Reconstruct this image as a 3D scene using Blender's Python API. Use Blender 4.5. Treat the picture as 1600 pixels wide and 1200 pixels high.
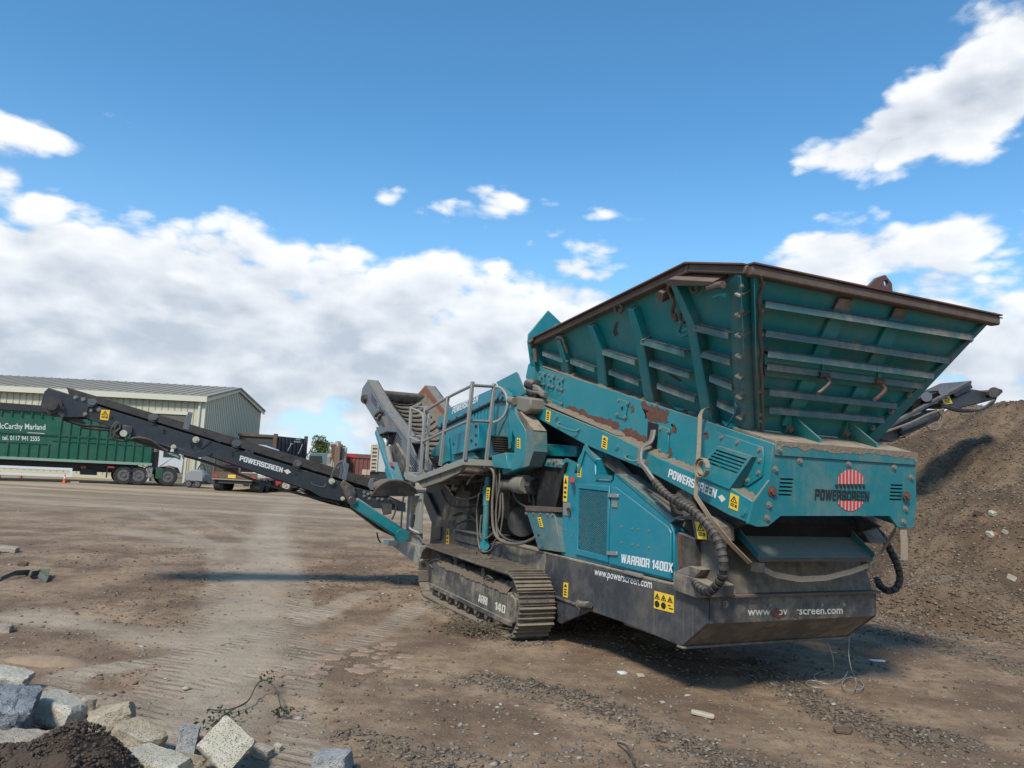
import bpy, bmesh, math, random
import numpy as np
from mathutils import Vector, Matrix
from mathutils.geometry import tessellate_polygon
R_ = math.radians
for o in list(bpy.data.objects): bpy.data.objects.remove(o)
S = bpy.context.scene
COL = S.collection

# ------------------------------------------------------------------ camera
CAM_H = 1.9
F_PX = 1204.0                      # focal length in pixels of a 1600 px wide picture
PITCH, ROLL, YAW = R_(-6.39), R_(3.01), R_(-25.39)
def _rx(a):
    c, s = math.cos(a), math.sin(a); return np.array([[1,0,0],[0,c,-s],[0,s,c]])
def _rz(a):
    c, s = math.cos(a), math.sin(a); return np.array([[c,-s,0],[s,c,0],[0,0,1]])
WC = _rz(ROLL) @ _rx(PITCH)        # (right, down, forward): world -> camera
cam_d = bpy.data.cameras.new('camera'); cam = bpy.data.objects.new('camera', cam_d); COL.objects.link(cam)
cam_d.sensor_width = 36.0; cam_d.sensor_fit = 'HORIZONTAL'; cam_d.lens = 36.0*F_PX/1600.0
cam_d.clip_start = 0.1; cam_d.clip_end = 3000
def _w(c):                         # camera vector (right, down, forward) -> world
    d = WC.T @ np.array(c, float); return Vector((d[0], d[2], -d[1]))
_r, _u, _b = _w((1,0,0)), _w((0,-1,0)), _w((0,0,-1))
cam.matrix_world = Matrix(((_r.x,_u.x,_b.x,0),(_r.y,_u.y,_b.y,0),(_r.z,_u.z,_b.z,CAM_H),(0,0,0,1)))
S.camera = cam

# ------------------------------------------------------------------ light
SUN_EL, SUN_AZ = 47.0, 203.0       # azimuth of the sun, clockwise from +Y
sd = bpy.data.lights.new('sun', 'SUN'); sun = bpy.data.objects.new('sun', sd); COL.objects.link(sun)
sd.energy = 2.95; sd.angle = R_(9.0); sd.color = (1.0, 0.93, 0.82)
_sd = Vector((math.sin(R_(SUN_AZ))*math.cos(R_(SUN_EL)), math.cos(R_(SUN_AZ))*math.cos(R_(SUN_EL)), math.sin(R_(SUN_EL))))
sun.rotation_euler = _sd.to_track_quat('Z', 'Y').to_euler(); sun.location = (0, -30, 40)
S.view_settings.view_transform = 'Standard'; S.view_settings.look = 'None'
S.view_settings.exposure = 0.48; S.view_settings.gamma = 1.0
S.view_settings.use_curve_mapping = False
S.render.engine = 'CYCLES'

class NT:
    """tiny helper for node trees"""
    def __init__(s, tree): s.t = tree; s.n = tree.nodes; s.l = tree.links
    def new(s, ty, **kw):
        n = s.n.new(ty)
        for k, v in kw.items(): setattr(n, k, v)
        return n
    def put(s, sock, val):
        if hasattr(val, 'is_linked') or isinstance(val, bpy.types.NodeSocket): s.l.new(val, sock)
        elif val is not None: sock.default_value = val
    def math(s, op, a, b=None, c=None, clamp=False):
        n = s.new('ShaderNodeMath', operation=op); n.use_clamp = clamp
        for i, x in enumerate((a, b, c)):
            if x is not None: s.put(n.inputs[i], x)
        return n.outputs[0]
    def vmath(s, op, a, b=None):
        n = s.new('ShaderNodeVectorMath', operation=op); s.put(n.inputs[0], a)
        if b is not None: s.put(n.inputs[1], b)
        return n.outputs['Value'] if op in ('DOT_PRODUCT','LENGTH') else n.outputs[0]
    def noise(s, vec, scale, detail=4, rough=0.55, dist=0.0):
        n = s.new('ShaderNodeTexNoise'); s.put(n.inputs['Vector'], vec); n.inputs['Scale'].default_value = scale
        n.inputs['Detail'].default_value = detail; n.inputs['Roughness'].default_value = rough; n.inputs['Distortion'].default_value = dist
        return n.outputs[0]
    def ramp(s, x, a, b, lo=0.0, hi=1.0, smooth=True):
        n = s.new('ShaderNodeMapRange'); n.interpolation_type = 'SMOOTHSTEP' if smooth else 'LINEAR'
        s.put(n.inputs[0], x); n.inputs[1].default_value = a; n.inputs[2].default_value = b
        n.inputs[3].default_value = lo; n.inputs[4].default_value = hi; return n.outputs[0]
    def mix(s, f, a, b, mode='MIX'):
        n = s.new('ShaderNodeMix', data_type='RGBA', blend_type=mode); s.put(n.inputs[0], f)
        s.put(n.inputs[6], a if not isinstance(a, tuple) else (*a, 1)[:4]); s.put(n.inputs[7], b if not isinstance(b, tuple) else (*b, 1)[:4])
        return n.outputs[2]
    def scale(s, vec, xyz):
        return s.vmath('MULTIPLY', vec, xyz)

# ------------------------------------------------------------------ sky
W = bpy.data.worlds.new('World'); S.world = W; W.use_nodes = True
t = NT(W.node_tree); t.n.clear()
wo = t.new('ShaderNodeOutputWorld'); bg = t.new('ShaderNodeBackground'); bg.inputs['Strength'].default_value = 0.138
t.l.new(bg.outputs[0], wo.inputs[0])
sky = t.new('ShaderNodeTexSky', sky_type='NISHITA'); sky.sun_disc = False
sky.sun_elevation = R_(SUN_EL); sky.sun_rotation = R_(SUN_AZ); sky.altitude = 50; sky.air_density = 1.0; sky.dust_density = 0.6; sky.ozone_density = 2.2
tc = t.new('ShaderNodeTexCoord'); D = t.vmath('NORMALIZE', tc.outputs['Generated'])
sx = t.new('ShaderNodeSeparateXYZ'); t.l.new(D, sx.inputs[0])
az = t.math('ARCTAN2', sx.outputs[0], sx.outputs[1]); el = t.math('ARCSINE', sx.outputs[2])
def dir_px(px, py):
    c = WC.T @ np.array([px-800, py-600, F_PX]); d = np.array([c[0], c[2], -c[1]]); d /= np.linalg.norm(d)
    return math.atan2(d[0], d[1]), math.asin(d[2])
def bank(px, py, rx, ry, amp, tilt=0.0):
    """a soft cloud bank round a direction of the sky: centre and half sizes in picture pixels"""
    a0, e0 = dir_px(px, py); ca, sa = math.cos(tilt), math.sin(tilt)
    da = t.math('SUBTRACT', az, a0); de = t.math('SUBTRACT', el, e0)
    p = t.math('MULTIPLY', t.math('ADD', t.math('MULTIPLY', da, ca), t.math('MULTIPLY', de, sa)), F_PX/rx)
    q = t.math('MULTIPLY', t.math('SUBTRACT', t.math('MULTIPLY', de, ca), t.math('MULTIPLY', da, sa)), F_PX/ry)
    r2 = t.math('ADD', t.math('MULTIPLY', p, p), t.math('MULTIPLY', q, q))
    return t.math('MULTIPLY', t.math('POWER', 2.718, t.math('MULTIPLY', r2, -1.0)), amp)
# cloud layout: general cover thickens towards the horizon, banks where the photograph has them
bias = t.math('ADD', t.ramp(el, R_(6), R_(27), 0.10, -0.20), t.ramp(el, R_(7), R_(15), 0.26, 0.0))
BANKS = [(-40,260,150,60,.13),(90,370,300,70,.20),(250,430,420,90,.10),(560,420,260,70,.13),(760,430,180,50,.12),(900,470,220,60,.09),(120,500,420,100,.16),(640,540,420,80,.10),
         (1350,228,170,52,.46,0.16),(1450,190,120,55,.20,.3),(1560,115,120,85,.44,0.5),(1640,60,110,120,.20),(1330,245,110,30,.10),(1410,385,160,46,.36),(1540,345,80,26,.14),(1300,410,70,24,.12),(1560,520,170,90,.16),
         (800,318,75,28,.28),(920,335,60,26,.28),(628,324,60,24,.26),(960,385,40,16,.12),(520,335,50,20,.14),(205,190,45,12,.26),(25,205,80,30,.28),(315,216,50,12,.24),(200,248,90,18,.16),(1172,345,24,14,.12),
         (1350,500,220,80,.14),(1090,425,130,50,.12),(250,270,110,14,.10),(150,240,60,10,.08),(560,60,700,170,-.16),(1060,190,230,170,-.20),(1180,370,90,50,-.14),(1320,310,200,18,-.20),(470,230,240,60,-.10),(110,238,90,12,-.10),(560,600,200,30,-.07),(490,665,110,38,-.24),(1060,360,120,50,-.10)]
for b in BANKS:
    bias = t.math('ADD', bias, bank(*b))
def cloud(v, full=True):
    p = t.scale(v, (1.0, 1.0, 1.9)); wq = t.new('ShaderNodeTexNoise'); t.put(wq.inputs['Vector'], p); wq.inputs['Scale'].default_value = 5.0; wq.inputs['Detail'].default_value = 3
    p = t.vmath('ADD', p, t.scale(t.vmath('SUBTRACT', wq.outputs['Color'], (.5,.5,.5)), (.07,.07,.07)))
    n1 = t.noise(p, 5.2, 10, 0.60); n2 = t.noise(p, 15.0, 8, 0.62)
    vo = t.new('ShaderNodeTexVoronoi', feature='F1'); t.put(vo.inputs['Vector'], p); vo.inputs['Scale'].default_value = 11.0; vo.inputs['Detail'].default_value = 2.0; vo.inputs['Roughness'].default_value = .5
    puff = t.math('SUBTRACT', 1.16, vo.outputs['Distance'])
    q = t.math('ADD', t.math('ADD', t.math('MULTIPLY', n1, 0.54), t.math('MULTIPLY', n2, 0.20)), t.math('MULTIPLY', puff, 0.26))
    return t.math('ADD', t.math('MULTIPLY', t.math('SUBTRACT', q, 0.5), 1.75), 0.5)
n0 = cloud(D)
n_up = cloud(t.vmath('ADD', D, (0.008, -0.004, 0.030)))
dens = t.math('ADD', n0, bias)
mask = t.ramp(dens, 0.45, 0.66)
thick = t.ramp(dens, 0.62, 1.0)
rim = t.math('SUBTRACT', n0, n_up)
lit = t.math('ADD', t.math('MULTIPLY', rim, 1.5), t.math('SUBTRACT', 0.84, t.math('MULTIPLY', thick, 0.42)), clamp=True)
low = t.ramp(el, R_(5), R_(14), .36, 0.0)
lit = t.math('SUBTRACT', lit, low, clamp=True)
ccol = t.mix(lit, (2.85, 3.15, 3.6), (5.5, 5.55, 5.65))
hz = t.ramp(el, R_(0), R_(26), 0.55, 0.0)
skyc = t.mix(1.0, sky.outputs[0], (0.47, 0.86, 1.0), 'MULTIPLY')
skyc = t.mix(hz, skyc, (2.5, 3.7, 5.5))
skyc = t.mix(t.ramp(el, R_(0), R_(7), .6, 0.0), skyc, (4.0, 4.7, 5.6))
fin = t.mix(t.math('MULTIPLY', mask, 0.94), skyc, ccol)
t.l.new(fin, bg.inputs['Color'])

# ------------------------------------------------------------------ pixel <-> place helpers
C0 = np.array([0, 0, CAM_H])
def ray(px, py):
    d = WC.T @ np.array([px-800, py-600, F_PX]); return np.array([d[0], d[2], -d[1]])
def hit(px, py, n, p0):
    d = ray(px, py); n = np.asarray(n, float); k = np.dot(n, np.asarray(p0)-C0)/np.dot(n, d); return C0+k*d
def gnd(px, py, z=0.0): return hit(px, py, (0,0,1), (0,0,z))
def atY(px, py, Y): return hit(px, py, (0,1,0), (0,Y,0))
# machine frame: u along the machine to the hopper end, v to its far side, w up
MU = np.array([-math.sin(YAW), -math.cos(YAW), 0]); MV = np.array([math.cos(YAW), -math.sin(YAW), 0]); MW = np.array([0,0,1.0])
MO = gnd(798, 1001)
VC = 1.553                          # lateral centre of the machine
def loc(P): P = np.asarray(P)-MO; return np.array([P@MU, P@MV, P@MW])
def glob(a): return MO+a[0]*MU+a[1]*MV+a[2]*MW
def gu(px, py, u): return loc(hit(px, py, MU, MO+u*MU))
def gv(px, py, v): return loc(hit(px, py, MV, MO+v*MV))
def gz(px, py, z): return loc(hit(px, py, MW, MO+z*MW))
def gp(px, py, n, p0): return loc(hit(px, py, n[0]*MU+n[1]*MV+n[2]*MW, glob(p0)))
def mir(p): return np.array([p[0], 2*VC-p[1], p[2]])

# ------------------------------------------------------------------ mesh helpers
def tag(o, label=None, cat=None, group=None, kind=None):
    if label: o['label'] = label
    if cat: o['category'] = cat
    if group: o['group'] = group
    if kind: o['kind'] = kind
    return o
def thing(name, l, label, cat, rz=0.0, group=None):
    o = bpy.data.objects.new(name, None); COL.objects.link(o); o.location = l; o.rotation_euler = (0,0,rz); o.empty_display_size = .2
    return tag(o, label, cat, group)
def A(p): return np.asarray(p, float)
def unit(x): x = A(x); return x/(np.linalg.norm(x)+1e-12)
class MB:
    def __init__(s): s.v = []; s.f = []
    def add(s, vs, fs):
        k = len(s.v); s.v += [tuple(map(float, x)) for x in vs]; s.f += [tuple(i+k for i in f) for f in fs]; return s
    def prism(s, pts, ext, holes=()):
        ext = A(ext); loops = [[A(p) for p in pts]]+[[A(p) for p in h] for h in holes]
        flat = [p for l in loops for p in l]; n = len(flat)
        vs = flat+[p+ext for p in flat]
        if holes:
            tris = tessellate_polygon([[Vector(p) for p in l] for l in loops])
            fs = [tuple(f) for f in tris]+[tuple(i+n for i in reversed(f)) for f in tris]
        else:
            fs = [tuple(range(n)), tuple(range(2*n-1, n-1, -1))]
        k = 0
        for l in loops:
            m = len(l)
            for i in range(m): j = (i+1) % m; fs.append((k+i, k+j, n+k+j, n+k+i))
            k += m
        return s.add(vs, fs)
    def box(s, c, size, M=None):
        c = A(c); h = A(size)/2
        q = [A((x*h[0], y*h[1], z*h[2])) for x in (-1,1) for y in (-1,1) for z in (-1,1)]
        if M is not None: q = [M @ p for p in q]
        return s.add([c+p for p in q], [(0,1,3,2),(4,6,7,5),(0,4,5,1),(2,3,7,6),(0,2,6,4),(1,5,7,3)])
    def bb(s, lo, hi): return s.box((A(lo)+A(hi))/2, A(hi)-A(lo))
    def beam(s, p0, p1, w, h, up=(0,0,1)):
        p0, p1 = A(p0), A(p1); d = unit(p1-p0); sd_ = unit(np.cross(d, up)); uu = np.cross(sd_, d)
        return s.box((p0+p1)/2, (np.linalg.norm(p1-p0), w, h), np.array([d, sd_, uu]).T)
    def cyl(s, p0, p1, r, r2=None, n=14, caps=True):
        p0, p1 = A(p0), A(p1); d = unit(p1-p0); a = unit(np.cross(d, (0,0,1) if abs(d[2]) < .9 else (1,0,0))); b = np.cross(d, a)
        r2 = r if r2 is None else r2; vs = []
        for p, rr in ((p0, r), (p1, r2)):
            vs += [p+rr*(math.cos(2*math.pi*i/n)*a+math.sin(2*math.pi*i/n)*b) for i in range(n)]
        fs = [(i, (i+1) % n, n+(i+1) % n, n+i) for i in range(n)]
        if caps: fs += [tuple(range(n-1, -1, -1)), tuple(range(n, 2*n))]
        return s.add(vs, fs)
    def ring(s, p0, p1, ro, ri, n=20):
        p0, p1 = A(p0), A(p1); d = unit(p1-p0); a = unit(np.cross(d, (0,0,1) if abs(d[2]) < .9 else (1,0,0))); b = np.cross(d, a)
        vs = []
        for p, rr in ((p0,ro),(p1,ro),(p1,ri),(p0,ri)):
            vs += [p+rr*(math.cos(2*math.pi*i/n)*a+math.sin(2*math.pi*i/n)*b) for i in range(n)]
        fs = []
        for k in range(4):
            k2 = (k+1) % 4
            fs += [(k*n+i, k*n+(i+1) % n, k2*n+(i+1) % n, k2*n+i) for i in range(n)]
        return s.add(vs, fs)
    def tube(s, pts, r, n=8, sub=5, closed=False):
        P = [A(p) for p in pts]
        if sub > 1 and len(P) > 2:
            Q = []
            for i in range(len(P)-1):
                a, b, c, d = P[max(i-1,0)], P[i], P[i+1], P[min(i+2, len(P)-1)]
                for k in range(sub):
                    x = k/sub; Q.append(.5*((2*b)+(-a+c)*x+(2*a-5*b+4*c-d)*x*x+(-a+3*b-3*c+d)*x**3))
            P = Q+[P[-1]]
        vs = []; nrm = None
        for i, p in enumerate(P):
            d = unit(P[min(i+1, len(P)-1)]-P[max(i-1, 0)])
            if nrm is None: nrm = unit(np.cross(d, (0,0,1) if abs(d[2]) < .9 else (1,0,0)))
            nrm = unit(nrm-np.dot(nrm, d)*d); b = np.cross(d, nrm)
            vs += [p+r*(math.cos(2*math.pi*k/n)*nrm+math.sin(2*math.pi*k/n)*b) for k in range(n)]
        m = len(P); fs = [(i*n+k, i*n+(k+1) % n, (i+1)*n+(k+1) % n, (i+1)*n+k) for i in range(m-1) for k in range(n)]
        fs += [tuple(range(n-1,-1,-1)), tuple(range((m-1)*n, m*n))]
        return s.add(vs, fs)
    def ribbon(s, pts, wid, th=0.004):
        """a strap: pts along, wid a vector across"""
        P = [A(p) for p in pts]; w_ = A(wid)/2; vs = []
        for i, p in enumerate(P):
            d = unit(P[min(i+1, len(P)-1)]-P[max(i-1,0)]); nn = unit(np.cross(d, w_))*th/2
            vs += [p-w_-nn, p+w_-nn, p+w_+nn, p-w_+nn]
        fs = []
        for i in range(len(P)-1):
            for k in range(4): fs.append((4*i+k, 4*i+(k+1) % 4, 4*i+4+(k+1) % 4, 4*i+4+k))
        fs += [(0,1,2,3), tuple(4*(len(P)-1)+k for k in (3,2,1,0))]
        return s.add(vs, fs)
    def bolt(s, p, n, r=.017, h=.014):
        n = unit(n); p = A(p); s.cyl(p, p+n*h*.35, r*1.55, n=10); return s.cyl(p+n*h*.35, p+n*h*1.3, r, n=6)
    def sheet(s, grid):
        """grid[i][j] of points -> quads (one sided sheet)"""
        m, n = len(grid), len(grid[0]); vs = [p for r in grid for p in r]
        return s.add(vs, [(i*n+j, i*n+j+1, (i+1)*n+j+1, (i+1)*n+j) for i in range(m-1) for j in range(n-1)])
    def build(s, name, mat, parent=None, bev=0.0, smooth=True, kind=None, ang=38, label=None):
        me = bpy.data.meshes.new(name); me.from_pydata(s.v, [], s.f)
        bm = bmesh.new(); bm.from_mesh(me); bmesh.ops.recalc_face_normals(bm, faces=bm.faces); bm.to_mesh(me); bm.free()
        if smooth:
            me.polygons.foreach_set('use_smooth', [True]*len(me.polygons)); me.set_sharp_from_angle(angle=R_(ang))
        me.materials.append(mat); o = bpy.data.objects.new(name, me); COL.objects.link(o)
        if parent is not None: o.parent = parent
        if bev:
            b = o.modifiers.new('bevel', 'BEVEL'); b.width = bev; b.segments = 1; b.limit_method = 'ANGLE'; b.angle_limit = R_(40)
        if kind: o['kind'] = kind
        if label: o['label'] = label
        return o
def text_on(s, mat, parent, name, bl, br, tl, bold=0.0, off=(0,0,0), shear=0.0, gaps=(), th=0.002):
    """flat lettering whose box has the given bottom-left, bottom-right and top-left corners"""
    cu = bpy.data.curves.new(name, 'FONT'); cu.body = s; cu.offset = bold; cu.resolution_u = 2; cu.extrude = 0.0; cu.shear = shear
    to = bpy.data.objects.new(name, cu); COL.objects.link(to)
    dg = bpy.context.evaluated_depsgraph_get(); me = bpy.data.meshes.new_from_object(to.evaluated_get(dg))
    bpy.data.objects.remove(to); n = len(me.vertices); co = np.empty(n*3); me.vertices.foreach_get('co', co); co = co.reshape(-1,3)
    lo, hi = co.min(0), co.max(0); bl, br, tl = A(bl)+A(off), A(br)+A(off), A(tl)+A(off)
    fx = (co[:,0]-lo[0])/(hi[0]-lo[0]); fy = (co[:,1]-lo[1])/(hi[1]-lo[1])
    q = bl+np.outer(fx, br-bl)+np.outer(fy, tl-bl)
    me.vertices.foreach_set('co', q.ravel())
    if gaps:
        bm = bmesh.new(); bm.from_mesh(me); bm.faces.ensure_lookup_table(); bm.verts.ensure_lookup_table()
        kill = []
        for fc in bm.faces:
            cx = np.mean([fx[v_.index] for v_ in fc.verts])
            if any(a <= cx <= b for a, b in gaps): kill.append(fc)
        bmesh.ops.delete(bm, geom=kill, context='FACES'); bm.to_mesh(me); bm.free()
    me.materials.clear(); me.materials.append(mat); me.update()
    o = bpy.data.objects.new(name, me); COL.objects.link(o); o.parent = parent; return o
_H = 1.5
def _b(*p): return list(p)
GLYPH = {
 'P': (1.0, [(0,0),(.33,0),(.33,.56),(.86,.56),(1,.70),(1,1.36),(.86,1.5),(0,1.5)], [[(.33,.82),(.67,.82),(.67,1.24),(.33,1.24)]]),
 'O': (1.0, [(0,.15),(.15,0),(.85,0),(1,.15),(1,1.35),(.85,1.5),(.15,1.5),(0,1.35)], [[(.34,.27),(.66,.27),(.66,1.23),(.34,1.23)]]),
 '0': (.94, [(0,.15),(.15,0),(.79,0),(.94,.15),(.94,1.35),(.79,1.5),(.15,1.5),(0,1.35)], [[(.33,.25),(.61,.25),(.61,1.25),(.33,1.25)]]),
 'W': (1.46, [(0,1.5),(.31,1.5),(.43,.56),(.56,1.5),(.90,1.5),(1.03,.56),(1.15,1.5),(1.46,1.5),(1.22,0),(.88,0),(.73,.78),(.58,0),(.24,0)], []),
 'E': (.84, [(0,0),(.84,0),(.84,.27),(.33,.27),(.33,.63),(.76,.63),(.76,.89),(.33,.89),(.33,1.23),(.84,1.23),(.84,1.5),(0,1.5)], []),
 'R': (1.0, [(0,0),(.33,0),(.33,.58),(.56,.58),(.67,.48),(.67,0),(1,0),(1,.54),(.88,.68),(1,.82),(1,1.36),(.86,1.5),(0,1.5)], [[(.33,.82),(.67,.82),(.67,1.24),(.33,1.24)]]),
 'S': (.98, [(0,.15),(.15,0),(.83,0),(.98,.15),(.98,.72),(.84,.87),(.33,.91),(.33,1.24),(.65,1.24),(.65,1.04),(.98,1.04),(.98,1.35),(.83,1.5),(.15,1.5),(0,1.35),(0,.79),(.14,.64),(.65,.60),(.65,.26),(.33,.26),(.33,.47),(0,.47)], []),
 'C': (.98, [(0,.15),(.15,0),(.83,0),(.98,.15),(.98,.56),(.65,.56),(.65,.26),(.33,.26),(.33,1.24),(.65,1.24),(.65,.95),(.98,.95),(.98,1.35),(.83,1.5),(.15,1.5),(0,1.35)], []),
 'N': (1.0, [(0,0),(.30,0),(.30,.86),(.70,0),(1,0),(1,1.5),(.70,1.5),(.70,.66),(.30,1.5),(0,1.5)], []),
 'A': (1.06, [(0,0),(.31,0),(.37,.30),(.69,.30),(.75,0),(1.06,0),(.76,1.5),(.30,1.5)], [[(.43,.56),(.63,.56),(.53,1.14)]]),
 'I': (.33, [(0,0),(.33,0),(.33,1.5),(0,1.5)], []),
 '1': (.58, [(.25,0),(.58,0),(.58,1.5),(.30,1.5),(0,1.22),(0,.98),(.25,1.08)], []),
 '4': (1.0, [(.52,0),(.84,0),(.84,.28),(1,.28),(1,.54),(.84,.54),(.84,1.5),(.46,1.5),(0,.58),(0,.28),(.52,.28)], [[(.26,.54),(.52,.54),(.52,1.06)]]),
 'X': (1.04, [(0,0),(.33,0),(.52,.46),(.71,0),(1.04,0),(.70,.76),(1.02,1.5),(.70,1.5),(.52,1.08),(.34,1.5),(.02,1.5),(.34,.76)], [])}
def block_text(s, mat, parent, name, bl, br, tl, off=(0,0,0), gaps=()):
    """heavy condensed capitals drawn as outlines, laid in the given box; each letter is cut where it is worn away"""
    x = 0; adv = []
    for ch in s:
        if ch == ' ': x += .5; continue
        w, o, h = GLYPH[ch]; adv.append((x, w, o, h)); x += w+.10
    T_ = x-.10; bl, br, tl = A(bl)+A(off), A(br)+A(off), A(tl)+A(off); vs, fs = [], []
    for x0, w, o, h in adv:
        if any(a <= (x0+w/2)/T_ <= b for a, b in gaps): continue
        loops = [[bl+(br-bl)*((x0+p)/T_)+(tl-bl)*(q/1.5) for p, q in l] for l in [o]+h]
        k = len(vs); fs += [tuple(i+k for i in f) for f in tessellate_polygon([[Vector(p) for p in l] for l in loops])]; vs += [tuple(p) for l in loops for p in l]
    me = bpy.data.meshes.new(name); me.from_pydata(vs, [], fs); me.materials.append(mat); o = bpy.data.objects.new(name, me); COL.objects.link(o); o.parent = parent; return o
def dup(o, parent=None, **kw):
    c = o.copy(); COL.objects.link(c)
    c.parent = parent if parent is not None else None
    for ch in o.children: dup(ch, c)
    return c

# value noise for relief
def _h(ix, iy, seed):
    n = (ix.astype(np.int64)*374761393+iy.astype(np.int64)*668265263+seed*1442695041) & 0x7fffffff
    n = ((n ^ (n >> 13))*1274126177) & 0x7fffffff; n = n ^ (n >> 16)
    return (n & 0xffff)/65535.0
def vnoise(x, y, seed=0):
    x = np.asarray(x, float); y = np.asarray(y, float); ix, iy = np.floor(x), np.floor(y); fx, fy = x-ix, y-iy
    fx = fx*fx*(3-2*fx); fy = fy*fy*(3-2*fy)
    a, b, c, d = _h(ix,iy,seed), _h(ix+1,iy,seed), _h(ix,iy+1,seed), _h(ix+1,iy+1,seed)
    return (a*(1-fx)+b*fx)*(1-fy)+(c*(1-fx)+d*fx)*fy
def fbm(x, y, oct=4, seed=0, gain=.5):
    s_ = 0; a = 1; tot = 0
    for k in range(oct): s_ = s_+a*(vnoise(x*2**k+17*k, y*2**k-9*k, seed+k)-.5); tot += a; a *= gain
    return s_/tot
# ------------------------------------------------------------------ materials
def mat(name):
    m = bpy.data.materials.new(name); m.use_nodes = True; t = NT(m.node_tree); b = t.n['Principled BSDF']; return m, t, b
DUST = (0.215, 0.175, 0.128)
def paint(name, col, rough=.45, dust=.35, top=.8, streak=.25, rust=0.0, metal=0.0, chips=.0, var=.12, spec=.5, dustcol=DUST, bump=.15):
    """weathered painted steel: uneven coat, settled dust, run marks, chipped spots showing rust"""
    m, t, b = mat(name); g = t.new('ShaderNodeNewGeometry'); P = g.outputs['Position']; N = g.outputs['Normal']
    n1 = t.noise(P, 1.7, 5, .6); n2 = t.noise(P, 9, 6, .65); n3 = t.noise(P, 55, 3, .6)
    c = t.mix(t.math('MULTIPLY', n1, 1.0), tuple(x*(1-var) for x in col), tuple(min(1, x*(1+var)) for x in col))
    # vertical run marks
    st = t.noise(t.scale(P, (11, 11, .9)), 1.6, 4, .6)
    sf = t.math('MULTIPLY', t.ramp(st, .50, .72), streak)
    sf = t.math('MULTIPLY', sf, t.ramp(n1, .35, .6))
    nz = t.new('ShaderNodeSeparateXYZ'); t.l.new(N, nz.inputs[0])
    up = t.math('MULTIPLY', t.ramp(nz.outputs[2], .25, .85), top)
    dn = t.math('ADD', t.math('MULTIPLY', n1, .55), t.math('MULTIPLY', n2, .45))
    df = t.math('MULTIPLY', t.ramp(dn, .42, .66), dust)
    upf = t.math('MULTIPLY', up, t.ramp(n2, .18, .55))
    f = t.math('MAXIMUM', t.math('MAXIMUM', df, upf), sf, clamp=True)
    fine = t.math('MULTIPLY', f, t.ramp(n3, .1, .75, .72, 1.05), clamp=True)
    dcol = t.mix(n2, tuple(x*.8 for x in dustcol), tuple(x*1.25 for x in dustcol))
    c = t.mix(fine, c, dcol)
    if chips or rust:
        rn = t.noise(P, 4.2, 8, .66); thr = .705-.12*rust
        rf = t.ramp(rn, thr, thr+.02)
        rc = t.mix(t.noise(P, 14, 5), (.075,.028,.016), (.17,.075,.042))
        c = t.mix(rf, c, rc)
        ch = t.noise(P, 38, 3, .6); cf = t.math('MULTIPLY', t.ramp(ch, .715-.05*chips, .735-.05*chips), .8)
        c = t.mix(cf, c, (.10,.075,.06))
    t.l.new(c, b.inputs['Base Color']); b.inputs['Metallic'].default_value = metal
    b.inputs['Specular IOR Level'].default_value = spec
    t.l.new(t.math('ADD', t.math('MULTIPLY', f, .35), t.math('ADD', rough-.08, t.math('MULTIPLY', n2, .16)), clamp=True), b.inputs['Roughness'])
    bp = t.new('ShaderNodeBump'); bp.inputs['Strength'].default_value = bump; bp.inputs['Distance'].default_value = .012
    t.l.new(t.math('ADD', t.math('MULTIPLY', n3, .35), t.math('ADD', t.math('ADD', n2, t.math('MULTIPLY', n1, 2.2)), t.math('MULTIPLY', f, .5))), bp.inputs['Height']); t.l.new(bp.outputs[0], b.inputs['Normal'])
    return m
def plain(name, col, rough=.6, metal=0.0, var=.2, scale=12, bump=.0, spec=.5):
    m, t, b = mat(name); g = t.new('ShaderNodeNewGeometry'); n = t.noise(g.outputs['Position'], scale, 5, .6)
    t.l.new(t.mix(n, tuple(x*(1-var) for x in col), tuple(min(1, x*(1+var)) for x in col)), b.inputs['Base Color'])
    b.inputs['Roughness'].default_value = rough; b.inputs['Metallic'].default_value = metal; b.inputs['Specular IOR Level'].default_value = spec
    if bump:
        bp = t.new('ShaderNodeBump'); bp.inputs['Strength'].default_value = bump; bp.inputs['Distance'].default_value = .02
        t.l.new(n, bp.inputs['Height']); t.l.new(bp.outputs[0], b.inputs['Normal'])
    return m
M = {}
TEAL = (.002, .180, .210)
M['teal'] = paint('teal_paint', TEAL, .40, .20, .75, .30, rust=.0, chips=.45)
M['teal_clean'] = paint('teal_paint_clean', (.003,.185,.245), .36, .10, .5, .14)
M['teal_dirty'] = paint('teal_paint_dirty', (.003,.150,.170), .50, .42, .9, .50, rust=.1, chips=.6)
M['teal_hopper'] = paint('teal_paint_hopper', (.002,.225,.240), .48, .40, .9, .35, rust=.15, chips=.5)
M['teal_dull'] = paint('teal_paint_dull', (.05,.14,.15), .55, .65, .9, .5)
M['dark'] = paint('charcoal_paint', (.036,.041,.049), .45, .34, .6, .45, chips=.2, var=.2)
M['dark_dusty'] = paint('charcoal_paint_dusty', (.046,.047,.048), .55, .80, .95, .9, rust=.2, chips=.7, var=.2, dustcol=(.27,.215,.155))
M['dark_clean'] = paint('charcoal_paint_clean', (.024,.030,.038), .38, .08, .4, .08, var=.15)
M['grimy'] = paint('grimy_steel', (.028,.027,.026), .6, .35, .9, .3, rust=.35)
M['dusty_plate'] = paint('dust_caked_plate', (.095,.085,.07), .7, .75, .95, .8, rust=.3, chips=.8, dustcol=(.31,.25,.18))
M['teal_caked'] = paint('dust_caked_teal', (.010,.155,.170), .6, .55, .9, .9, rust=.15, chips=.7, dustcol=(.19,.155,.12))
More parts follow.
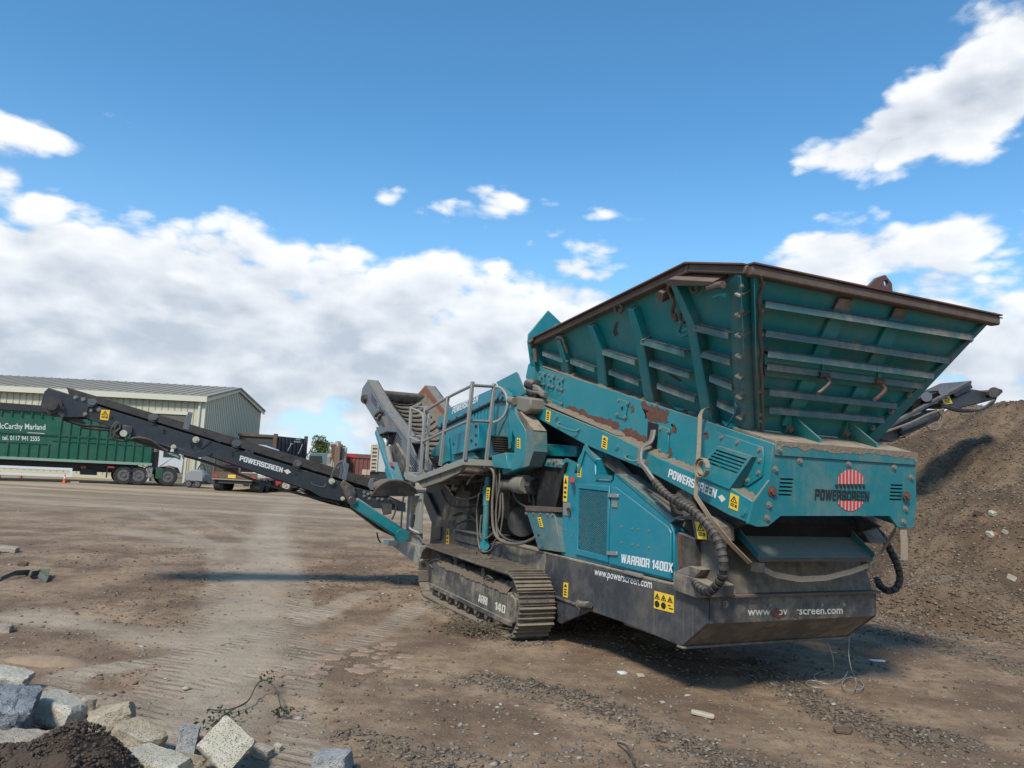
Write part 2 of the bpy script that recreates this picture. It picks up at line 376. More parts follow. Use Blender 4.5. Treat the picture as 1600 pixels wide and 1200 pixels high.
M['lip'] = paint('dusty_teal_edge', (.05,.13,.135), .6, 1.0, .9, .6, chips=.6, dustcol=(.27,.235,.185))
M['grey_steel'] = paint('galvanised_grey', (.235,.235,.215), .5, .35, .75, .3, dustcol=(.26,.225,.17))
M['conv_grey'] = paint('grey_blue_steel', (.115,.132,.158), .45, .3, .8, .35, chips=.2)
M['rim'] = paint('rusty_dusty_rim', (.100,.068,.052), .8, .55, .6, .4, rust=.7, dustcol=(.19,.145,.11))
M['rim_top'] = paint('rust_brown_rim', (.105,.050,.040), .75, .25, .35, .3, rust=.5)
M['rust'] = plain('bare_rust', (.115,.050,.034), .85, var=.45, scale=18, bump=.5)
M['orange_rust'] = plain('orange_rust', (.24,.085,.035), .85, var=.5, scale=7, bump=.4)
M['shoe'] = paint('track_steel', (.10,.082,.064), .68, .75, .95, .2, rust=.2, dustcol=(.235,.185,.13), bump=.4)
M['mud'] = plain('dry_mud', (.135,.100,.070), .95, var=.4, scale=30, bump=.8)
M['dirt_ledge'] = plain('ledge_dirt', (.20,.155,.112), .95, var=.35, scale=26, bump=.8)
M['rubber'] = paint('black_rubber', (.012,.012,.013), .75, .18, .5, .15, spec=.3)
M['belt'] = paint('conveyor_belt_rubber', (.010,.011,.014), .7, .08, .30, .05, spec=.25)
M['belt_dusty'] = paint('dusty_belt_rubber', (.05,.046,.042), .85, .5, .75, .1, spec=.2)
M['hose'] = paint('hydraulic_hose', (.020,.020,.022), .55, .35, .6, .1)
M['hose_dusty'] = paint('dusty_hose', (.12,.105,.085), .8, .6, .8, .1)
M['bolt'] = paint('bolt_steel', (.21,.19,.165), .5, .4, .5, .1, metal=.2)
M['steel'] = paint('worn_steel', (.30,.29,.27), .45, .3, .6, .2, metal=.4)
M['cast'] = paint('dusty_cast_motor', (.17,.155,.125), .7, .5, .8, .2)
M['yellow'] = plain('sticker_yellow', (.78,.50,.03), .55, var=.12, scale=40)
M['black'] = plain('sticker_black', (.012,.012,.012), .6)

M['white'] = plain('lettering_white', (.66,.66,.64), .6, var=.18, scale=50)
M['white_worn'] = plain('lettering_worn', (.62,.57,.46), .7, var=.25, scale=60)
M['red'] = plain('logo_red', (.50,.045,.05), .55, var=.15)
M['strap'] = plain('beige_webbing', (.30,.235,.165), .9, var=.25, scale=40, bump=.3)
M['void'] = plain('painted_recess_shade', (.010,.010,.011), .9)  # near-black colour stands in for shade inside openings and behind grilles
M['wire'] = plain('dull_wire', (.30,.29,.26), .5, metal=.3)
M['red_button'] = plain('red_knob', (.55,.03,.03), .4)
# ------------------------------------------------------------------ ground
def seg_dist(x, y, poly):
    best = np.full(np.shape(x), 1e9)
    for (ax, ay), (bx, by) in zip(poly[:-1], poly[1:]):
        dx, dy = bx-ax, by-ay; k = np.clip(((x-ax)*dx+(y-ay)*dy)/(dx*dx+dy*dy), 0, 1)
        best = np.minimum(best, np.hypot(x-ax-k*dx, y-ay-k*dy))
    return best
def gpoly(pxs): return [tuple(gnd(*p)[:2]) for p in pxs]
TRAIL = gpoly([(470,775),(430,800),(420,850),(415,900),(380,980),(330,1080),(270,1199)])
TRAIL2 = gpoly([(215,830),(330,850),(400,880)])
SMEAR = gpoly([(60,960),(190,985),(330,1010)])
MULCH1 = gpoly([(760,1060),(900,1090),(1020,1140),(1150,1199)])
MULCH2 = gpoly([(1180,1040),(1290,1110),(1400,1150),(1480,1160)])
MULCH3 = gpoly([(1380,985),(1480,1010),(1599,1050)])
MULCH5 = gpoly([(660,936),(720,968),(798,1008),(850,1004)])
MULCH4 = gpoly([(560,1150),(700,1195)])
TRK = gpoly([(215,790),(300,815),(370,850),(405,900),(395,980),(360,1080),(320,1199)])
TRK2 = gpoly([(620,930),(520,985),(380,1030),(200,1060)])
def sst(x, a, b): k = np.clip((x-a)/(b-a), 0, 1); return k*k*(3-2*k)
def masks(x, y):
    wob = .35*fbm(x*.9, y*.9, 4, 41)
    wb2 = .10*fbm(x*1.3, y*1.3, 3, 45); brk = np.clip(.75+1.6*fbm(x*.8, y*.8, 3, 47), 0, 1)
    tr = 1-sst(seg_dist(x, y, TRAIL)+wob*1.4, .22, .75)
    tr = np.maximum(tr, .6*(1-sst(seg_dist(x, y, TRAIL2)+wob*2, .3, .9)))
    lug = .55+.45*np.sign(np.sin((y*.95+x*.35)*42))
    for P_, off in ((TRK, .55), (TRK2, .5)):
        d_ = seg_dist(x, y, P_); tr = np.maximum(tr*.8, brk*(1-sst(np.abs(d_-off)+wb2, .10, .24))*(.55+.45*lug))
    tr = np.maximum(tr, .55*(1-sst(seg_dist(x, y, SMEAR)+wob*2, .1, .6)))
    mu = 1-sst(seg_dist(x, y, MULCH1)+wob*1.2, .05, .42)
    mu = np.maximum(mu, 1-sst(seg_dist(x, y, MULCH2)+wob*1.2, .05, .40))
    mu = np.maximum(mu, 1-sst(seg_dist(x, y, MULCH3)+wob*1.5, .15, .6))
    mu = np.maximum(mu, .8*(1-sst(seg_dist(x, y, MULCH5)+wob*.5, .0, .22)))
    mu = np.maximum(mu, .6*(1-sst(seg_dist(x, y, MULCH4)+wob*1.5, .0, .4)))
    rough = np.clip(.55+1.5*fbm(x*.45, y*.45, 4, 77), 0, 1)
    return tr*np.clip(1.15-.5*(rough-.5), 0, 1), mu, rough
def gheight(x, y):
    x = np.asarray(x, float); y = np.asarray(y, float)
    tr, mu, ro = masks(x, y); near = 1-sst(np.hypot(x, y-8), 14, 45)
    z = .07*fbm(x*.25, y*.25, 3, 5)
    z = z+near*((.02+.06*ro)*(1-.7*tr)*fbm(x*2.1, y*2.1, 4, 9)+(.010+.036*ro)*(1-.8*tr)*fbm(x*9, y*9, 3, 13)+mu*(.022+.085*fbm(x*6.5, y*6.5, 4, 21)))
    # tyre ridges across the trail
    z = z+near*tr*.006*np.sin(y*34+2.5*fbm(x*2,y*2,2,3))*np.clip(2*fbm(x*1.2, y*1.2, 2, 90)+.3, 0, 1)
    return z-.012
def axis(parts):
    out = []
    for a, b, n in parts: out += list(np.linspace(a, b, n, endpoint=False))
    return np.array(out+[parts[-1][1]])
xs = axis([(-600,-80,14),(-80,-20,40),(-20,-9,60),(-9,9,440),(9,20,60),(20,80,30),(80,600,12)])
ys = axis([(-300,-20,10),(-20,3,24),(3,13,300),(13,24,120),(24,60,120),(60,700,30)])
X, Y = np.meshgrid(xs, ys); Z = gheight(X, Y); tr_, mu_, ro_ = masks(X, Y)
me = bpy.data.meshes.new('ground'); nx, ny = len(xs), len(ys)
idx = np.arange(nx*ny).reshape(ny, nx); quads = np.stack([idx[:-1,:-1], idx[:-1,1:], idx[1:,1:], idx[1:,:-1]], -1).reshape(-1, 4)
me.vertices.add(nx*ny); me.vertices.foreach_set('co', np.stack([X, Y, Z], -1).ravel())
me.loops.add(quads.size); me.loops.foreach_set('vertex_index', quads.ravel().astype(np.int32))
me.polygons.add(len(quads)); me.polygons.foreach_set('loop_start', np.arange(0, quads.size, 4, dtype=np.int32)); me.polygons.foreach_set('loop_total', np.full(len(quads), 4, dtype=np.int32))
me.update(calc_edges=True); me.polygons.foreach_set('use_smooth', [True]*len(quads))
ln_ = np.zeros_like(X); w_ = .10*fbm(X*1.3, Y*1.3, 3, 45)
for P_, off in ((TRK, .55), (TRK2, .5)): ln_ = np.maximum(ln_, 1-sst(np.abs(seg_dist(X, Y, P_)-off)+w_, .08, .17))
for nm, arr in (('trail', tr_), ('mulch', mu_), ('rough', ro_), ('lane', ln_)):
    at = me.attributes.new(nm, 'FLOAT', 'POINT'); at.data.foreach_set('value', arr.ravel().astype(np.float32))
def earth(name, attrs=True, dark=1.0, moist=False):
    m, t, b = mat(name); g = t.new('ShaderNodeNewGeometry'); P = g.outputs['Position']
    big = t.noise(P, .16, 5, .6); mid = t.noise(P, .9, 6, .62); sm = t.noise(P, 6.5, 6, .68); fine = t.noise(P, 42, 4, .7)
    c = t.mix(t.ramp(mid, .36, .64), (0.151*dark,0.096*dark,0.059*dark), (0.331*dark,0.226*dark,0.143*dark))
    c = t.mix(t.math('MULTIPLY', t.ramp(sm, .42, .70), .65), c, (0.139*dark,0.091*dark,0.059*dark))
    c = t.mix(t.math('MULTIPLY', t.ramp(fine, .50, .75), .35), c, (0.396*dark,0.299*dark,0.203*dark))
    rust = t.noise(P, .55, 4, .6); c = t.mix(t.math('MULTIPLY', t.ramp(rust, .60, .72), .35), c, (0.240*dark,0.126*dark,0.066*dark))
    hgt = t.math('ADD', t.math('MULTIPLY', sm, .7), t.math('MULTIPLY', fine, .5))
    if attrs:
        def at(n): a = t.new('ShaderNodeAttribute', attribute_name=n); return a.outputs['Fac']
        c = t.mix(t.math('MULTIPLY', at('trail'), t.ramp(sm, .25, .65, .5, .95)), c, t.mix(mid, (.42,.345,.255), (.54,.455,.345)))
        c = t.mix(t.math('MULTIPLY', at('mulch'), t.ramp(sm, .35, .6, .25, .85)), c, t.mix(fine, (.085,.064,.045), (.23,.18,.125)))
        vec = t.vmath('DOT_PRODUCT', P, (.35, .95, 0)); tread = t.ramp(t.math('SINE', t.math('MULTIPLY', vec, 62.0)), -.2, .5)
        tread = t.math('MULTIPLY', tread, t.ramp(t.noise(P, 1.1, 3, .6), .42, .58)); tf = t.math('MULTIPLY', at('lane'), tread)
        c = t.mix(t.math('MULTIPLY', tf, .26), c, (.135,.100,.070)); hgt = t.math('SUBTRACT', hgt, t.math('MULTIPLY', tf, .35))
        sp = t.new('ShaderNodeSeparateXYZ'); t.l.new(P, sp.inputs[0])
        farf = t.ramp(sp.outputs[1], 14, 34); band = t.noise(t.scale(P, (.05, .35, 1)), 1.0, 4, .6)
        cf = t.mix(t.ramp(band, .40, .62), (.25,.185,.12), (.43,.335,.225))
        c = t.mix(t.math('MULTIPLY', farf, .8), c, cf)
    # small embedded chips of stone and brick
    vo = t.new('ShaderNodeTexVoronoi'); t.l.new(P, vo.inputs['Vector']); vo.inputs['Scale'].default_value = 27; vo.inputs['Randomness'].default_value = 1
    pick = t.new('ShaderNodeSeparateColor'); t.l.new(vo.outputs['Color'], pick.inputs[0])
    chip = t.math('MULTIPLY', t.ramp(vo.outputs['Distance'], .30, .22), t.ramp(pick.outputs[0], .86, .88))
    cc = t.mix(pick.outputs[1], (.20,.165,.13), (.42,.38,.32)); cc = t.mix(t.ramp(pick.outputs[2], .93, .94), cc, (.30,.12,.07))
    c = t.mix(t.math('MULTIPLY', chip, .85), c, cc)
    t.l.new(c, b.inputs['Base Color']); b.inputs['Roughness'].default_value = .95; b.inputs['Specular IOR Level'].default_value = .25
    bp = t.new('ShaderNodeBump'); bp.inputs['Strength'].default_value = .9; bp.inputs['Distance'].default_value = .04
    t.l.new(t.math('ADD', hgt, t.math('MULTIPLY', chip, .35)), bp.inputs['Height']); t.l.new(bp.outputs[0], b.inputs['Normal'])
    return m
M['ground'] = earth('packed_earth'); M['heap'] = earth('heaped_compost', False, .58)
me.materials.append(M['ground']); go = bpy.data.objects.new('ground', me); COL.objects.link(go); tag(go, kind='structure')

# ------------------------------------------------------------------ soil heap on the right
TOE = [(5.5,57),(3.2,40),(2.5,26),(4.2,19),(5.3,14.5),(5.75,12.0),(6.0,11.1),(6.7,10.5),(8.2,10.2),(11,9.4),(16,8.6),(26,8)]
def heap_h(x, y):
    d = seg_dist(x, y, TOE)
    # inside = to the right of / behind the toe line
    inside = np.zeros(np.shape(x), bool); poly = TOE+[(40,8),(40,57)]
    for (ax, ay), (bx, by) in zip(poly, poly[1:]+poly[:1]):
        c_ = ((ay > y) != (by > y)); 
        with np.errstate(divide='ignore', invalid='ignore'):
            xi = (bx-ax)*(y-ay)/(by-ay)+ax
        inside ^= c_ & (x < xi)
    d = np.minimum(d, np.abs(57-np.asarray(y, float))); d = np.where(inside, d, -d)+.7*fbm(x*.30, y*.30, 3, 50)+.25*fbm(x*1.1, y*1.1, 3, 54)
    h = np.where(d < 0, d*.5, .66*d); top = 4.05+.5*fbm(x*.18, y*.18, 3, 61)
    h = top-np.log1p(np.exp(np.clip((top-h)*2.2, -30, 30)))/2.2
    gap = np.clip(h, 0, 1)
    gully = fbm(x*.8+y*.25, y*.35, 3, 66)
    ter = .10*np.sin(h*5.2+5*fbm(x*.5, y*.5, 3, 81))*np.clip(h*.8, 0, 1)
    return h+ter+gap*(.60*gully+.26*fbm(x*1.7, y*1.7, 4, 70)+.12*fbm(x*7, y*7, 3, 74))
hx = axis([(-1,5,50),(5,12,230),(12,20,110),(20,38,40)]); hy = axis([(7.5,9.5,20),(9.5,16,220),(16,24,110),(24,58,50)])
HX, HY = np.meshgrid(hx, hy); HZ = heap_h(HX, HY)
hm = bpy.data.meshes.new('soil_heap'); nx, ny = len(hx), len(hy); idx = np.arange(nx*ny).reshape(ny, nx)
HZ = np.maximum(HZ, -.5); zq = HZ
quads = np.stack([idx[:-1,:-1], idx[:-1,1:], idx[1:,1:], idx[1:,:-1]], -1).reshape(-1, 4)
quads = quads[(zq.ravel()[quads].max(1) > -.2)]
hm.vertices.add(nx*ny); hm.vertices.foreach_set('co', np.stack([HX, HY, HZ], -1).ravel())
hm.loops.add(quads.size); hm.loops.foreach_set('vertex_index', quads.ravel().astype(np.int32))
hm.polygons.add(len(quads)); hm.polygons.foreach_set('loop_start', np.arange(0, quads.size, 4, dtype=np.int32)); hm.polygons.foreach_set('loop_total', np.full(len(quads), 4, dtype=np.int32))
hm.update(calc_edges=True); hm.polygons.foreach_set('use_smooth', [True]*len(quads)); hm.materials.append(M['heap'])
bm = bmesh.new(); bm.from_mesh(hm); bmesh.ops.delete(bm, geom=[v_ for v_ in bm.verts if not v_.link_faces], context='VERTS'); bm.to_mesh(hm); bm.free()
ho = bpy.data.objects.new('soil_heap', hm); COL.objects.link(ho); tag(ho, 'tall brown heap of screened soil rising behind the hopper on the right', 'soil heap')

# ------------------------------------------------------------------ loose stones, chips and mulch (nobody could count them)
rng = np.random.default_rng(7)
def scatter(name, pts, zfun, smin, smax, flat, m, parent=None, power=2.2, longf=1.0, tiltmax=.5, lift=.25):
    n = len(pts); r = rng
    base = np.array([(1,0,0),(-1,0,0),(0,1,0),(0,-1,0),(0,0,1),(0,0,-1),(.6,.6,.55),(-.6,.55,.5)])
    base_f = np.array([(0,6,4),(6,2,4),(2,7,4),(7,1,4),(1,3,4),(3,0,4),(0,2,6),(1,7,2),(0,5,2),(2,5,1),(1,5,3),(3,5,0)])
    sz = smin+(smax-smin)*r.random(n)**power; ang = r.random(n)*6.283
    V = base[None]*(1+.5*(r.random((n,8,3))-.5)); V = V*np.stack([sz*longf, sz, sz*flat*(.7+.6*r.random(n))], -1)[:,None,:]
    ti = (r.random(n)-.5)*tiltmax; c, s_ = np.cos(ti)[:,None], np.sin(ti)[:,None]
    V = np.stack([V[...,0]*c-V[...,2]*s_, V[...,1], V[...,0]*s_+V[...,2]*c], -1)
    c, s_ = np.cos(ang)[:,None], np.sin(ang)[:,None]
    V = np.stack([V[...,0]*c-V[...,1]*s_, V[...,0]*s_+V[...,1]*c, V[...,2]], -1)
    zc = zfun(pts[:,0], pts[:,1])+sz*flat*lift
    V = V+np.stack([pts[:,0], pts[:,1], zc], -1)[:,None,:]
    F = (base_f[None]+8*np.arange(n)[:,None,None]).reshape(-1,3)
    me = bpy.data.meshes.new(name); me.vertices.add(8*n); me.vertices.foreach_set('co', V.ravel())
    me.loops.add(F.size); me.loops.foreach_set('vertex_index', F.ravel().astype(np.int32)); me.polygons.add(len(F))
    me.polygons.foreach_set('loop_start', np.arange(0, F.size, 3, dtype=np.int32)); me.polygons.foreach_set('loop_total', np.full(len(F), 3, dtype=np.int32)); me.update(calc_edges=True)
    a = me.attributes.new('shade', 'FLOAT', 'FACE'); a.data.foreach_set('value', np.repeat(r.random(n), 12).astype(np.float32))
    me.materials.append(m); o = bpy.data.objects.new(name, me); COL.objects.link(o); tag(o, kind='stuff')
    return o
def shade_mat(name, lo, hi, odd=None, rough=.9):
    m, t, b = mat(name); a = t.new('ShaderNodeAttribute', attribute_name='shade'); g = t.new('ShaderNodeNewGeometry')
    c = t.mix(a.outputs['Fac'], lo, hi)
    if odd: c = t.mix(t.ramp(a.outputs['Fac'], .93, .935), c, odd)
    n = t.noise(g.outputs['Position'], 60, 4, .6); c = t.mix(t.math('MULTIPLY', n, .5), c, tuple(x*.6 for x in lo))
    t.l.new(c, b.inputs['Base Color']); b.inputs['Roughness'].default_value = rough; return m
M['pebble'] = shade_mat('pebbles', (.15,.118,.088), (.36,.31,.245), (.26,.11,.07)); M['pebble_pale'] = shade_mat('pale_stones', (.26,.22,.175), (.50,.46,.39), (.28,.12,.08))
M['chip'] = shade_mat('wood_chips', (.060,.043,.029), (.25,.19,.13), (.34,.30,.24)); M['clod'] = shade_mat('clods', (.105,.077,.056), (.235,.185,.138))
def fan(n, d0, d1, a0=-38, a1=38, pw=1.6):
    d = d0+(d1-d0)*rng.random(n)**pw; a = np.radians(a0+(a1-a0)*rng.random(n)); return np.stack([d*np.sin(a), d*np.cos(a)], -1)
def heapfree(p): return p[heap_h(p[:,0], p[:,1]) < .05]
p = heapfree(fan(20000, 4.2, 28, pw=1.3)); p = p[masks(p[:,0], p[:,1])[0] < .25+.75*rng.random(len(p))]; scatter('gravel', p, gheight, .004, .024, .42, M['pebble'], power=3.2, longf=1.25)
p = heapfree(fan(380, 4.4, 30, pw=1.25)); scatter('pale_stones', p, gheight, .012, .045, .42, M['pebble_pale'], power=3.4, longf=1.3)
p = heapfree(fan(60000, 4.2, 18, pw=1.4)); tr0, mu0, ro0 = masks(p[:,0], p[:,1]); p = p[(mu0+.55*ro0 > .6*rng.random(len(p))+.15) & (tr0 < .30)]
scatter('clods', p, gheight, .004, .030, .55, M['clod'], power=3.0)
p = heapfree(fan(120000, 4.2, 17, -20, 40)); tr0, mu0, ro0 = masks(p[:,0], p[:,1]); p = p[mu0 > .25+.7*rng.random(len(p))]
scatter('mulch', p, gheight, .004, .017, .35, M['chip'], longf=2.3, tiltmax=1.0, lift=.7)
p = np.stack([5+11*rng.random(60000)**1.3, 9.3+11*rng.random(60000)**1.2], -1); p = p[heap_h(p[:,0], p[:,1]) > .0]
scatter('heap_chips', p, heap_h, .005, .024, .45, M['chip'], longf=1.8, tiltmax=1.2, lift=.5)
p = np.stack([5.5+9*rng.random(9000)**1.3, 9.3+11*rng.random(9000)], -1); p = p[heap_h(p[:,0], p[:,1]) > .0]
scatter('heap_stones', p, heap_h, .006, .034, .55, M['pebble'], power=3)
q_ = np.array(TOE[4:11]); k_ = rng.integers(0, len(q_)-1, 2600); f_ = rng.random((2600,1)); p = q_[k_]*(1-f_)+q_[k_+1]*f_+rng.normal(size=(2600,2))*.38
scatter('toe_stones', p, lambda x, y: np.maximum(heap_h(x, y), gheight(x, y)), .008, .05, .6, M['clod'], power=3)
# ------------------------------------------------------------------ things in the background
def PX(px, py, Yd): return atY(px, py, Yd)
def back_mb_rect(x0, z0, x1, z1, y0, y1): return MB().bb((x0, y0, z0), (x1, y1, z1))
M['clad'] = plain('olive_cladding', (.47,.44,.31), .55, var=.07, scale=.6); M['clad_end'] = plain('shade_lifted_cladding', (.55,.525,.39), .55, var=.07, scale=.6)  # gable colour lightened to offset the shade on that wall
M['roof_sheet'] = plain('grey_roof_sheet', (.25,.22,.17), .7, var=.18, scale=1.0); M['trim'] = plain('cream_trim', (.52,.50,.40), .5, var=.06)
M['door_sheet'] = plain('grey_brown_shutter', (.17,.155,.13), .6, var=.1); M['tyre'] = plain('tyre_rubber', (.030,.029,.028), .85, var=.3); M['tyre_dusty'] = plain('dusty_tyre', (.14,.12,.095), .9, var=.3)
M['green'] = paint('trailer_green', (.003,.095,.050), .55, .3, .5, .4, dustcol=(.10,.12,.09)); M['green_dark'] = paint('trailer_green_dark', (.006,.075,.042), .5, .2, .5, .2)
M['cab_white'] = plain('cab_white', (.62,.62,.60), .35, var=.06); M['glass'] = plain('dark_glass', (.015,.02,.025), .08, spec=.8); M['chassis_black'] = plain('chassis_black', (.022,.022,.022), .6)
M['cone'] = plain('cone_orange', (.75,.11,.03), .6); M['truck_red'] = plain('faded_red', (.42,.035,.03), .5, var=.2); M['brown_red'] = plain('brown_red_container', (.155,.052,.040), .7, var=.3, scale=4)
M['black_cont'] = plain('black_container', (.040,.038,.044), .6, var=.25, scale=3); M['tan'] = plain('pale_tan', (.42,.35,.26), .75, var=.2); M['scrap'] = plain('scrap_brown', (.12,.075,.05), .9, var=.5, scale=6)
M['cab_teal'] = plain('cab_blue_green', (.10,.17,.18), .45); M['grey_mid'] = plain('mid_grey', (.23,.23,.22), .5); M['plate_y'] = plain('plate_yellow', (.70,.45,.06), .5)

YB = 50.0
cw = PX(322, 622, YB); xc, ze = cw[0], cw[2]; xl = -48.0; yr = YB+11.3; ym = YB+5.65; zr = PX(375, 610, ym)[2]
wh = thing('warehouse', (xc, YB, 0), 'olive metal clad warehouse with low pitched roof behind the green trailer', 'warehouse')
def W_(mb, name, m, par=None, **k):
    mb.v = [(x-xc, y-YB, z) for x, y, z in mb.v]; return mb.build(name, m, par or wh, **k)
dl = PX(238, 700, YB)[0]; dr = PX(291, 700, YB)[0]; dz = PX(270, 647, YB)[2]
W_(MB().prism([(xl,YB,0),(dl,YB,0),(dl,YB,dz),(dr,YB,dz),(dr,YB,0),(xc,YB,0),(xc,YB,ze),(xl,YB,ze)], (0,.2,0)), 'front_wall', M['clad'])
W_(MB().prism([(xc-.2,YB+.2,0),(xc-.2,yr,0),(xc-.2,yr,ze),(xc-.2,ym,zr),(xc-.2,YB+.2,ze)], (.2,0,0)), 'gable_wall', M['clad_end'])
W_(MB().bb((xl,yr-.2,0),(xc-.2,yr-.002,ze)), 'back_wall', M['clad'])
W_(MB().prism([(xl,YB-.35,ze-.02),(xl,ym,zr+.05),(xl,yr+.3,ze-.02),(xl,yr+.3,ze+.1),(xl,ym,zr+.2),(xl,YB-.35,ze+.12)], (xc-xl+.25,0,0)), 'roof', M['roof_sheet'])
W_(MB().bb((xl,YB-.42,ze-.28),(xc+.22,YB-.28,ze+.07)), 'gutter', M['trim'])
ribs = MB(); x = xl+.15
while x < xc-.1:
    if not (dl-.2 < x < dr+.2): ribs.bb((x,YB-.035,.3),(x+.05,YB-.002,ze-.02))
    else: ribs.bb((x,YB-.035,dz+.25),(x+.05,YB-.002,ze-.02))
    x += .42
W_(ribs, 'cladding_rib', plain('olive_rib', (.34,.325,.245), .55), kind='stuff')
ribs = MB(); y = YB+.35
while y < yr-.2:
    zt = ze+(zr-ze)*(1-abs(y-ym)/5.65)-.12; ribs.bb((xc+.002,y,.2),(xc+.035,y+.05,zt)); y += .34
W_(ribs, 'gable_rib', plain('grey_olive_rib', (.36,.345,.26), .55), kind='stuff')
rm = MB(); x = xl+.3
while x < xc:
    rm.beam((x,YB-.33,ze+.14),(x,ym,zr+.215),.05,.03); x += .6
W_(rm, 'roof_rib', M['roof_sheet'], kind='stuff')
W_(MB().beam((xc+.16,YB-.3,ze-.1),(xc+.16,ym,zr+.05),.06,.3).beam((xc+.16,ym,zr+.05),(xc+.16,yr+.3,ze-.1),.06,.3), 'barge_board', M['trim'])
dp = PX(313, 640, YB); W_(MB().cyl((dp[0],YB-.12,0),(dp[0],YB-.12,ze-.2),.09), 'downpipe', M['trim'])
W_(MB().bb((xc-.35,YB-.05,0),(xc+.05,YB-.002,ze-.3)), 'corner_flashing', M['trim'])
sh = MB()
for k in range(14): sh.bb((dl+.01,YB+.10,k*dz/14),(dr-.01,YB+.16,(k+1)*dz/14-.03))
W_(sh, 'roller_shutter', M['door_sheet']); W_(MB().bb((dl-.12,YB-.06,0),(dl+.02,YB-.003,dz+.1)).bb((dr-.02,YB-.06,0),(dr+.12,YB-.003,dz+.1)).bb((dl+.022,YB-.06,dz-.02),(dr-.022,YB-.003,dz+.14)), 'door_frame', M['trim'])
W_(MB().bb((dl-.1,YB-.045,dz-.55),(dr+.1,YB-.007,dz-.1)), 'door_header', plain('header_dark', (.10,.085,.07), .7))

M['rim_grey'] = plain('dusty_grey_rim', (.12,.115,.105), .6)
def wheel(par, c, r, w, axis=(0,1,0), rimmat=None, name='wheel'):
    """tyre with its rim, axle along axis; c is the outer face centre"""
    c = A(c); a = unit(axis); o = MB()
    o.cyl(c+a*.04, c+a*(w-.04), r, n=22); o.ring(c, c+a*.05, r*.93, r*.6, n=22); o.ring(c+a*(w-.05), c+a*w, r*.93, r*.6, n=22)
    t_ = o.build(name, M['tyre'], par); q = MB(); q.ring(c+a*.0, c+a*.06, r*.60, r*.34, n=18); q.cyl(c+a*.03, c+a*.05, r*.45, n=18); q.cyl(c-a*.03, c+a*.05, r*.2, n=10)
    q.build('rim', rimmat or M['rim_grey'], t_); return t_

# green bulk trailer and its tractor stand at an angle, heading away to the right
HT = R_(30.0); QT = gnd(216, 758); hd_ = A((math.cos(HT), math.sin(HT), 0)); nd_ = A((math.sin(HT), -math.cos(HT), 0))
def tp(px, py, d=0.0):
    """point of the near side plane (d metres behind it) under a pixel -> (along, d, z)"""
    p = hit(px, py, nd_, QT-nd_*d); return A(((p-QT) @ hd_, d, p[2]))
YT = 0.0; tl0 = tp(-70,700)[0]; tr0_ = tp(238,708)[0]; tz0 = tp(120,720)[2]; tz1 = tp(30,641)[2]; tn = tp(78,700)[0]
tra = thing('bulk_trailer', tuple(QT), 'long green bulk trailer with white lettering parked before the warehouse', 'trailer', HT)
def T_(mb, name, m, par=None, **k): return mb.build(name, m, par or tra, **k)
body = T_(MB().bb((tl0,0,tz0),(tr0_,2.45,tz1)), 'body', M['green'])
T_(MB().bb((tl0,-.09,tz0-.08),(tr0_+.03,-.002,tz0+.06)), 'bottom_rail', plain('pale_green_rail', (.23,.33,.25), .6))
T_(MB().bb((tl0,-.10,tz1-.02),(tr0_,2.5,tz1+.33)), 'rolled_tarp', plain('black_tarp', (.03,.032,.037), .8, var=.4, scale=3, bump=.4))
zm = tp(60,678)[2]; ztop2 = tp(60,655)[2]; zlow = tp(60,693)[2]; rx = tr0_-.06; RS = (tr0_-tn)/11.0
while rx > tl0:
    if rx > tn+.03: T_(MB().bb((rx-.06,-.07,tz0+.065),(rx,-.002,tz1-.03)), 'side_rib', M['green'])
    else:
        T_(MB().bb((rx-.06,-.07,tz0+.065),(rx,-.002,zlow-.02)), 'side_rib', M['green']); T_(MB().bb((rx-.06,-.07,ztop2+.1),(rx,-.002,tz1-.03)), 'side_rib', M['green'])
    rx -= RS
T_(MB().bb((tl0,-.05,zm-.05),(tr0_,-.003,zm+.02)), 'waist_rail', M['green_dark']); T_(MB().bb((tn+.04,-.04,zm-.32),(tr0_,-.004,zm-.27)), 'waist_rail', M['green'])
T_(MB().bb((tl0,-.04,zlow-.015),(tn,-.003,zlow+.02)), 'waist_rail', M['green'])
text_on('McCarthy Marland', M['white'], tra, 'lettering', tp(-6,672.5,-.012), tp(71,674.5,-.012), tp(-6,660.5,-.012), .012)
text_on('tel. 0117 941 2555', M['white'], tra, 'phone_lettering', tp(3.5,687.5,-.012), tp(62,689.5,-.012), tp(3.5,680,-.012), .014)
q = tp(43,676); T_(MB().bb((q[0],-.01,q[2]-.03),(tp(70,676)[0],-.004,q[2]+.02)), 'strapline', M['white_worn'])
T_(MB().bb((tl0,.5,.62),(tr0_-.6,.7,tz0-.09)), 'chassis_beam', M['chassis_black']); T_(MB().bb((tl0,1.8,.62),(tr0_-.6,2.0,tz0-.09)), 'chassis_beam', M['chassis_black'])
gz0, gz1, gx = tp(50,741.5)[2], tp(50,731)[2], tp(109,735)[0]
T_(MB().bb((tl0,-.02,gz0-.06),(gx,.04,gz0+.06)).bb((tl0,-.02,gz1-.07),(gx,.04,gz1+.07)).bb((gx,-.02,gz0-.06),(gx+.12,.04,gz1+.07)), 'side_guard', M['white'])
lx = tp(118,745)[0]; T_(MB().beam((lx,.3,.0),(lx,.3,.95),.22,.22).bb((lx-.2,.1,0),(lx+.2,.5,.08)), 'landing_leg', M['tan'])
for px in (-30,-58): wheel(tra, (tp(px,750)[0], .05, .5), .5, .32)
T_(MB().bb((tl0+1,.4,.4),(tl0+1.2,2,.6)), 'axle', M['chassis_black'])
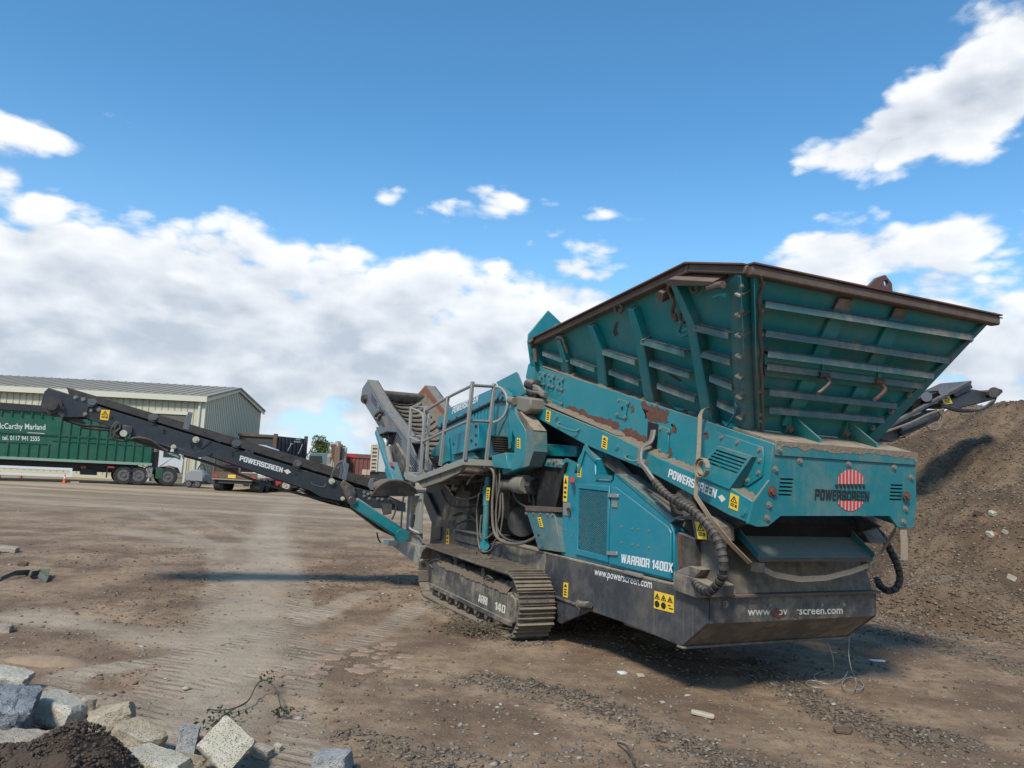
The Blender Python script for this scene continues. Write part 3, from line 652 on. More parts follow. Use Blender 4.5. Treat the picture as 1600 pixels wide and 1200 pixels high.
# tractor unit
YK = -.02; kx = tp(262,745)[0]; KO = QT+hd_*kx
trk = thing('truck_tractor', tuple(KO), 'white cabbed tractor unit with green side tank coupled to the green trailer', 'truck', HT)
def K_(mb, name, m, par=None, **k): return mb.build(name, m, par or trk, **k)
def kq(px, py, d=0.0): p = tp(px, py, d); return A((p[0]-kx, p[1], p[2]))
wr = .52; c0, c1 = kq(246,740)[0], kq(283,740)[0]; zb, zt = .75, kq(262,696)[2]
cab = K_(MB().prism([(c0,0,zb+.2),(-.66,0,zb+.2),(-.5,0,1.05),(0,0,1.17),(.5,0,1.05),(.66,0,zb),(c1,0,zb),(c1+.04,0,1.5),(c1-.14,0,zt-.35),(c1-.45,0,zt),(c0,0,zt)], (0,2.4,0)), 'cab', M['cab_white'])
q = [kq(260,704,-.012),kq(282,711.5,-.012),kq(281,718,-.012),kq(260,709,-.012)]; nb_ = K_(MB().prism(q, (0,-.012,0)), 'name_board', M['green_dark'])
text_on('McCarthy', M['white'], nb_, 'lettering', kq(262,709,-.027), kq(279,715.6,-.027), kq(262,706,-.027), .01)
K_(MB().prism([(c1+.045,.15,1.55),(c1+.045,2.25,1.55),(c1-.13,2.25,zt-.36),(c1-.13,.15,zt-.36)], (.02,0,.0)), 'windscreen', M['glass'])
K_(MB().bb((-.35,-.015,1.62),(c1-.22,-.003,1.95)), 'side_window', M['glass']); K_(MB().bb((c0-.35,.2,.8),(c0-.05,2.2,zt-.4)), 'cab_stack', M['chassis_black'])
fr0 = kq(150,740)[0]
for y in (.6,1.6): K_(MB().bb((fr0,y,.62),(c0+.5,y+.2,.92)), 'frame_rail', M['chassis_black'])
K_(MB().bb((kq(228,735)[0],0,.42),(kq(239,735)[0],.5,1.05)), 'fuel_tank', M['steel'], bev=.04); K_(MB().bb((kq(244,735)[0],0,.38),(kq(256,735)[0],.5,.98)), 'tool_locker', M['green_dark'], bev=.03)
for px in (193, 216):
    x_ = kq(px,745)[0]; wheel(trk, (x_, .0, wr), wr, .55); wheel(trk, (x_, 1.85, wr), wr, .55)
    fm = MB(); pts = [(x_+.60*math.cos(a), .28, wr+.60*math.sin(a)) for a in np.linspace(.3, 2.85, 9)]
    for a_, b_ in zip(pts[:-1], pts[1:]): fm.beam(a_, b_, .58, .03, (0,.001,1))
    K_(fm, 'mudguard', M['chassis_black'])
wheel(trk, (0, .02, wr), wr, .34); wheel(trk, (0, 2.05, wr), wr, .34)
x_ = kq(168,740)[0]; K_(MB().bb((x_-.05,-.02,.35),(x_,.6,.95)), 'mud_flap', M['chassis_black']); K_(MB().bb((kq(126,740)[0],.3,.45),(kq(152,740)[0],2.2,.75)), 'rear_bumper', M['chassis_black'])
K_(MB().bb((kq(126,735)[0],.27,.78),(kq(134,735)[0],.29,.92)), 'tail_light', plain('tail_lamp', (.32,.05,.03), .4)); K_(MB().bb((kq(168,735)[0],-.03,.88),(kq(178,735)[0],-.02,.97)), 'side_marker', plain('marker_red', (.45,.03,.03), .4))
K_(MB().box((kq(160,735)[0],1.2,1.0),(1.1,1.0,.12)), 'fifth_wheel', M['grimy'])

def cone(px, py, Yd, h, lab):
    b = PX(px, py, Yd); t_ = thing('traffic_cone', (b[0], Yd, 0), lab, 'traffic cone', group='orange cones near the trailer')
    MB().bb((-.18*h,-.18*h,0),(.18*h,.18*h,.04)).build('base', M['cone'], t_); MB().cyl((0,0,.04),(0,0,h),.15*h,.03*h,n=12).build('body', M['cone'], t_); MB().cyl((0,0,.5*h),(0,0,.68*h),.098*h,.072*h,n=12).build('reflective_band', M['white'], t_)
cone(33, 746, 44.5, .34, 'small orange cone seen through the trailer side guard'); cone(101, 748, 40.9, .52, 'tall orange cone at the end of the white side guard'); cone(-1, 748, 40.6, .45, 'orange cone cut by the left edge of the picture')

# grey towable compressor
q = PX(308, 757, 44.5); cp = thing('compressor', (q[0], 44.5, 0), 'rounded grey towable compressor beside the flatbed trailer', 'compressor')
hull = MB(); prof = [(-.55,.3),(-.6,.62),(-.45,.92),(-.1,1.02),(.3,.98),(.5,.75),(.52,.3)]
hull.prism([(a, -.45, b) for a, b in prof], (0,.9,0)).build('canopy', M['grey_mid'], cp, bev=.08)
MB().bb((-.62,-.4,.2),(.62,.4,.28)).build('frame', M['chassis_black'], cp)
for xx in (-.28, .22): wheel(cp, (xx,-.55,.2), .2, .14)
MB().tube([(-.05,0,1.0),(.1,0,1.3),(.25,0,1.3),(.38,0,.95)], .035).build('lifting_bail', M['chassis_black'], cp)

# flatbed trailer with a load of rusty beams
YF = 41.5; fb = PX(366, 767, YF); fl = thing('flatbed_trailer', (fb[0], YF, 0), 'brown flatbed trailer with yellow plate, its rear towards the camera', 'trailer')
def fp(px, py): p = PX(px, py, YF); return p[0]-fb[0], p[2]
xa, xb = fp(331,750)[0], fp(402,750)[0]; bz = fp(360,747)[1]
MB().bb((xa,0,bz-.1),(xb,7.5,bz+.06)).build('deck', M['tan'], fl); MB().bb((xa+.3,.1,bz-.3),(xb-.3,7,bz-.1)).build('underframe', M['chassis_black'], fl)
MB().bb((xa,-.04,bz-.02),(xb,-.002,bz+.32)).build('tail_board', M['scrap'], fl); MB().bb((fp(356.5,748)[0],-.06,bz+.0),(fp(368.5,748)[0],-.045,bz+.19)).build('number_plate', M['plate_y'], fl)
for a_ in (xa+.05, xb-.32): MB().bb((a_,-.06,bz+.03),(a_+.28,-.045,bz+.12)).build('tail_light', M['truck_red'], fl)
for px in (334.5, 342, 392, 400):
    c_ = MB(); xx = fp(px, 758)[0]; c_.cyl((xx-.13,.6,.36),(xx+.13,.6,.36),.36,n=18); c_.build('wheel', M['tyre'], fl); c2 = MB(); c2.cyl((xx-.13,1.6,.36),(xx+.13,1.6,.36),.36,n=18); c2.build('wheel', M['tyre'], fl)
for px in (333, 374): MB().bb((fp(px,735)[0]-.05,.02,bz+.06),(fp(px,735)[0]+.05,.14,bz+1.25)).build('stake', M['scrap'], fl)
rr = random.Random(4)
labs = ['rusty beam lying lowest on the flatbed', 'tan timber baulk on the flatbed load', 'dark girder across the flatbed load', 'pinkish steel beam on the flatbed load', 'rusty channel on top of the flatbed load', 'grey pipe on the flatbed load', 'green painted bar in the flatbed load', 'short brown beam end on the flatbed load']
cols = [M['scrap'], M['tan'], M['chassis_black'], plain('pink_steel', (.28,.15,.12), .8), M['rust'], M['grey_mid'], plain('dull_green', (.10,.17,.11), .7), M['scrap']]
for k in range(8):
    z = bz+.42+.17*(k//2)+.02*(k % 2); x0_ = xa+.05+rr.random()*.5+(k % 2)*.3; o = MB().beam((x0_, .15+.25*(k % 2), z), (x0_+1.6+rr.random()*.35, .9+.3*rr.random(), z+rr.uniform(-.03,.03)), .16, .15)
    o.v = [(x+fb[0], y+YF, z_) for x, y, z_ in o.v]; tag(o.build('steel_beam' if k != 1 else 'timber_baulk', cols[k], None, bev=.01), labs[k], 'beam', group='load on the flatbed trailer')

# red telehandler behind the conveyor
YR = 44.5; rb = PX(436, 769, YR); te = thing('telehandler', (rb[0], YR, 0), 'red telehandler parked behind the long black conveyor', 'telehandler')
def rp(px, py): p = PX(px, py, YR); return (p[0]-rb[0], 0, p[2])
MB().prism([rp(415,741),rp(452,744),rp(457,762),rp(449,764),rp(446,757),rp(436,757),rp(430,764),rp(419,762),rp(415,752)], (0,1.7,0)).build('body', M['truck_red'], te, bev=.03)
MB().prism([rp(417,737),rp(440,739),rp(441,720),rp(420,718)], (0,1.3,0)).build('cab', M['glass'], te, bev=.02)
MB().beam(rp(440,744), rp(462,750), .3, .3).build('boom', M['chassis_black'], te)
for px, s_ in ((418, .0), (447, .0)): wheel(te, (rp(px,765)[0], -.12, .36), .36, .3, rimmat=M['tan']); wheel(te, (rp(px,765)[0], 1.5, .36), .36, .3)
MB().prism([rp(424,748),rp(440,749),rp(441,752),rp(424,751)], (0,-.02,0)).build('grille', M['chassis_black'], te)

# black roll-off container with a white hook drawing
YC = 54.0; cA, cB, cC = PX(374,681,YC), PX(431,681,YC), PX(478,689,YC+4)
co = thing('skip_container', (cB[0], YC, 0), 'black roll-off container with white markings on its end', 'container')
def cl(p): return (p[0]-cB[0], p[1]-YC, p[2])
b0, b1, b2 = cl(cA), cl(cB), cl(cC); zt = b1[2]
MB().prism([(b0[0],0,.3),(b1[0],0,.3),(b2[0],b2[1],.3),(b0[0]+(b2[0]-b1[0]),b2[1],.3)], (0,0,zt-.3)).build('body', M['black_cont'], co)
MB().bb((b0[0]-.05,-.12,zt-.12),(b1[0]-.11,-.002,zt+.05)).build('top_rail', M['scrap'], co)
MB().bb((b1[0]-.12,-.14,.3),(b1[0]+.12,.1,zt+.14)).build('corner_post', M['scrap'], co); MB().box((b2[0],b2[1],zt/2+.3),(.22,.22,zt-.2)).build('corner_post', M['black_cont'], co)
e_ = unit(A(b2)-A((b1[0],0,b2[2]))); nrm_ = A((e_[1], -e_[0], 0)); Le = np.linalg.norm(A(b2[:2])-A(b1[:2]))
for k in range(8):
    p = A((b1[0],0,0))+e_*(Le*(k+.7)/8.2); MB().beam(p+nrm_*.03+A((0,0,.4)), p+nrm_*.03+A((0,0,zt-.1)), .1, .1, e_).build('end_rib', M['black_cont'], co)
pe = lambda f_, z: A((b1[0],0,0))+e_*(Le*f_)+nrm_*.12+A((0,0,z))
MB().beam(pe(.36,zt-1.0),pe(.46,zt-.45),.07,.02,nrm_).beam(pe(.46,zt-.45),pe(.52,zt-.45),.05,.02,nrm_).beam(pe(.84,zt-.45),pe(.72,zt-1.15),.07,.02,nrm_).build('painted_hook', M['white'], co)
for z_, a_, b_ in ((-.28,.56,.76),(-.1,.60,.75)): MB().beam(pe(a_,zt+z_),pe(b_,zt+z_),.012,.10,(0,0,1)).build('painted_mark', M['white_worn'], co)

# white car seen over the belt
q = PX(405, 704, 50.5); wc = thing('white_van', (q[0], 50.5, 0), 'white van roof showing above the conveyor belt', 'van')
MB().prism([(-1.1,0,.5),(1.1,0,.5),(1.12,0,1.9),(.7,0,2.45),(-.2,0,2.72),(-1.1,0,2.7)], (0,2,0)).build('body', M['cab_white'], wc, bev=.08); MB().bb((-.9,-.01,1.75),(.4,-.003,2.3)).build('side_window', M['glass'], wc)
for xx in (-.7,.7): wheel(wc, (xx,-.02,.35), .35, .2)

# blue-green cab truck
YG = 62.0; g0 = PX(498, 740, YG); gt = thing('cabover_truck', (g0[0], YG, 0), 'blue-green cabover truck facing the yard below the trees', 'truck')
def gl(px, py): p = PX(px, py, YG); return (p[0]-g0[0], 0, p[2])
MB().prism([gl(481,745),gl(511,745),gl(510,711),gl(506,707.5),gl(487,707.5),gl(482,712)], (0,2,0)).build('cab', M['cab_teal'], gt, bev=.05)
MB().prism([gl(483.5,722),gl(504,723),gl(503,712.5),gl(484.5,712)], (0,-.03,0)).build('windscreen', M['chassis_black'], gt)
MB().prism([gl(483,727),gl(507,728),gl(507,731),gl(483,730)], (0,-.04,0)).build('grille', M['chassis_black'], gt)
MB().bb((gl(480,725)[0],2.1,1.1),(gl(511,725)[0],8,2.45)).build('cargo_box', plain('pale_green_box', (.30,.36,.30), .6), gt)
for px in (484, 507): wheel(gt, (gl(px,745)[0]-.15,.8,.5), .5, .3, axis=(1,0,0))

# ragged stack of broken timber and concrete
YS = 58.0; s0 = PX(523, 735, YS); st = thing('timber_stack', (s0[0], YS, 0), 'tall ragged grey stack of old boards left of the red containers', 'timber stack')
rs = random.Random(11); wood = [plain('grey_board', (.30,.27,.23), .9, var=.3, scale=9), plain('brown_board', (.17,.11,.075), .9, var=.4, scale=9), plain('pale_board', (.40,.36,.30), .9, var=.3, scale=9)]
def sp_(px, py): p = PX(px, py, YS); return p[0]-s0[0], p[2]
for k in range(22):
    px = 512+24*rs.random(); topy = 714-1.35*max(0, min(px-511, 10))-1.6*max(0, min(px-518, 7))+1.6*max(0, px-529)+rs.uniform(-2,4)
    x_, zt_ = sp_(px, topy); MB().beam((x_+rs.uniform(-.15,.15), rs.uniform(0,1.2), 0), (x_, rs.uniform(0,1.2), zt_), rs.uniform(.15,.42), .12, (0,1,0)).build('board', wood[rs.choice((0,0,0,2,1))], st)

# containers
YO = 60.0
def container(name, pa, pb, ydepth, lab, m, roofm, Yd, logo=False):
    a, b = PX(*pa, Yd), PX(*pb, Yd); o = thing(name, (a[0], Yd, 0), lab, 'container')
    w, h = b[0]-a[0], a[2]; MB().bb((0,0,.25),(w,ydepth,h)).build('body', m, o); MB().bb((-.05,-.09,h-.02),(w+.05,ydepth,h+.28)).build('roof', roofm, o)
    n = max(4, int(w/.3))
    for k in range(n): MB().bb((w*(k+.25)/n,-.06,.3),(w*(k+.75)/n,-.002,h-.08)).build('corrugation', m, o)
    if logo:
        for f_ in (.42,.72): MB().bb((w*f_,-.075,h-1.25),(w*f_+.35,-.063,h-.85)).build('paper_label', M['tan'], o)
    return o
container('shipping_container', (534,713.5), (557,716), 5, 'red roofed container beside the ragged timber stack', M['brown_red'], M['truck_red'], YO)
container('shipping_container', (556.5,715), (583,717.5), 6, 'brown red corrugated container with two pale labels', M['brown_red'], M['brown_red'], YO-1.5, True)

# bulk tipper with a ladder up its tail
YV = 52.0; v0 = PX(577, 745, YV); tv = thing('bulk_tipper', (v0[0], YV, 0), 'pale bulk tipper trailer with ladder on its end beyond the grey conveyor', 'trailer')
def vp(px, py): p = PX(px, py, YV); return p[0]-v0[0], p[2]
w_, zt = vp(633,697); zl = vp(600,738)[1]; lw = vp(592,700)[0]; pale = plain('pale_grey_tank', (.42,.42,.41), .5, var=.1)
MB().prism([(0,0,zl),(w_,0,zl),(w_,0,zt),(w_*.7,0,zt+.22),(lw*1.2,0,zt+.22),(0,0,zt-.05)], (0,8,0)).build('body', pale, tv, bev=.04)
lad = plain('tan_ladder', (.46,.40,.30), .7)
for xx in (.04, lw-.08): MB().bb((xx,-.10,zl),(xx+.07,-.03,zt-.03)).build('ladder_rail', lad, tv)
for k in range(7): z = zl+(k+.4)*(zt-zl)/7.3; MB().bb((.112,-.10,z),(lw-.082,-.03,z+.09)).build('ladder_rung', lad, tv)
MB().bb((0,-.028,zl),(lw,-.002,zt-.06)).build('end_panel', plain('brown_panel', (.20,.165,.125), .8), tv)
MB().bb((0,.1,.55),(w_,7.5,zl-.003)).build('chassis', M['chassis_black'], tv)
for xx in (.3, w_-.5): wheel(tv, (xx,.4,.5), .5, .35, axis=(1,0,0))

# trees beyond the yard: trunk, limbs and a crown of small leaf clumps
def leafmat(name, lo, hi):
    m, t, b = mat(name); a = t.new('ShaderNodeAttribute', attribute_name='shade'); c = t.mix(a.outputs['Fac'], lo, hi)
    t.l.new(c, b.inputs['Base Color']); b.inputs['Roughness'].default_value = .6; b.inputs['Specular IOR Level'].default_value = .3
    try: b.inputs['Transmission Weight'].default_value = 0
    except Exception: pass
    return m
M['leaf1'] = leafmat('leaf_green', (.040,.070,.016), (.135,.165,.045)); M['leaf2'] = leafmat('leaf_dark_green', (.022,.042,.015), (.075,.10,.035)); M['bark'] = plain('bark', (.07,.055,.04), .9, var=.3)
def leaves(name, pts, size, m, parent, seed=0):
    r = np.random.default_rng(seed); n = len(pts); q = r.normal(size=(n,3)); q /= np.linalg.norm(q,axis=1)[:,None]
    a = np.cross(q, r.normal(size=(n,3))); a /= np.linalg.norm(a,axis=1)[:,None]; b = np.cross(q, a); s_ = size*(.5+r.random(n))[:,None]
    V = np.stack([pts-a*s_, pts-b*s_*.55+q*s_*.15, pts+a*s_, pts+b*s_*.55+q*s_*.15], 1).reshape(-1,3)
    me = bpy.data.meshes.new(name); me.from_pydata(V.tolist(), [], (np.arange(n)[:,None]*4+np.arange(4)).tolist())
    at = me.attributes.new('shade','FLOAT','FACE'); at.data.foreach_set('value', r.random(n).astype(np.float32)); me.materials.append(m)
    o = bpy.data.objects.new(name, me); COL.objects.link(o); o.parent = parent; return o
def tree(px, ybase_px, wpx, toppx, Yd, lab, m, seed, nl=2600, lean=.0, group='trees beyond the yard'):
    p = PX(px, ybase_px, Yd); x0 = p[0]; zt = PX(px, toppx, Yd)[2]; rad = wpx/2*Yd/F_PX; rr = np.random.default_rng(seed); o = thing('broadleaf_tree', (x0, Yd, 0), lab, 'tree', group=group)
    tk = MB(); tk.cyl((0,0,0),(.15,0,zt*.55), .28, .16, n=8)
    cl = []
    for k in range(26):
        a = rr.random()*6.283; e = rr.random()**.7; h = zt*(.42+.52*rr.random()); k_ = math.sqrt(max(.05, 1-((h/zt-.62)/.42)**2)); c_ = A((math.cos(a)*rad*.72*e*k_, math.sin(a)*rad*.72*e*k_, h)); cl.append(c_)
        if k < 9: tk.cyl((.1,0,zt*(.28+.02*k)), c_, .09, .03, n=6)
    tk.build('trunk', M['bark'], o)
    pts = []
    for c_ in cl:
        k = nl//len(cl); d = rr.normal(size=(k,3)); d /= np.linalg.norm(d,axis=1)[:,None]; pts.append(c_+d*(rad*.36*(.45+.55*rr.random(k)**.5))[:,None]*A((1,1,.8)))
    leaves('crown', np.concatenate(pts), rad*.055, m, o, seed); return o
tree(497, 745, 44, 681, 85, 'broad sunlit green tree above the blue-green truck', M['leaf1'], 3, 4200)
tree(464, 745, 16, 680, 92, 'small dark tree peeping over the black container', M['leaf2'], 5, 1200)
tree(519, 745, 30, 688, 82, 'yellowish tree top right of the broad green tree', leafmat('leaf_yellow_green', (.075,.085,.02), (.19,.19,.05)), 8, 1600)
tree(432, 745, 50, 690, 110, 'dark tree hidden behind the black container', M['leaf2'], 12, 1500)

# ------------------------------------------------------------------ foreground rubble
def stone_mat(name, lo, hi, hole=.5, big=3.0):
    m, t, b = mat(name); tc = t.new('ShaderNodeTexCoord'); P = tc.outputs['Object']
    n1 = t.noise(P, big, 5, .6); n2 = t.noise(P, 22, 5, .7); v = t.new('ShaderNodeTexVoronoi'); t.l.new(P, v.inputs['Vector']); v.inputs['Scale'].default_value = 95
    pit = t.math('MULTIPLY', t.ramp(v.outputs['Distance'], .34, .12), t.ramp(n2, .40, .55))
    c = t.mix(t.ramp(n1, .3, .7), lo, hi); c = t.mix(t.math('MULTIPLY', t.ramp(n2, .48, .7), .45), c, tuple(x*.62 for x in lo)); c = t.mix(t.math('MULTIPLY', pit, hole), c, tuple(x*.35 for x in lo))
    t.l.new(c, b.inputs['Base Color']); b.inputs['Roughness'].default_value = .93; b.inputs['Specular IOR Level'].default_value = .25
    bp = t.new('ShaderNodeBump'); bp.inputs['Strength'].default_value = 1.0; bp.inputs['Distance'].default_value = .022
    t.l.new(t.math('SUBTRACT', t.math('ADD', t.math('MULTIPLY', n2, .8), t.math('MULTIPLY', n1, .4)), t.math('MULTIPLY', pit, .9)), bp.inputs['Height']); t.l.new(bp.outputs[0], b.inputs['Normal'])
    return m
M['st_beige'] = stone_mat('beige_aircrete', (.40,.36,.275), (.50,.46,.365)); M['st_cream'] = stone_mat('cream_concrete', (.40,.365,.29), (.50,.46,.375), .3)
M['st_blue'] = stone_mat('blue_grey_slag', (.15,.162,.175), (.27,.28,.29), .7, 2); M['st_grey'] = stone_mat('grey_concrete', (.25,.248,.24), (.38,.375,.362), .4)
M['st_tan'] = stone_mat('tan_limestone', (.33,.26,.17), (.47,.40,.30), .25); M['st_brick'] = stone_mat('brick_orange', (.30,.11,.065), (.40,.17,.10), .3); M['st_pinkish'] = stone_mat('dusty_pink_stone', (.33,.27,.21), (.42,.36,.29), .3)
from mathutils import noise as mn
def rock(name, px, py, size, rot, seed, m, lab, cat='rubble block', lift=0.0, rough=.05, chop=.22, group='rubble at the front of the yard', yoff=0.0, zbase=None):
    """irregular broken block resting on the ground; px, py is where its foot stands"""
    p = gnd(px, py); r = random.Random(seed); bm = bmesh.new(); size = tuple(q*.92 for q in size); bmesh.ops.create_cube(bm, size=1.0)
    bmesh.ops.subdivide_edges(bm, edges=bm.edges[:], cuts=13, use_grid_fill=True)
    planes = []
    for k in range(9):       # broken faces: flat cuts at odd angles, deeper at the corners
        nn = Vector((r.uniform(-1,1), r.uniform(-1,1), r.uniform(-1,1))).normalized(); sup = .5*(abs(nn.x)+abs(nn.y)+abs(nn.z)); planes.append((nn, sup-chop*r.uniform(.25,1.15)*(.5 if sup < .6 else 1)))
    for nn, d in planes:
        for v_ in bm.verts:
            q = v_.co.dot(nn)-d
            if q > 0: v_.co -= nn*q
    for v_ in bm.verts:
        c = v_.co.copy(); n_ = mn.noise(c*3.1+Vector((seed*3.1, 0, 0))); n2_ = mn.noise(c*9+Vector((0, seed*1.7, 0))); n3_ = mn.noise(c*21+Vector((seed,seed,0)))
        v_.co = c*(1+rough*.9*n_+rough*.7*n2_+rough*.45*n3_)
    for v_ in bm.verts: v_.co = Vector((v_.co.x*size[0], v_.co.y*size[1], v_.co.z*size[2]))
    Rm = Matrix.Rotation(R_(rot[2]),3,'Z') @ Matrix.Rotation(R_(rot[0]),3,'X') @ Matrix.Rotation(R_(rot[1]),3,'Y'); bmesh.ops.rotate(bm, matrix=Rm, verts=bm.verts)
    zmin = min(v_.co.z for v_ in bm.verts); me = bpy.data.meshes.new(name); bm.to_mesh(me); bm.free()
    me.polygons.foreach_set('use_smooth', [True]*len(me.polygons)); me.set_sharp_from_angle(angle=R_(24)); me.materials.append(m)
    o = bpy.data.objects.new(name, me); COL.objects.link(o); o.location = (p[0], p[1]+yoff, (float(gheight(p[0], p[1]+yoff)) if zbase is None else zbase)-zmin-.012+lift)
    return tag(o, lab, cat, group)
rock('slag_boulder', 2, 1164, (.33,.33,.27), (12,8,20), 1, M['st_blue'], 'big blue-grey pitted boulder at the left edge, highest of the rubble', 'boulder', rough=.13, chop=.12, lift=.03)
rock('rubble_block', -6, 1078, (.50,.26,.15), (4,9,8), 2, M['st_cream'], 'pale slab tilted behind the blue-grey boulder', rough=.08)
rock('rubble_block', 88, 1140, (.36,.26,.20), (-6,10,-12), 3, M['st_cream'], 'large cream block beside the blue-grey boulder', rough=.05)
rock('rubble_block', 136, 1110, (.115,.11,.125), (4,5,25), 4, M['st_tan'], 'small tan cube standing behind the row of blocks', rough=.04)
rock('rubble_block', 172, 1142, (.29,.20,.15), (8,-18,20), 5, M['st_tan'], 'tan and grey block with a dark broken end', rough=.09)
rock('rubble_block', 216, 1176, (.33,.19,.135), (10,17,-14), 6, M['st_tan'], 'long tan block leaning down towards the right', rough=.05)
rock('rubble_block', 240, 1212, (.40,.22,.15), (2,6,-12), 7, M['st_beige'], 'beige block cut by the bottom edge of the picture', rough=.05)
rock('rubble_block', 291, 1180, (.125,.09,.21), (-8,6,12), 8, M['st_grey'], 'narrow blue-grey block standing on its end', rough=.05, chop=.08)
rock('rubble_block', 350, 1203, (.27,.20,.26), (-20,40,14), 9, M['st_beige'], 'large square beige block tipped on its corner', rough=.035, chop=.10)
rock('brick_fragment', 313, 1168, (.08,.08,.08), (5,25,30), 10, M['st_brick'], 'small orange brick fragment between two blocks', 'brick', rough=.06)
rock('rubble_stone', 410, 1177, (.15,.10,.07), (4,8,-20), 11, M['st_pinkish'], 'flat dusty stone right of the tipped beige block', 'stone', rough=.10)
rock('rubble_stone', 435, 1167, (.055,.05,.045), (10,8,-20), 12, M['st_cream'], 'little pale stone at the right end of the rubble', 'stone', rough=.10)
rock('rubble_block', 519, 1205, (.225,.18,.155), (3,-4,-8), 13, M['st_grey'], 'lone grey concrete block at the bottom edge, apart from the rest', rough=.05, chop=.12)
rock('rubble_block', 22, 1190, (.36,.24,.17), (3,4,10), 14, M['st_pinkish'], 'dusty slab below the blue-grey boulder behind the dark soil', rough=.08)
rock('rubble_block', 297, 1205, (.17,.13,.11), (3,14,30), 15, M['st_tan'], 'tan chunk between the beige blocks at the bottom edge', rough=.08)
# dark crumbly soil pile in the corner
def soil_pile():
    c = gnd(95, 1245); n = 130; g_ = np.linspace(-1.1, 1.1, n); gx, gy = np.meshgrid(g_, g_); rr_ = np.hypot(gx*1.0, gy*1.1); wx, wy = gx+c[0], gy+c[1]
    z = .37*np.exp(-(((gx-.08)/.33)**2+(gy/.36)**2)**1.4)+.24*np.exp(-(((gx+.42)/.36)**2+((gy+.02)/.36)**2))-.05
    k = np.clip((z+.05)*6, 0, 1); z = z+k*(.16*fbm(wx*4, wy*4, 3, 3)+.10*fbm(wx*13, wy*13, 3, 4)+.04*fbm(wx*44, wy*44, 2, 6)); z = z+gheight(wx, wy)-.02
    vs = np.stack([gx, gy, z], -1).reshape(-1,3); idx = np.arange(n*n).reshape(n,n); fs = np.stack([idx[:-1,:-1],idx[:-1,1:],idx[1:,1:],idx[1:,:-1]],-1).reshape(-1,4)
    zr_ = (z-gheight(wx, wy)).ravel(); fs = fs[zr_[fs].max(1) > -.06]
    me = bpy.data.meshes.new('soil_pile'); me.from_pydata(vs.tolist(), [], fs.tolist()); me.polygons.foreach_set('use_smooth',[True]*len(me.polygons))
    me.materials.append(plain('dark_crumbly_soil', (.072,.048,.033), .97, var=.55, scale=45, bump=1.0)); o = bpy.data.objects.new('soil_pile', me); COL.objects.link(o); o.location = (c[0], c[1], 0)
    tag(o, 'dark brown crumbly soil pile in the bottom left corner', 'soil pile')
    return c, z
soil_c, soil_z = soil_pile()
def pile_z(x, y):
    gx, gy = x-soil_c[0], y-soil_c[1]; return .40*np.exp(-(((gx-.10)/.30)**2+(gy/.36)**2))+.27*np.exp(-(((gx+.42)/.36)**2+((gy+.02)/.36)**2))-.05+gheight(x, y)
p = np.stack([soil_c[0]+rng.normal(size=5000)*.36-.1, soil_c[1]+rng.normal(size=5000)*.30], -1); p = p[pile_z(p[:,0],p[:,1])-gheight(p[:,0],p[:,1]) > 0]
scatter('soil_crumbs', p, lambda x,y: pile_z(x,y)+.01, .002, .016, .75, shade_mat('dark_crumbs', (.050,.034,.024), (.105,.074,.052)), tiltmax=1.5)

# old orange tiles worn flush with the ground
M['tile'] = stone_mat('worn_orange_tile', (.30,.20,.14), (.37,.265,.19), .3, 5)
def paving():
    r = random.Random(5); base = MB(); out = []
    o = thing('brick_paving', tuple(gnd(500, 1035)), 'worn patch of pale orange tiles showing through the earth', 'paving'); c = A(o.location)
    for px0, py0, px1, n in ((410,1050,640,22),(505,1032,690,16),(520,1018,620,9)):
        for k in range(n):
            px = px0+(px1-px0)*r.random(); py = py0+r.uniform(-9,9)-.05*(px-px0)
            if r.random() < .25: continue
            q = gnd(px, py); a0 = r.random()*6.28; w = r.uniform(.045,.10); pts = []
            m_ = r.choice((4,5,5,6))
            for i in range(m_):
                a = a0+6.283*i/m_+r.uniform(-.3,.3); pts.append((q[0]+w*1.45*math.cos(a)-c[0], q[1]+w*math.sin(a)-c[1], float(gheight(q[0],q[1]))+.004-c[2]+r.uniform(0,.004)))
            zz = pts[0][2]; pts = [(x,y,zz) for x,y,_ in pts]; MB().prism(pts, (0,0,-.05)).build('tile', M['tile'], o, bev=.006)
paving()
# small litter
def litter(name, px, py, lab, cat, pts, m, t_=.01, rz=0):
    q = gnd(px, py); o = MB().prism([(x,y,0) for x,y in pts], (0,0,t_)).build(name, m, None, bev=t_*.2); o.location = (q[0], q[1], float(gheight(q[0],q[1]))+.004); o.rotation_euler = (.05,.03,rz); return tag(o, lab, cat)
litter('timber_offcut', 1098, 1118, 'tan broken timber offcut on the bare earth in front of the machine', 'timber', [(-.09,-.025),(.06,-.035),(.10,-.02),(.09,.02),(-.05,.03),(-.10,.015)], M['tan'], .03, -.5)
litter('dark_stone', 1316, 1143, 'dark flat stone lying on its own at lower right', 'stone', [(-.08,-.04),(.03,-.06),(.09,-.01),(.06,.05),(-.05,.05)], M['scrap'], .03, .2)
litter('white_scrap', 971, 1052, 'white crumpled scrap left of the tan offcut', 'scrap', [(-.05,-.02),(.02,-.05),(.06,.0),(.0,.05)], M['white'], .02, 1)
litter('pale_scrap', 1372, 1029, 'pale flat strip of litter at the foot of the soil heap', 'litter', [(-.11,-.025),(.1,-.03),(.12,.02),(-.1,.03)], M['white'], .012, .1)
litter('tan_chip', 1000, 1057, 'pale tan chip beside the white scrap', 'stone', [(-.04,-.03),(.03,-.04),(.05,.03),(-.02,.04)], M['tan'], .02, .4)
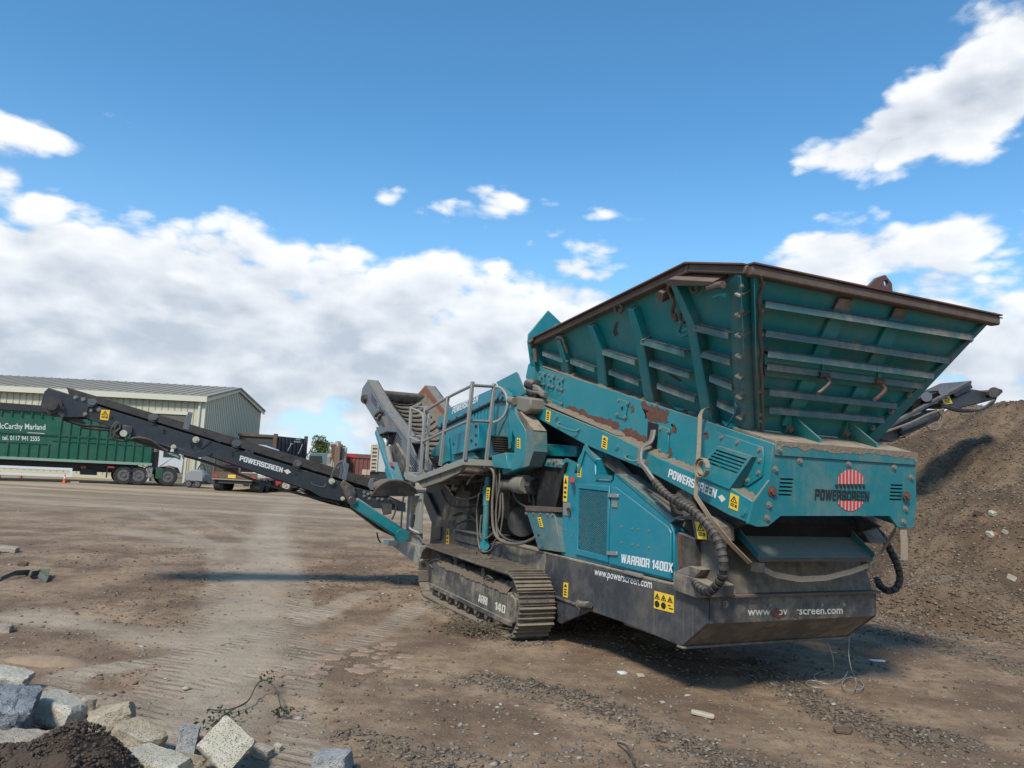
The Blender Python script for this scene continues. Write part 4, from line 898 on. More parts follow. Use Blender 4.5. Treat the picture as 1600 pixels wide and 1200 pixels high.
# green strap and plank on the ground at the left
q = [gnd(0,907),gnd(22,903),gnd(45,897),gnd(48,905),gnd(62,897),gnd(75,900),gnd(73,909),gnd(60,905)]
tag(MB().ribbon([A((a[0],a[1],float(gheight(a[0],a[1]))+.03+.05*(i % 2))) for i,a in enumerate(q)], (0,.05,.07), .006).build('webbing_sling', plain('faded_green_webbing', (.085,.10,.075), .9, var=.4)), 'faded green webbing sling dropped on the ground at far left', 'sling')
for px, py, sz, sd_, lab in ((8,862,(.42,.2,.1),21,'pale stone slab at the left edge beyond the green sling'),(36,884,(.14,.1,.08),22,'dark stone between the pale slab and the green sling'),(6,985,(.16,.12,.08),23,'pale stone by the left edge below the green sling')):
    rock('loose_stone', px, py, sz, (3,6,10), sd_, M['st_pinkish'] if sd_ != 22 else M['scrap'], lab, 'stone', group='stones on the left')
M['rustpatch'] = plain('orange_soil', (.27,.185,.118), .95, var=.35, scale=9, bump=.8)
c = gnd(70, 1030); tag(MB().add([(c[0]+.42*k_*math.cos(a), c[1]+.17*k_*math.sin(a), float(gheight(c[0],c[1]))+zz) for k_,zz in ((1,-.02),(.75,.025),(.35,.045)) for a in np.linspace(0,6.283,18,endpoint=False)]+[(c[0],c[1],float(gheight(c[0],c[1]))+.05)],
    [(r_*18+i, r_*18+(i+1)%18, r_*18+18+(i+1)%18, r_*18+18+i) for r_ in (0,1) for i in range(18)]+[(36+i,36+(i+1)%18,54) for i in range(18)]).build('sand_patch', M['rustpatch']), 'low patch of orange sandy soil at the left', 'sand patch')
# uprooted twig with leaves, and a dry weed by the track
def twig():
    pts = [gnd(x,y) for x,y in ((325,1110),(355,1113),(385,1106),(398,1093),(408,1086),(420,1086))]; pts = [A((p[0],p[1],float(gheight(p[0],p[1]))+h)) for p,h in zip(pts,(.02,.03,.05,.10,.12,.10))]
    o = thing('torn_branch', tuple(pts[2]), 'thin torn branch with dark wilted leaves above the beige blocks', 'branch'); base = pts[2]; L_ = [p-base for p in pts]
    s1 = gnd(350,1128)-base; s2 = gnd(440,1118)-base; s3 = gnd(335,1140)-base
    MB().tube(L_, .006, n=5).tube([L_[5], (L_[5]+s2)/2+A((0,0,.06)), s2+A((0,0,.03))], .005, n=5).tube([L_[2], s1+A((0,0,.05)), s3+A((0,0,.03))], .005, n=5).build('stem', M['bark'], o)
    r = np.random.default_rng(2); P = np.concatenate([r.normal(size=(26,3))*(.035,.03,.025)+L_[5]+(0,0,.02), r.normal(size=(34,3))*(.05,.03,.02)+s2+A((0,0,.04)), r.normal(size=(50,3))*(.06,.04,.025)+s1+A((0,0,.05)), r.normal(size=(40,3))*(.06,.04,.02)+s3+A((0,0,.04))])
    leaves('wilted_leaf', P, .017, leafmat('wilted_leaf', (.020,.028,.014), (.060,.075,.035)), o, 4)['kind'] = 'stuff'
    c = gnd(742, 990); o = thing('dry_weed', tuple(c), 'flattened dry weed in front of the crawler track', 'weed'); r = np.random.default_rng(5)
    mb = MB()
    for k in range(60):
        a = r.random()*6.28; l = .08+.34*r.random(); e = A((math.cos(a)*l*1.1, math.sin(a)*l*.8, .02+.10*r.random())); s_ = A((r.normal()*.12, r.normal()*.08, 0)); mb.tube([s_, (s_+e)/2+A((0,0,.05)), e], .0035, n=4, sub=2)
    mb.build('stem', plain('dry_stem', (.12,.09,.055), .9), o, kind='stuff'); leaves('dry_leaf', r.normal(size=(420,3))*(.20,.13,.035)+A((0,0,.06)), .018, leafmat('dry_leaf', (.045,.045,.022), (.14,.115,.06)), o, 6)['kind'] = 'stuff'
    c = gnd(980, 1188); MB_ = MB().tube([gnd(965,1165)+A((0,0,.02)), gnd(978,1180)+A((0,0,.06)), gnd(992,1199)+A((0,0,.02))], .008, n=5); tag(MB_.build('dead_stick', M['bark']), 'short dark stick at the bottom edge below the track marks', 'stick')
twig()
for px, py, sz, sd_, m_, lab in ((1550,805,.12,31,'st_cream','pale lump of stone high on the soil heap'),(1548,838,.13,32,'st_cream','pale broken stone in the debris on the soil heap'),(1556,838,.08,33,'st_brick','orange brick piece in the debris on the soil heap'),(1530,806,.15,34,'scrap','dark clod at the top of the debris on the soil heap'),(1571,834,.10,35,'st_pinkish','pale stone right of the brick piece on the heap'),(1581,908,.13,36,'st_beige','greenish pale scrap low on the right of the heap')):
    # meet the heap along this line of sight
    d = ray(px, py); k = 8.0
    while k < 40:
        p = C0+d/np.linalg.norm(d)*k
        if p[2] < float(heap_h(p[0], p[1])): break
        k += .05
    o = rock('heap_stone', 800, 1100, (sz,sz*.8,sz*.6), (10,20,sd_*9), sd_, M[m_], lab, 'stone', group='stones lying on the soil heap'); o.location = (p[0], p[1], float(heap_h(p[0], p[1]))+sz*.2)
# ------------------------------------------------------------------ the tracked screener
mach = thing('screening_machine', tuple(MO), 'large teal and charcoal tracked screening machine with ribbed feed hopper and long side conveyor', 'screening machine', math.atan2(MU[1], MU[0]))
def pv(pxs, v): return [gv(*p, v) for p in pxs]
def pu(pxs, u): return [gu(*p, u) for p in pxs]
def P3(u, v, z): return A((u, v, z))
VN, VF = .52, 2*VC-.52
def uz(poly, v): return [P3(u, v, z) for u, z in poly]
X1, Y1, Z1 = A((1,0,0)), A((0,1,0)), A((0,0,1))
def yplate(par, pxs, v, name='warning_sticker', marks=True, th=-.004):
    """yellow label with black marks, its four corners (tl, tr, br, bl) on the plane v"""
    q = pv(pxs, v); o = MB().prism(q, (0,th,0)).build(name, M['yellow'], par); sticker_marks(o, q, A((0,th*1.5,0)), marks); return o
def sticker_marks(o, q, off, marks):
    tl, tr, br, bl = [A(p)+off for p in q]
    f = lambda a, b: tl*(1-a)*(1-b)+tr*a*(1-b)+br*a*b+bl*(1-a)*b
    k = MB(); e = off*.05
    if marks == 'tri':
        o3 = [f(.5,.08), f(.9,.52), f(.1,.52)]; i3 = [f(.5,.2), f(.76,.47), f(.24,.47)]; k.prism(o3, e, [i3]); k.prism([f(.46,.27),f(.54,.27),f(.54,.43),f(.46,.43)], e)
        for y in (.62,.74): k.prism([f(.15,y),f(.6,y),f(.6,y+.06),f(.15,y+.06)], e)
        k.prism([f(.68,.62),f(.88,.62),f(.88,.82),f(.68,.82)], e)
    elif marks == 'six':
        for c in range(3):
            a, b = .03+c*.33, .31+c*.33; m_ = (a+b)/2
            k.prism([f(m_,.08),f(b,.44),f(a,.44)], e, [[f(m_,.19),f(b-.06,.40),f(a+.06,.40)]]); k.prism([f(m_-.03,.25),f(m_+.03,.25),f(m_+.03,.37),f(m_-.03,.37)], e)
            if c < 2: k.prism([f(m_+.13*math.cos(t_), .72+.2*math.sin(t_)) for t_ in np.linspace(0,6.283,10,endpoint=False)], e)
            else: k.prism([f(a+.03,.6),f(b-.1,.6),f(b-.1,.66),f(a+.03,.66)], e); k.prism([f(a+.08,.75),f(b,.75),f(b,.82),f(a+.08,.82)], e)
    else:
        k.prism([f(.5,.06),f(.85,.3),f(.15,.3)], e)
        for y in (.42,.6,.78): k.prism([f(.2,y),f(.8,y),f(.8,y+.09),f(.2,y+.09)], e)
    k.build('pictogram', M['black'], o)
WHITE_LIFT = (0,-.0045,0)

# ---- crawler tracks
def path_pt(s):
    c0, c1, r = A((-2.90,0,.362)), A((-.20,0,.362)), .345; L = c1[0]-c0[0]; arc = math.pi*r; tot = 2*L+2*arc; s %= tot
    if s < L: return A((c0[0]+s,0,c0[2]+r)), 0.0
    s -= L
    if s < arc: a = s/r; return c1+A((r*math.sin(a),0,r*math.cos(a))), a
    s -= arc
    if s < L: return A((c1[0]-s,0,c0[2]-r)), math.pi
    s -= L; a = math.pi+s/r; return c0+A((r*math.sin(a),0,r*math.cos(a))), a
TOT = 2*2.70+2*math.pi*.345; NS = 46
shoe_me = None
def make_track(v0, side):
    """side: +1 near track (outer face at v0), -1 far track"""
    global shoe_me
    tk = MB(); va = v0+.08 if side > 0 else v0-.36+.0
    vo = v0+.07 if side > 0 else v0-.07
    pl = pv([(674,879),(682,874),(690,884),(796,927),(805,936),(805,972),(800,975),(673,914)], .07)
    pl = [A((p[0], vo, p[2])) for p in pl]
    tk.prism(pl, (0, side*.30, 0)); fr = tk.build('crawler_track', M['dark_dusty'], mach, bev=.012)
    lip = MB().beam(P3(pl[-1][0], vo-.012*side, pl[-1][2]), P3(pl[-2][0], vo-.012*side, pl[-2][2]), .03, .05); lip.build('frame_lip', M['dark_dusty'], fr)
    # dirt lying on the frame
    dm = MB(); n = 40; r = random.Random(3)
    rows = []
    for i in range(n+1):
        u = pl[1][0]+.05+(pl[3][0]-pl[1][0]-.1)*i/n; zt = pl[2][2]+(pl[3][2]-pl[2][2])*((u-pl[2][0])/(pl[3][0]-pl[2][0]))
        rows.append([P3(u, vo+side*a, zt+.012+h*(.4+.9*r.random())) for a, h in ((-.015,-.03),(.03,.05),(.10,.075),(.2,.07),(.29,.02))])
    dm.sheet(rows).build('caked_dirt', M['mud'], fr, kind='stuff')
    for u, rr in ((-2.90,.285),(-.20,.275)):
        wv = MB(); wv.cyl(P3(u, v0+side*.13, .362), P3(u, v0+side*.33, .362), rr, n=26); wv.cyl(P3(u, v0+side*.095, .362), P3(u, v0+side*.13, .362), .13, n=16)
        w_ = wv.build('idler_wheel' if u < -1 else 'drive_sprocket', M['grimy'], fr)
    for k in range(7):
        u = -2.48+.33*k; MB().cyl(P3(u, v0+side*.08, .125), P3(u, v0+side*.38, .125), .085, n=16).cyl(P3(u, v0+side*.05, .125), P3(u, v0+side*.08, .125), .05, n=10).build('track_roller', M['mud'], fr)
    for u in (-2.05,-1.1): MB().cyl(P3(u, v0+side*.1, .60), P3(u, v0+side*.36, .60), .06, n=12).build('carrier_roller', M['grimy'], fr)
    if shoe_me is None:
        s_ = MB(); s_.bb((-.078,0,0),(.078,.46,.016))
        for x, h in ((-.066,.034),(-.012,.022),(.046,.022)): s_.prism([A((x-.009,0,.016)),A((x+.009,0,.016)),A((x+.005,0,.016+h)),A((x-.005,0,.016+h))], (0,.46,0))
        s_.bb((-.07,.14,-.055),(.07,.19,-.001)).bb((-.07,.27,-.055),(.07,.32,-.001))
        for y in (.10,.36):
            for x in (-.036,.022): s_.cyl((x,y,.016),(x,y,.026),.011,n=6)
        sh = s_.build('track_shoe', M['shoe'], fr); shoe_me = sh.data; first = sh
    else:
        first = bpy.data.objects.new('track_shoe', shoe_me); COL.objects.link(first); first.parent = fr
    for k in range(NS):
        o = first if k == 0 else first.copy()
        if k: COL.objects.link(o)
        p, a = path_pt(TOT*k/NS); vv = v0 if side > 0 else v0-.46
        sag = .0
        o.matrix_local = Matrix.Translation((p[0], vv, p[2]+sag)) @ Matrix.Rotation(a, 4, 'Y'); o.parent = fr
    return fr
trk_near = make_track(0.0, 1); trk_far = make_track(2*VC, -1)
block_text('ARRI', M['white_worn'], trk_near, 'worn_lettering', gv(747,940,.066), gv(761,946.5,.066), gv(748,928,.066)); block_text('140', M['white_worn'], trk_near, 'worn_lettering', gv(773,952,.066), gv(789,959,.066), gv(774,940,.066))
MB().tube(pv([(676,888),(672,882),(676,876),(688,874)], .06), .012).tube(pv([(760,915),(756,905),(762,900),(770,905)], .06), .012).build('grease_hose', M['hose'], trk_near)

# ---- main chassis
prof = [(-3.15,.42),(-.05,.24),(.2,.20),(.8,.455),(1.46,.46),(2.36,.43),(2.69,.69),(2.69,.90),(2.25,.93),(-1.45,.93),(-1.47,.90),(-3.15,.84)]
ch = MB().prism(uz(prof, VN), (0,.03,0)).prism(uz(prof, VF), (0,-.03,0)).build('chassis', M['dark'], mach, bev=.008)
MB().bb((-3.1,VN+.04,.5),(2.2,VF-.04,.9)).build('inner_frame', M['grimy'], ch)
MB().prism([P3(-1.46,VN-.004,.93),P3(2.26,VN-.004,.932),P3(2.26,VN-.004,.955),P3(-1.46,VN-.004,.953)], (0,.16,0)).build('top_flange', M['dusty_plate'], ch, bev=.004)
q = pv([(786,851),(866,872),(866,886),(800,872)], VN-.003)
MB().prism([P3(-1.45,VN-.005,.70),P3(-.25,VN-.005,.62),P3(-.2,VN-.005,.925),P3(-1.45,VN-.005,.925)], (0,.004,0)).build('dusty_skirt', M['dusty_plate'], ch)
MB().prism([P3(.0,VN-.02,.47),P3(.72,VN-.02,.47),P3(.72,VN-.02,.49),P3(.0,VN-.02,.49)], (0,.019,0)).build('skirt_seam', M['dark_dusty'], ch)
MB().cyl(gv(907,945,VN-.05), gv(922,945,VN-.05), .035).cyl(gv(905,945,VN-.05), gv(907,945,VN-.05), .05).build('pin', M['dark_dusty'], ch)
# end: fascia with the web address, belly plate, lip
fa = MB().prism([P3(2.69,VN+.031,.692),P3(2.69,VF-.031,.692),P3(2.69,VF-.031,.905),P3(2.69,VN+.031,.905)], (-.02,0,0)).build('end_fascia', M['dark_dusty'], ch)
MB().prism([P3(2.672,VN+.031,.688),P3(2.672,VF-.031,.688),P3(2.35,VF-.031,.428),P3(2.35,VN+.031,.428)], (-.012,0,.014)).build('belly_plate', M['dusty_plate'], ch)
MB().bb((1.4,VN+.031,.435),(2.34,VF-.031,.45)).bb((2.30,VN-.01,.415),(2.385,VF+.01,.434)).build('belly_lip', M['dusty_plate'], ch, bev=.004)
MB().bb((2.64,VN-.005,.908),(2.735,VF+.005,.932)).build('fascia_flange', M['rim'], ch, bev=.004)
def eu(px, py, u=2.692): return gu(px, py, u)
text_on('www.powerscreen.com', M['white_worn'], fa, 'worn_lettering', eu(1168,966,2.695), eu(1317,963,2.695), eu(1168,953,2.695), .016, gaps=((.215,.325),(.40,.50)))
MB().prism([eu(1203,958,2.693),eu(1213,950,2.693),eu(1222,952,2.693),eu(1229,962,2.693),eu(1216,967,2.693)], (.001,0,0)).build('rust_patch', M['rust'], fa); MB().prism([eu(1240,963,2.693),eu(1249,960,2.693),eu(1247,967,2.693)], (.001,0,0)).build('rust_patch', M['rust'], fa)
bm_ = MB()
for px in (1133,1201,1282,1316): bm_.bolt(eu(px,944,2.69), X1, .02, .018)
bm_.build('bolt_head', M['bolt'], fa, kind='stuff')
# leaning end hood under the tray
hl, hr = VN+.10, VF-.04; ht = 1.40
hood = MB().prism([P3(2.66,hl,.935),P3(2.66,hr,.935),P3(2.50,hr,ht),P3(2.50,hl,ht)], (-.02,0,-.006)).build('end_hood', M['dusty_plate'], ch)
MB().prism([P3(2.66,hl-.01,.935),P3(2.50,hl-.01,ht),P3(2.2,hl-.01,ht),P3(2.2,hl-.01,.96)], (0,.009,0)).build('hood_side', M['dark_dusty'], hood)
MB().prism([P3(2.66,hr+.01,.935),P3(2.50,hr+.01,ht),P3(2.2,hr+.01,ht),P3(2.2,hr+.01,.96)], (0,-.009,0)).build('hood_side', M['dark_dusty'], hood)
MB().bb((2.0,VN+.2,.96),(2.45,VF-.2,1.45)).build('tail_end_box', M['grimy'], ch)
text_on('www.powerscreen.com', M['white'], ch, 'lettering', gv(928,902,VN-.004), gv(1018,924,VN-.004), gv(929,890,VN-.004), .012)
yplate(ch, [(1023,923),(1053,931),(1053,958),(1022,950)], VN-.001, marks='six'); yplate(ch, [(881,910),(888,911),(887,934),(880,932)], VN-.001)
# hose bracket boxes at the near rear corner
br = MB().prism(pv([(1047,811),(1080,812),(1086,843),(1113,846),(1112,822),(1090,806),(1060,806)], .47), (0,.25,0)).build('hose_bracket', M['dark_dusty'], ch, bev=.008)
MB().prism(pv([(1058,832),(1086,843),(1088,900),(1060,892)], .50), (0,.2,0)).build('bracket_web', M['grimy'], br)
MB().prism(pv([(1057,835),(1063,836),(1065,885),(1060,890)], .495), (0,.004,0)).build('rust_patch', M['rust'], br)
MB().prism(pv([(1052,893),(1085,903),(1108,915),(1106,934),(1088,935),(1052,922)], .45), (0,.28,0)).prism(pv([(1052,893),(1078,884),(1095,890),(1085,903)], .452), (0,.26,0)).build('bracket_foot', M['dark_dusty'], br, bev=.006)
yplate(br, [(1086,815),(1102,816),(1105,843),(1091,842)], .462, marks='tri')
MB().prism(pv([(1090,846),(1134,843),(1128,880),(1108,931),(1104,920),(1094,880)], .56), (0,.02,0)).build('side_guard_plate', M['dusty_plate'], br)
bf = MB().prism([mir(p) for p in pv([(1055,811),(1095,815),(1112,846),(1060,842)], .47)], (0,-.25,0)).build('hose_bracket', M['dark_dusty'], ch, bev=.008)
q = pu([(1336,818),(1348,820),(1353,848),(1341,846)], 2.62); s_ = MB().prism(q, (.004,0,0)).build('warning_sticker', M['yellow'], bf); sticker_marks(s_, q, A((.006,0,0)), 'tri')
MB().prism(pu([(1316,806),(1366,808),(1372,840),(1352,846),(1322,836)], 2.60), (-.02,0,0)).build('bracket_plate', M['grimy'], bf)

# ---- engine housing
en = MB().prism(pv([(877,868),(880,740),(902,739),(902,718),(913,697),(930,716),(930,750),(958,751),(959,740),(1046,813),(1053,832),(1053,909)], .56), (0,1.95,0)).build('engine_housing', M['teal_clean'], mach, bev=.01)
vE = .555
# ventilated door
d_out = pv([(902,755),(955,760),(953,879),(901,866)], vE); d_in = pv([(907,763),(952,768),(950,869),(905,858)], vE)
dr_ = MB().prism(d_out, (0,-.022,0), [d_in]).build('engine_door', M['teal_clean'], en, bev=.004)
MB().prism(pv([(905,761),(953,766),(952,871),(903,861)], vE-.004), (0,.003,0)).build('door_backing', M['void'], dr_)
gm = MB(); a0, a1, a2, a3 = d_in
def quadp(a, b): return a0*(1-a)*(1-b)+a1*a*(1-b)+a2*a*b+a3*(1-a)*b
nd = 15; asp = 2.2
k = -nd*asp
for s_ in (1,-1):
    for i in range(-int(nd*asp)-1, nd+int(nd*asp)+2):
        seg = []
        for j in range(0, 61):
            b = j/60; a = (i/nd)+s_*b*asp if s_ > 0 else (i/nd)-b*asp+asp*0
            if 0 <= a <= 1: seg.append((a, b))
        if len(seg) > 1:
            p, q = quadp(*seg[0]), quadp(*seg[-1]); gm.beam(p+A((0,-.008,0)), q+A((0,-.008,0)), .003, .0085, (0,1,0))
gm.build('wire_mesh', M['teal_clean'], dr_, smooth=False, kind='stuff')
sd2 = MB().prism(pv([(957,760),(966,762),(1046,823),(1051,832),(1051,905),(954,881)], vE), (0,-.02,0)).build('engine_door', M['teal_clean'], en, bev=.006)
block_text('WARRIOR 1400X', M['white'], sd2, 'lettering', gv(970,879,vE-.022), gv(1051,895,vE-.022), gv(971,865.5,vE-.022))
bm_ = MB()
for px, py in ((971,823),(988,826),(997,827),(1014,830),(971,848),(988,851),(997,853),(1014,856)): bm_.bolt(gv(px,py,vE-.02), -Y1, .009, .006)
for px, py in ((894,762),(895,811),(893,838),(884,828)): bm_.bolt(gv(px,py,.56), -Y1, .009, .006)
bm_.build('rivet', M['bolt'], sd2, kind='stuff')
for px, py in ((960,774),(958,864)):
    h = MB().prism(pv([(px-8,py-3),(px+8,py-2),(px+8,py+4),(px-8,py+3)], vE-.021), (0,-.02,0)).build('hinge', M['steel'], sd2, bev=.003)
MB().prism(pv([(958,783),(966,784),(965,793),(957,792)], vE-.021), (0,-.012,0)).build('door_latch', M['steel'], sd2)
MB().prism(pv([(979,891),(1006,897),(1007,903),(980,896)], vE-.03), (0,-.06,0)).build('step_bracket', M['cast'], en, bev=.006)
MB().prism(pv([(881,785),(892,786),(891,806),(880,805)], .558), (0,-.006,0)).build('isolator_plate', M['steel'], en); MB().cyl(gv(888,796,.553), gv(888,796,.50), .022).build('isolator_switch', M['black'], en)
MB().cyl(gv(893,749,.56), gv(894,750,.48), .022).cyl(gv(894,750,.48), gv(894,750,.455), .026).build('stop_button', M['red_button'], en)
yplate(en, [(902.5,725),(909,726),(908,746),(902.5,745)], .557); yplate(en, [(882,743),(888,744),(886,784),(880,783)], .557)
MB().prism(pv([(902,736),(913,697),(916,694),(931,716),(931,722),(915,704),(906,738)], .552), (0,-.01,0)).build('housing_trim', M['teal'], en)
MB().prism(pv([(959,740),(966,740),(1056,812),(1048,817)], .552), (0,.3,0)).build('roof_edge', M['teal_dirty'], en, bev=.004)
MB().prism(pv([(931,741),(957,743),(957,750),(931,749)], .553), (0,-.015,0)).build('ledge', M['teal_dirty'], en)

# ---- feeder
vB, vR = .70, .57
fd = MB().prism(pv([(843,573),(1210,693),(1203,750),(1178,786),(1150,775),(838,640)], vB), (0,.03,0)).build('feeder', M['teal'], mach, bev=.006)
top0, top1 = gv(843,573,vB), gv(1210,693,vB)
MB().prism([mir(p) for p in pv([(843,573),(1210,693),(1203,750),(1178,786),(1150,775),(838,640)], vB)], (0,-.03,0)).build('far_side_plate', M['teal'], fd, bev=.006)
def rail(par, flip=False):
    pts = pv([(834,629),(831,640),(838,653),(918,697),(996,729),(1021,741),(1140,806),(1184,823),(1168,816),(1176,783),(1140,761),(1031,716),(962,681)], vR)
    pts = pts[:7]+[gv(1170,818,vR)]+[gv(1178,784,vR)]+pts[10:]
    if flip: pts = [mir(p) for p in pts]
    return MB().prism(pts, (0,(vB-vR-.002)*(-1 if flip else 1),0)).build('side_rail', M['teal'], par, bev=.008)
ra = rail(fd); rail(fd, True)
# dirt lying along the rail ledge
def ledge(p0, p1, par, w0, w1, n=46, h=.022, seed=1, m='dirt_ledge'):
    r = random.Random(seed); rows = []
    p0, p1 = A(p0), A(p1)
    for i in range(n+1):
        p = p0+(p1-p0)*i/n; e = 0 if i in (0,n) else 1
        rows.append([p+A((0,w0,.0)), p+A((0,w0+(w1-w0)*.12,(.3+.7*r.random())*h*.5*e)), p+A((0,w0+(w1-w0)*.5,(.4+.9*r.random())*h*e)), p+A((0,w1,(.5+1.2*r.random())*h*e))])
    return MB().sheet(rows).build('settled_dirt', M[m], par, kind='stuff')
a_, b_ = gv(846,630,vR), gv(962,680,vR); ledge(a_, b_, fd, .01, vB-vR-.004, seed=2)
a2, b2 = gv(964,683,vR), gv(1030,715,vR); ledge(a2, b2, fd, .01, vB-vR-.004, seed=3); ledge(gv(1032,717,vR), gv(1176,782,vR), fd, .01, vB-vR-.004, seed=4, h=.022)
block_text('POWERSCREEN', M['white'], ra, 'lettering', gv(1043.5,745,vR-.003), gv(1118,778.5,vR-.003), gv(1046,732.5,vR-.003))
MB().prism(pv([(1122,776),(1128,773),(1134,780),(1128,785)], vR-.001), (0,-.002,0)).build('emblem', M['white_worn'], ra)
yplate(ra, [(854,640),(861,643),(859,660),(853,657)], vR-.001); yplate(ra, [(942,680),(950,684),(948,703),(940,699)], vR-.001); yplate(ra, [(1142,770),(1155,776),(1153,799),(1139,793)], vR-.001, marks='tri')
for a, b in (((875,661),(905,671)),((981,711),(1000,718))):
    p, q = gv(*a, vR), gv(*b, vR); MB().tube([p, p+A((.02,-.05,-.02)), (p+q)/2+A((0,-.07,-.03)), q+A((-.02,-.05,-.02)), q], .012).build('grab_handle', M['teal'], ra)
bm_ = MB()
for px, py in ((832,640),(839,644),(870,652),(964,699),(1163,801)): bm_.bolt(gv(px,py,vR), -Y1, .028, .012)
for px, py in ((868,653),(868,657),(880,657),(884,658)): bm_.cyl(gv(px,py,vR), gv(px,py,vR)-Y1*.004, .012)
bm_.build('bolt_head', M['teal'], ra, kind='stuff')
# rust where the paint has worn off the box side
def ragged(P, n=5, a=.018):
    r = random.Random(len(P)); out = []
    for p, q in zip(P, P[1:]+P[:1]):
        for k in range(n): out.append(p+(q-p)*k/n+A((r.uniform(-a,a), 0, r.uniform(-a,a))))
    return out
for poly in ([(884,636),(893,634),(920,645),(945,655),(956,655),(968,662),(966,672),(957,678),(940,668),(915,657),(885,644)],
             [(971,670),(984,668),(1000,678),(1010,682),(1008,698),(990,690),(972,682)],
             [(1001,629),(1008,627),(1012,632),(1030,636),(1046,642),(1042,651),(1045,662),(1030,660),(1012,657),(1009,650),(1013,643),(1004,640)],
             [(1049,661),(1056,667),(1056,676),(1050,675)],[(985,636),(990,634),(990,644),(986,644)],[(1040,702),(1048,699),(1050,706),(1046,717),(1041,712)],[(1013,712),(1022,706),(1024,722),(1016,727)],[(1100,676),(1106,675),(1106,685),(1101,684)]):
    MB().prism(ragged(pv(poly, vB-.001)), (0,-.002,0)).build('rust_patch', M['rust'], fd)
# slot with hoses, bolted cover plates
MB().prism(pv([(1013,659),(1029,663),(1026,707),(1011,700)], vB-.0005), (0,-.006,0)).build('slot_shade', M['void'], fd)  # raised dark plate, the shade of an open slot painted on
def cover(px, par=fd):
    o = MB().prism(pv(px, vB-.001), (0,-.014,0)).build('cover_plate', M['teal'], par, bev=.004); b_ = MB()
    c = [sum(p[0] for p in px)/len(px), sum(p[1] for p in px)/len(px)]
    for p in px[::1]: b_.bolt(gv(p[0]*.78+c[0]*.22, p[1]*.78+c[1]*.22, vB-.015), -Y1, .015, .012)
    b_.build('bolt_head', M['bolt'], o, kind='stuff'); return o
for k in range(3):
    x0, y0 = 843+14*k, 580+4.2*k; o = cover([(x0,y0),(x0+9,y0+3),(x0+8,y0+23),(x0-1,y0+20)])
    MB().cyl(gv(x0+4,y0+11.5,vB-.0155), gv(x0+4,y0+11.5,vB-.018), .018, n=10).build('inspection_hole_shade', M['void'], o)  # dark disc on the plate paints the shade inside a hole
o = cover([(966,622),(983,628),(978,656),(962,650)]); MB().cyl(gv(973,638,vB-.0155), gv(973,638,vB-.018), .022, n=10).build('inspection_hole_shade', M['void'], o)
cover([(854,620),(880,630),(878,640),(870,642),(853,634)]); cover([(1031,664),(1047,670),(1045,719),(1029,708)])
cover([(1118,674),(1150,684),(1194,699),(1195,720),(1192,745),(1170,760),(1112,735)])
# vent hood with open slots
fr_ = pv([(1127,697),(1182,714),(1158,765),(1100,742)], vB-.018); tl, tr2, br2, bl = [A(p)+A((0,-.05 if i < 2 else -.13,0)) for i, p in enumerate(fr_)]
fq = lambda a, b: tl*(1-a)*(1-b)+tr2*a*(1-b)+br2*a*b+bl*(1-a)*b
nrm = unit(np.cross(tr2-tl, bl-tl)); nrm = nrm if nrm[1] > 0 else -nrm
holes = [[fq(.07,y), fq(.93,y), fq(.93,y+.05), fq(.07,y+.05)] for y in (.10,.20,.30,.40,.50)]
vh = MB().prism([tl,tr2,br2,bl], nrm*.006, holes)
for a, b, c, d in ((tl,tr2,fr_[1],fr_[0]),(tr2,br2,fr_[2],fr_[1]),(br2,bl,fr_[3],fr_[2]),(bl,tl,fr_[0],fr_[3])): vh.add([a,b,c,d],[(0,1,2,3)])
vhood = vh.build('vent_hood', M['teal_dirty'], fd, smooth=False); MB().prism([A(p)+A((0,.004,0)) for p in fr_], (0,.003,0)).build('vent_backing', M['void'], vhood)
# end plate with the emblem
uE = 3.26
e_out = pu([(1210,695),(1203,750),(1178,784),(1169,818),(1184,823),(1200,822),(1220,806),(1390,806),(1403,824),(1428,824),(1432,790),(1430,711)], uE)
def slots(x0, y0, x1, n, dy, h, sk): return [pu([(x0-sk*k,y0+dy*k),(x1-sk*k,y0+.8+dy*k),(x1-sk*k,y0+.8+h+dy*k),(x0-sk*k,y0+h+dy*k)], uE) for k in range(n)]
ep = MB().prism(e_out, (-.025,0,0), slots(1219,747,1240,5,6.1,2.6,.7)+slots(1392,756.5,1411,5,5.6,2.4,.6)).build('end_plate', M['teal_dirty'], fd, smooth=False)
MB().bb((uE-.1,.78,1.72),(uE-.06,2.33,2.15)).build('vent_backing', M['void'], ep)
MB().prism(pu([(1210.5,693),(1431,709.5),(1430,727),(1210,711.5)], uE+.004), (.012,0,0)).build('top_flange', M['teal_dirty'], ep, bev=.004)
bm_ = MB()
for px, py in ((1217,702),(1249,720),(1325,725),(1396,730),(1428,719),(1211,733),(1201,789),(1198,809),(1423,746),(1416,776),(1414,795),(1411,815)): bm_.bolt(gu(px,py,uE+.001 if py > 710 else uE+.016), X1, .019, .016)
bm_.build('bolt_head', M['bolt'], ep, kind='stuff')
MB().bolt(gu(1206,768,uE), X1, .03, .022).bolt(gu(1416,775,uE+.02), X1, .028, .02).build('lamp_stud', M['rust'], ep)
c, rx_, ry_ = A((1329,766)), 25.0, 32.5
red = MB(); wht = MB()
n = 9
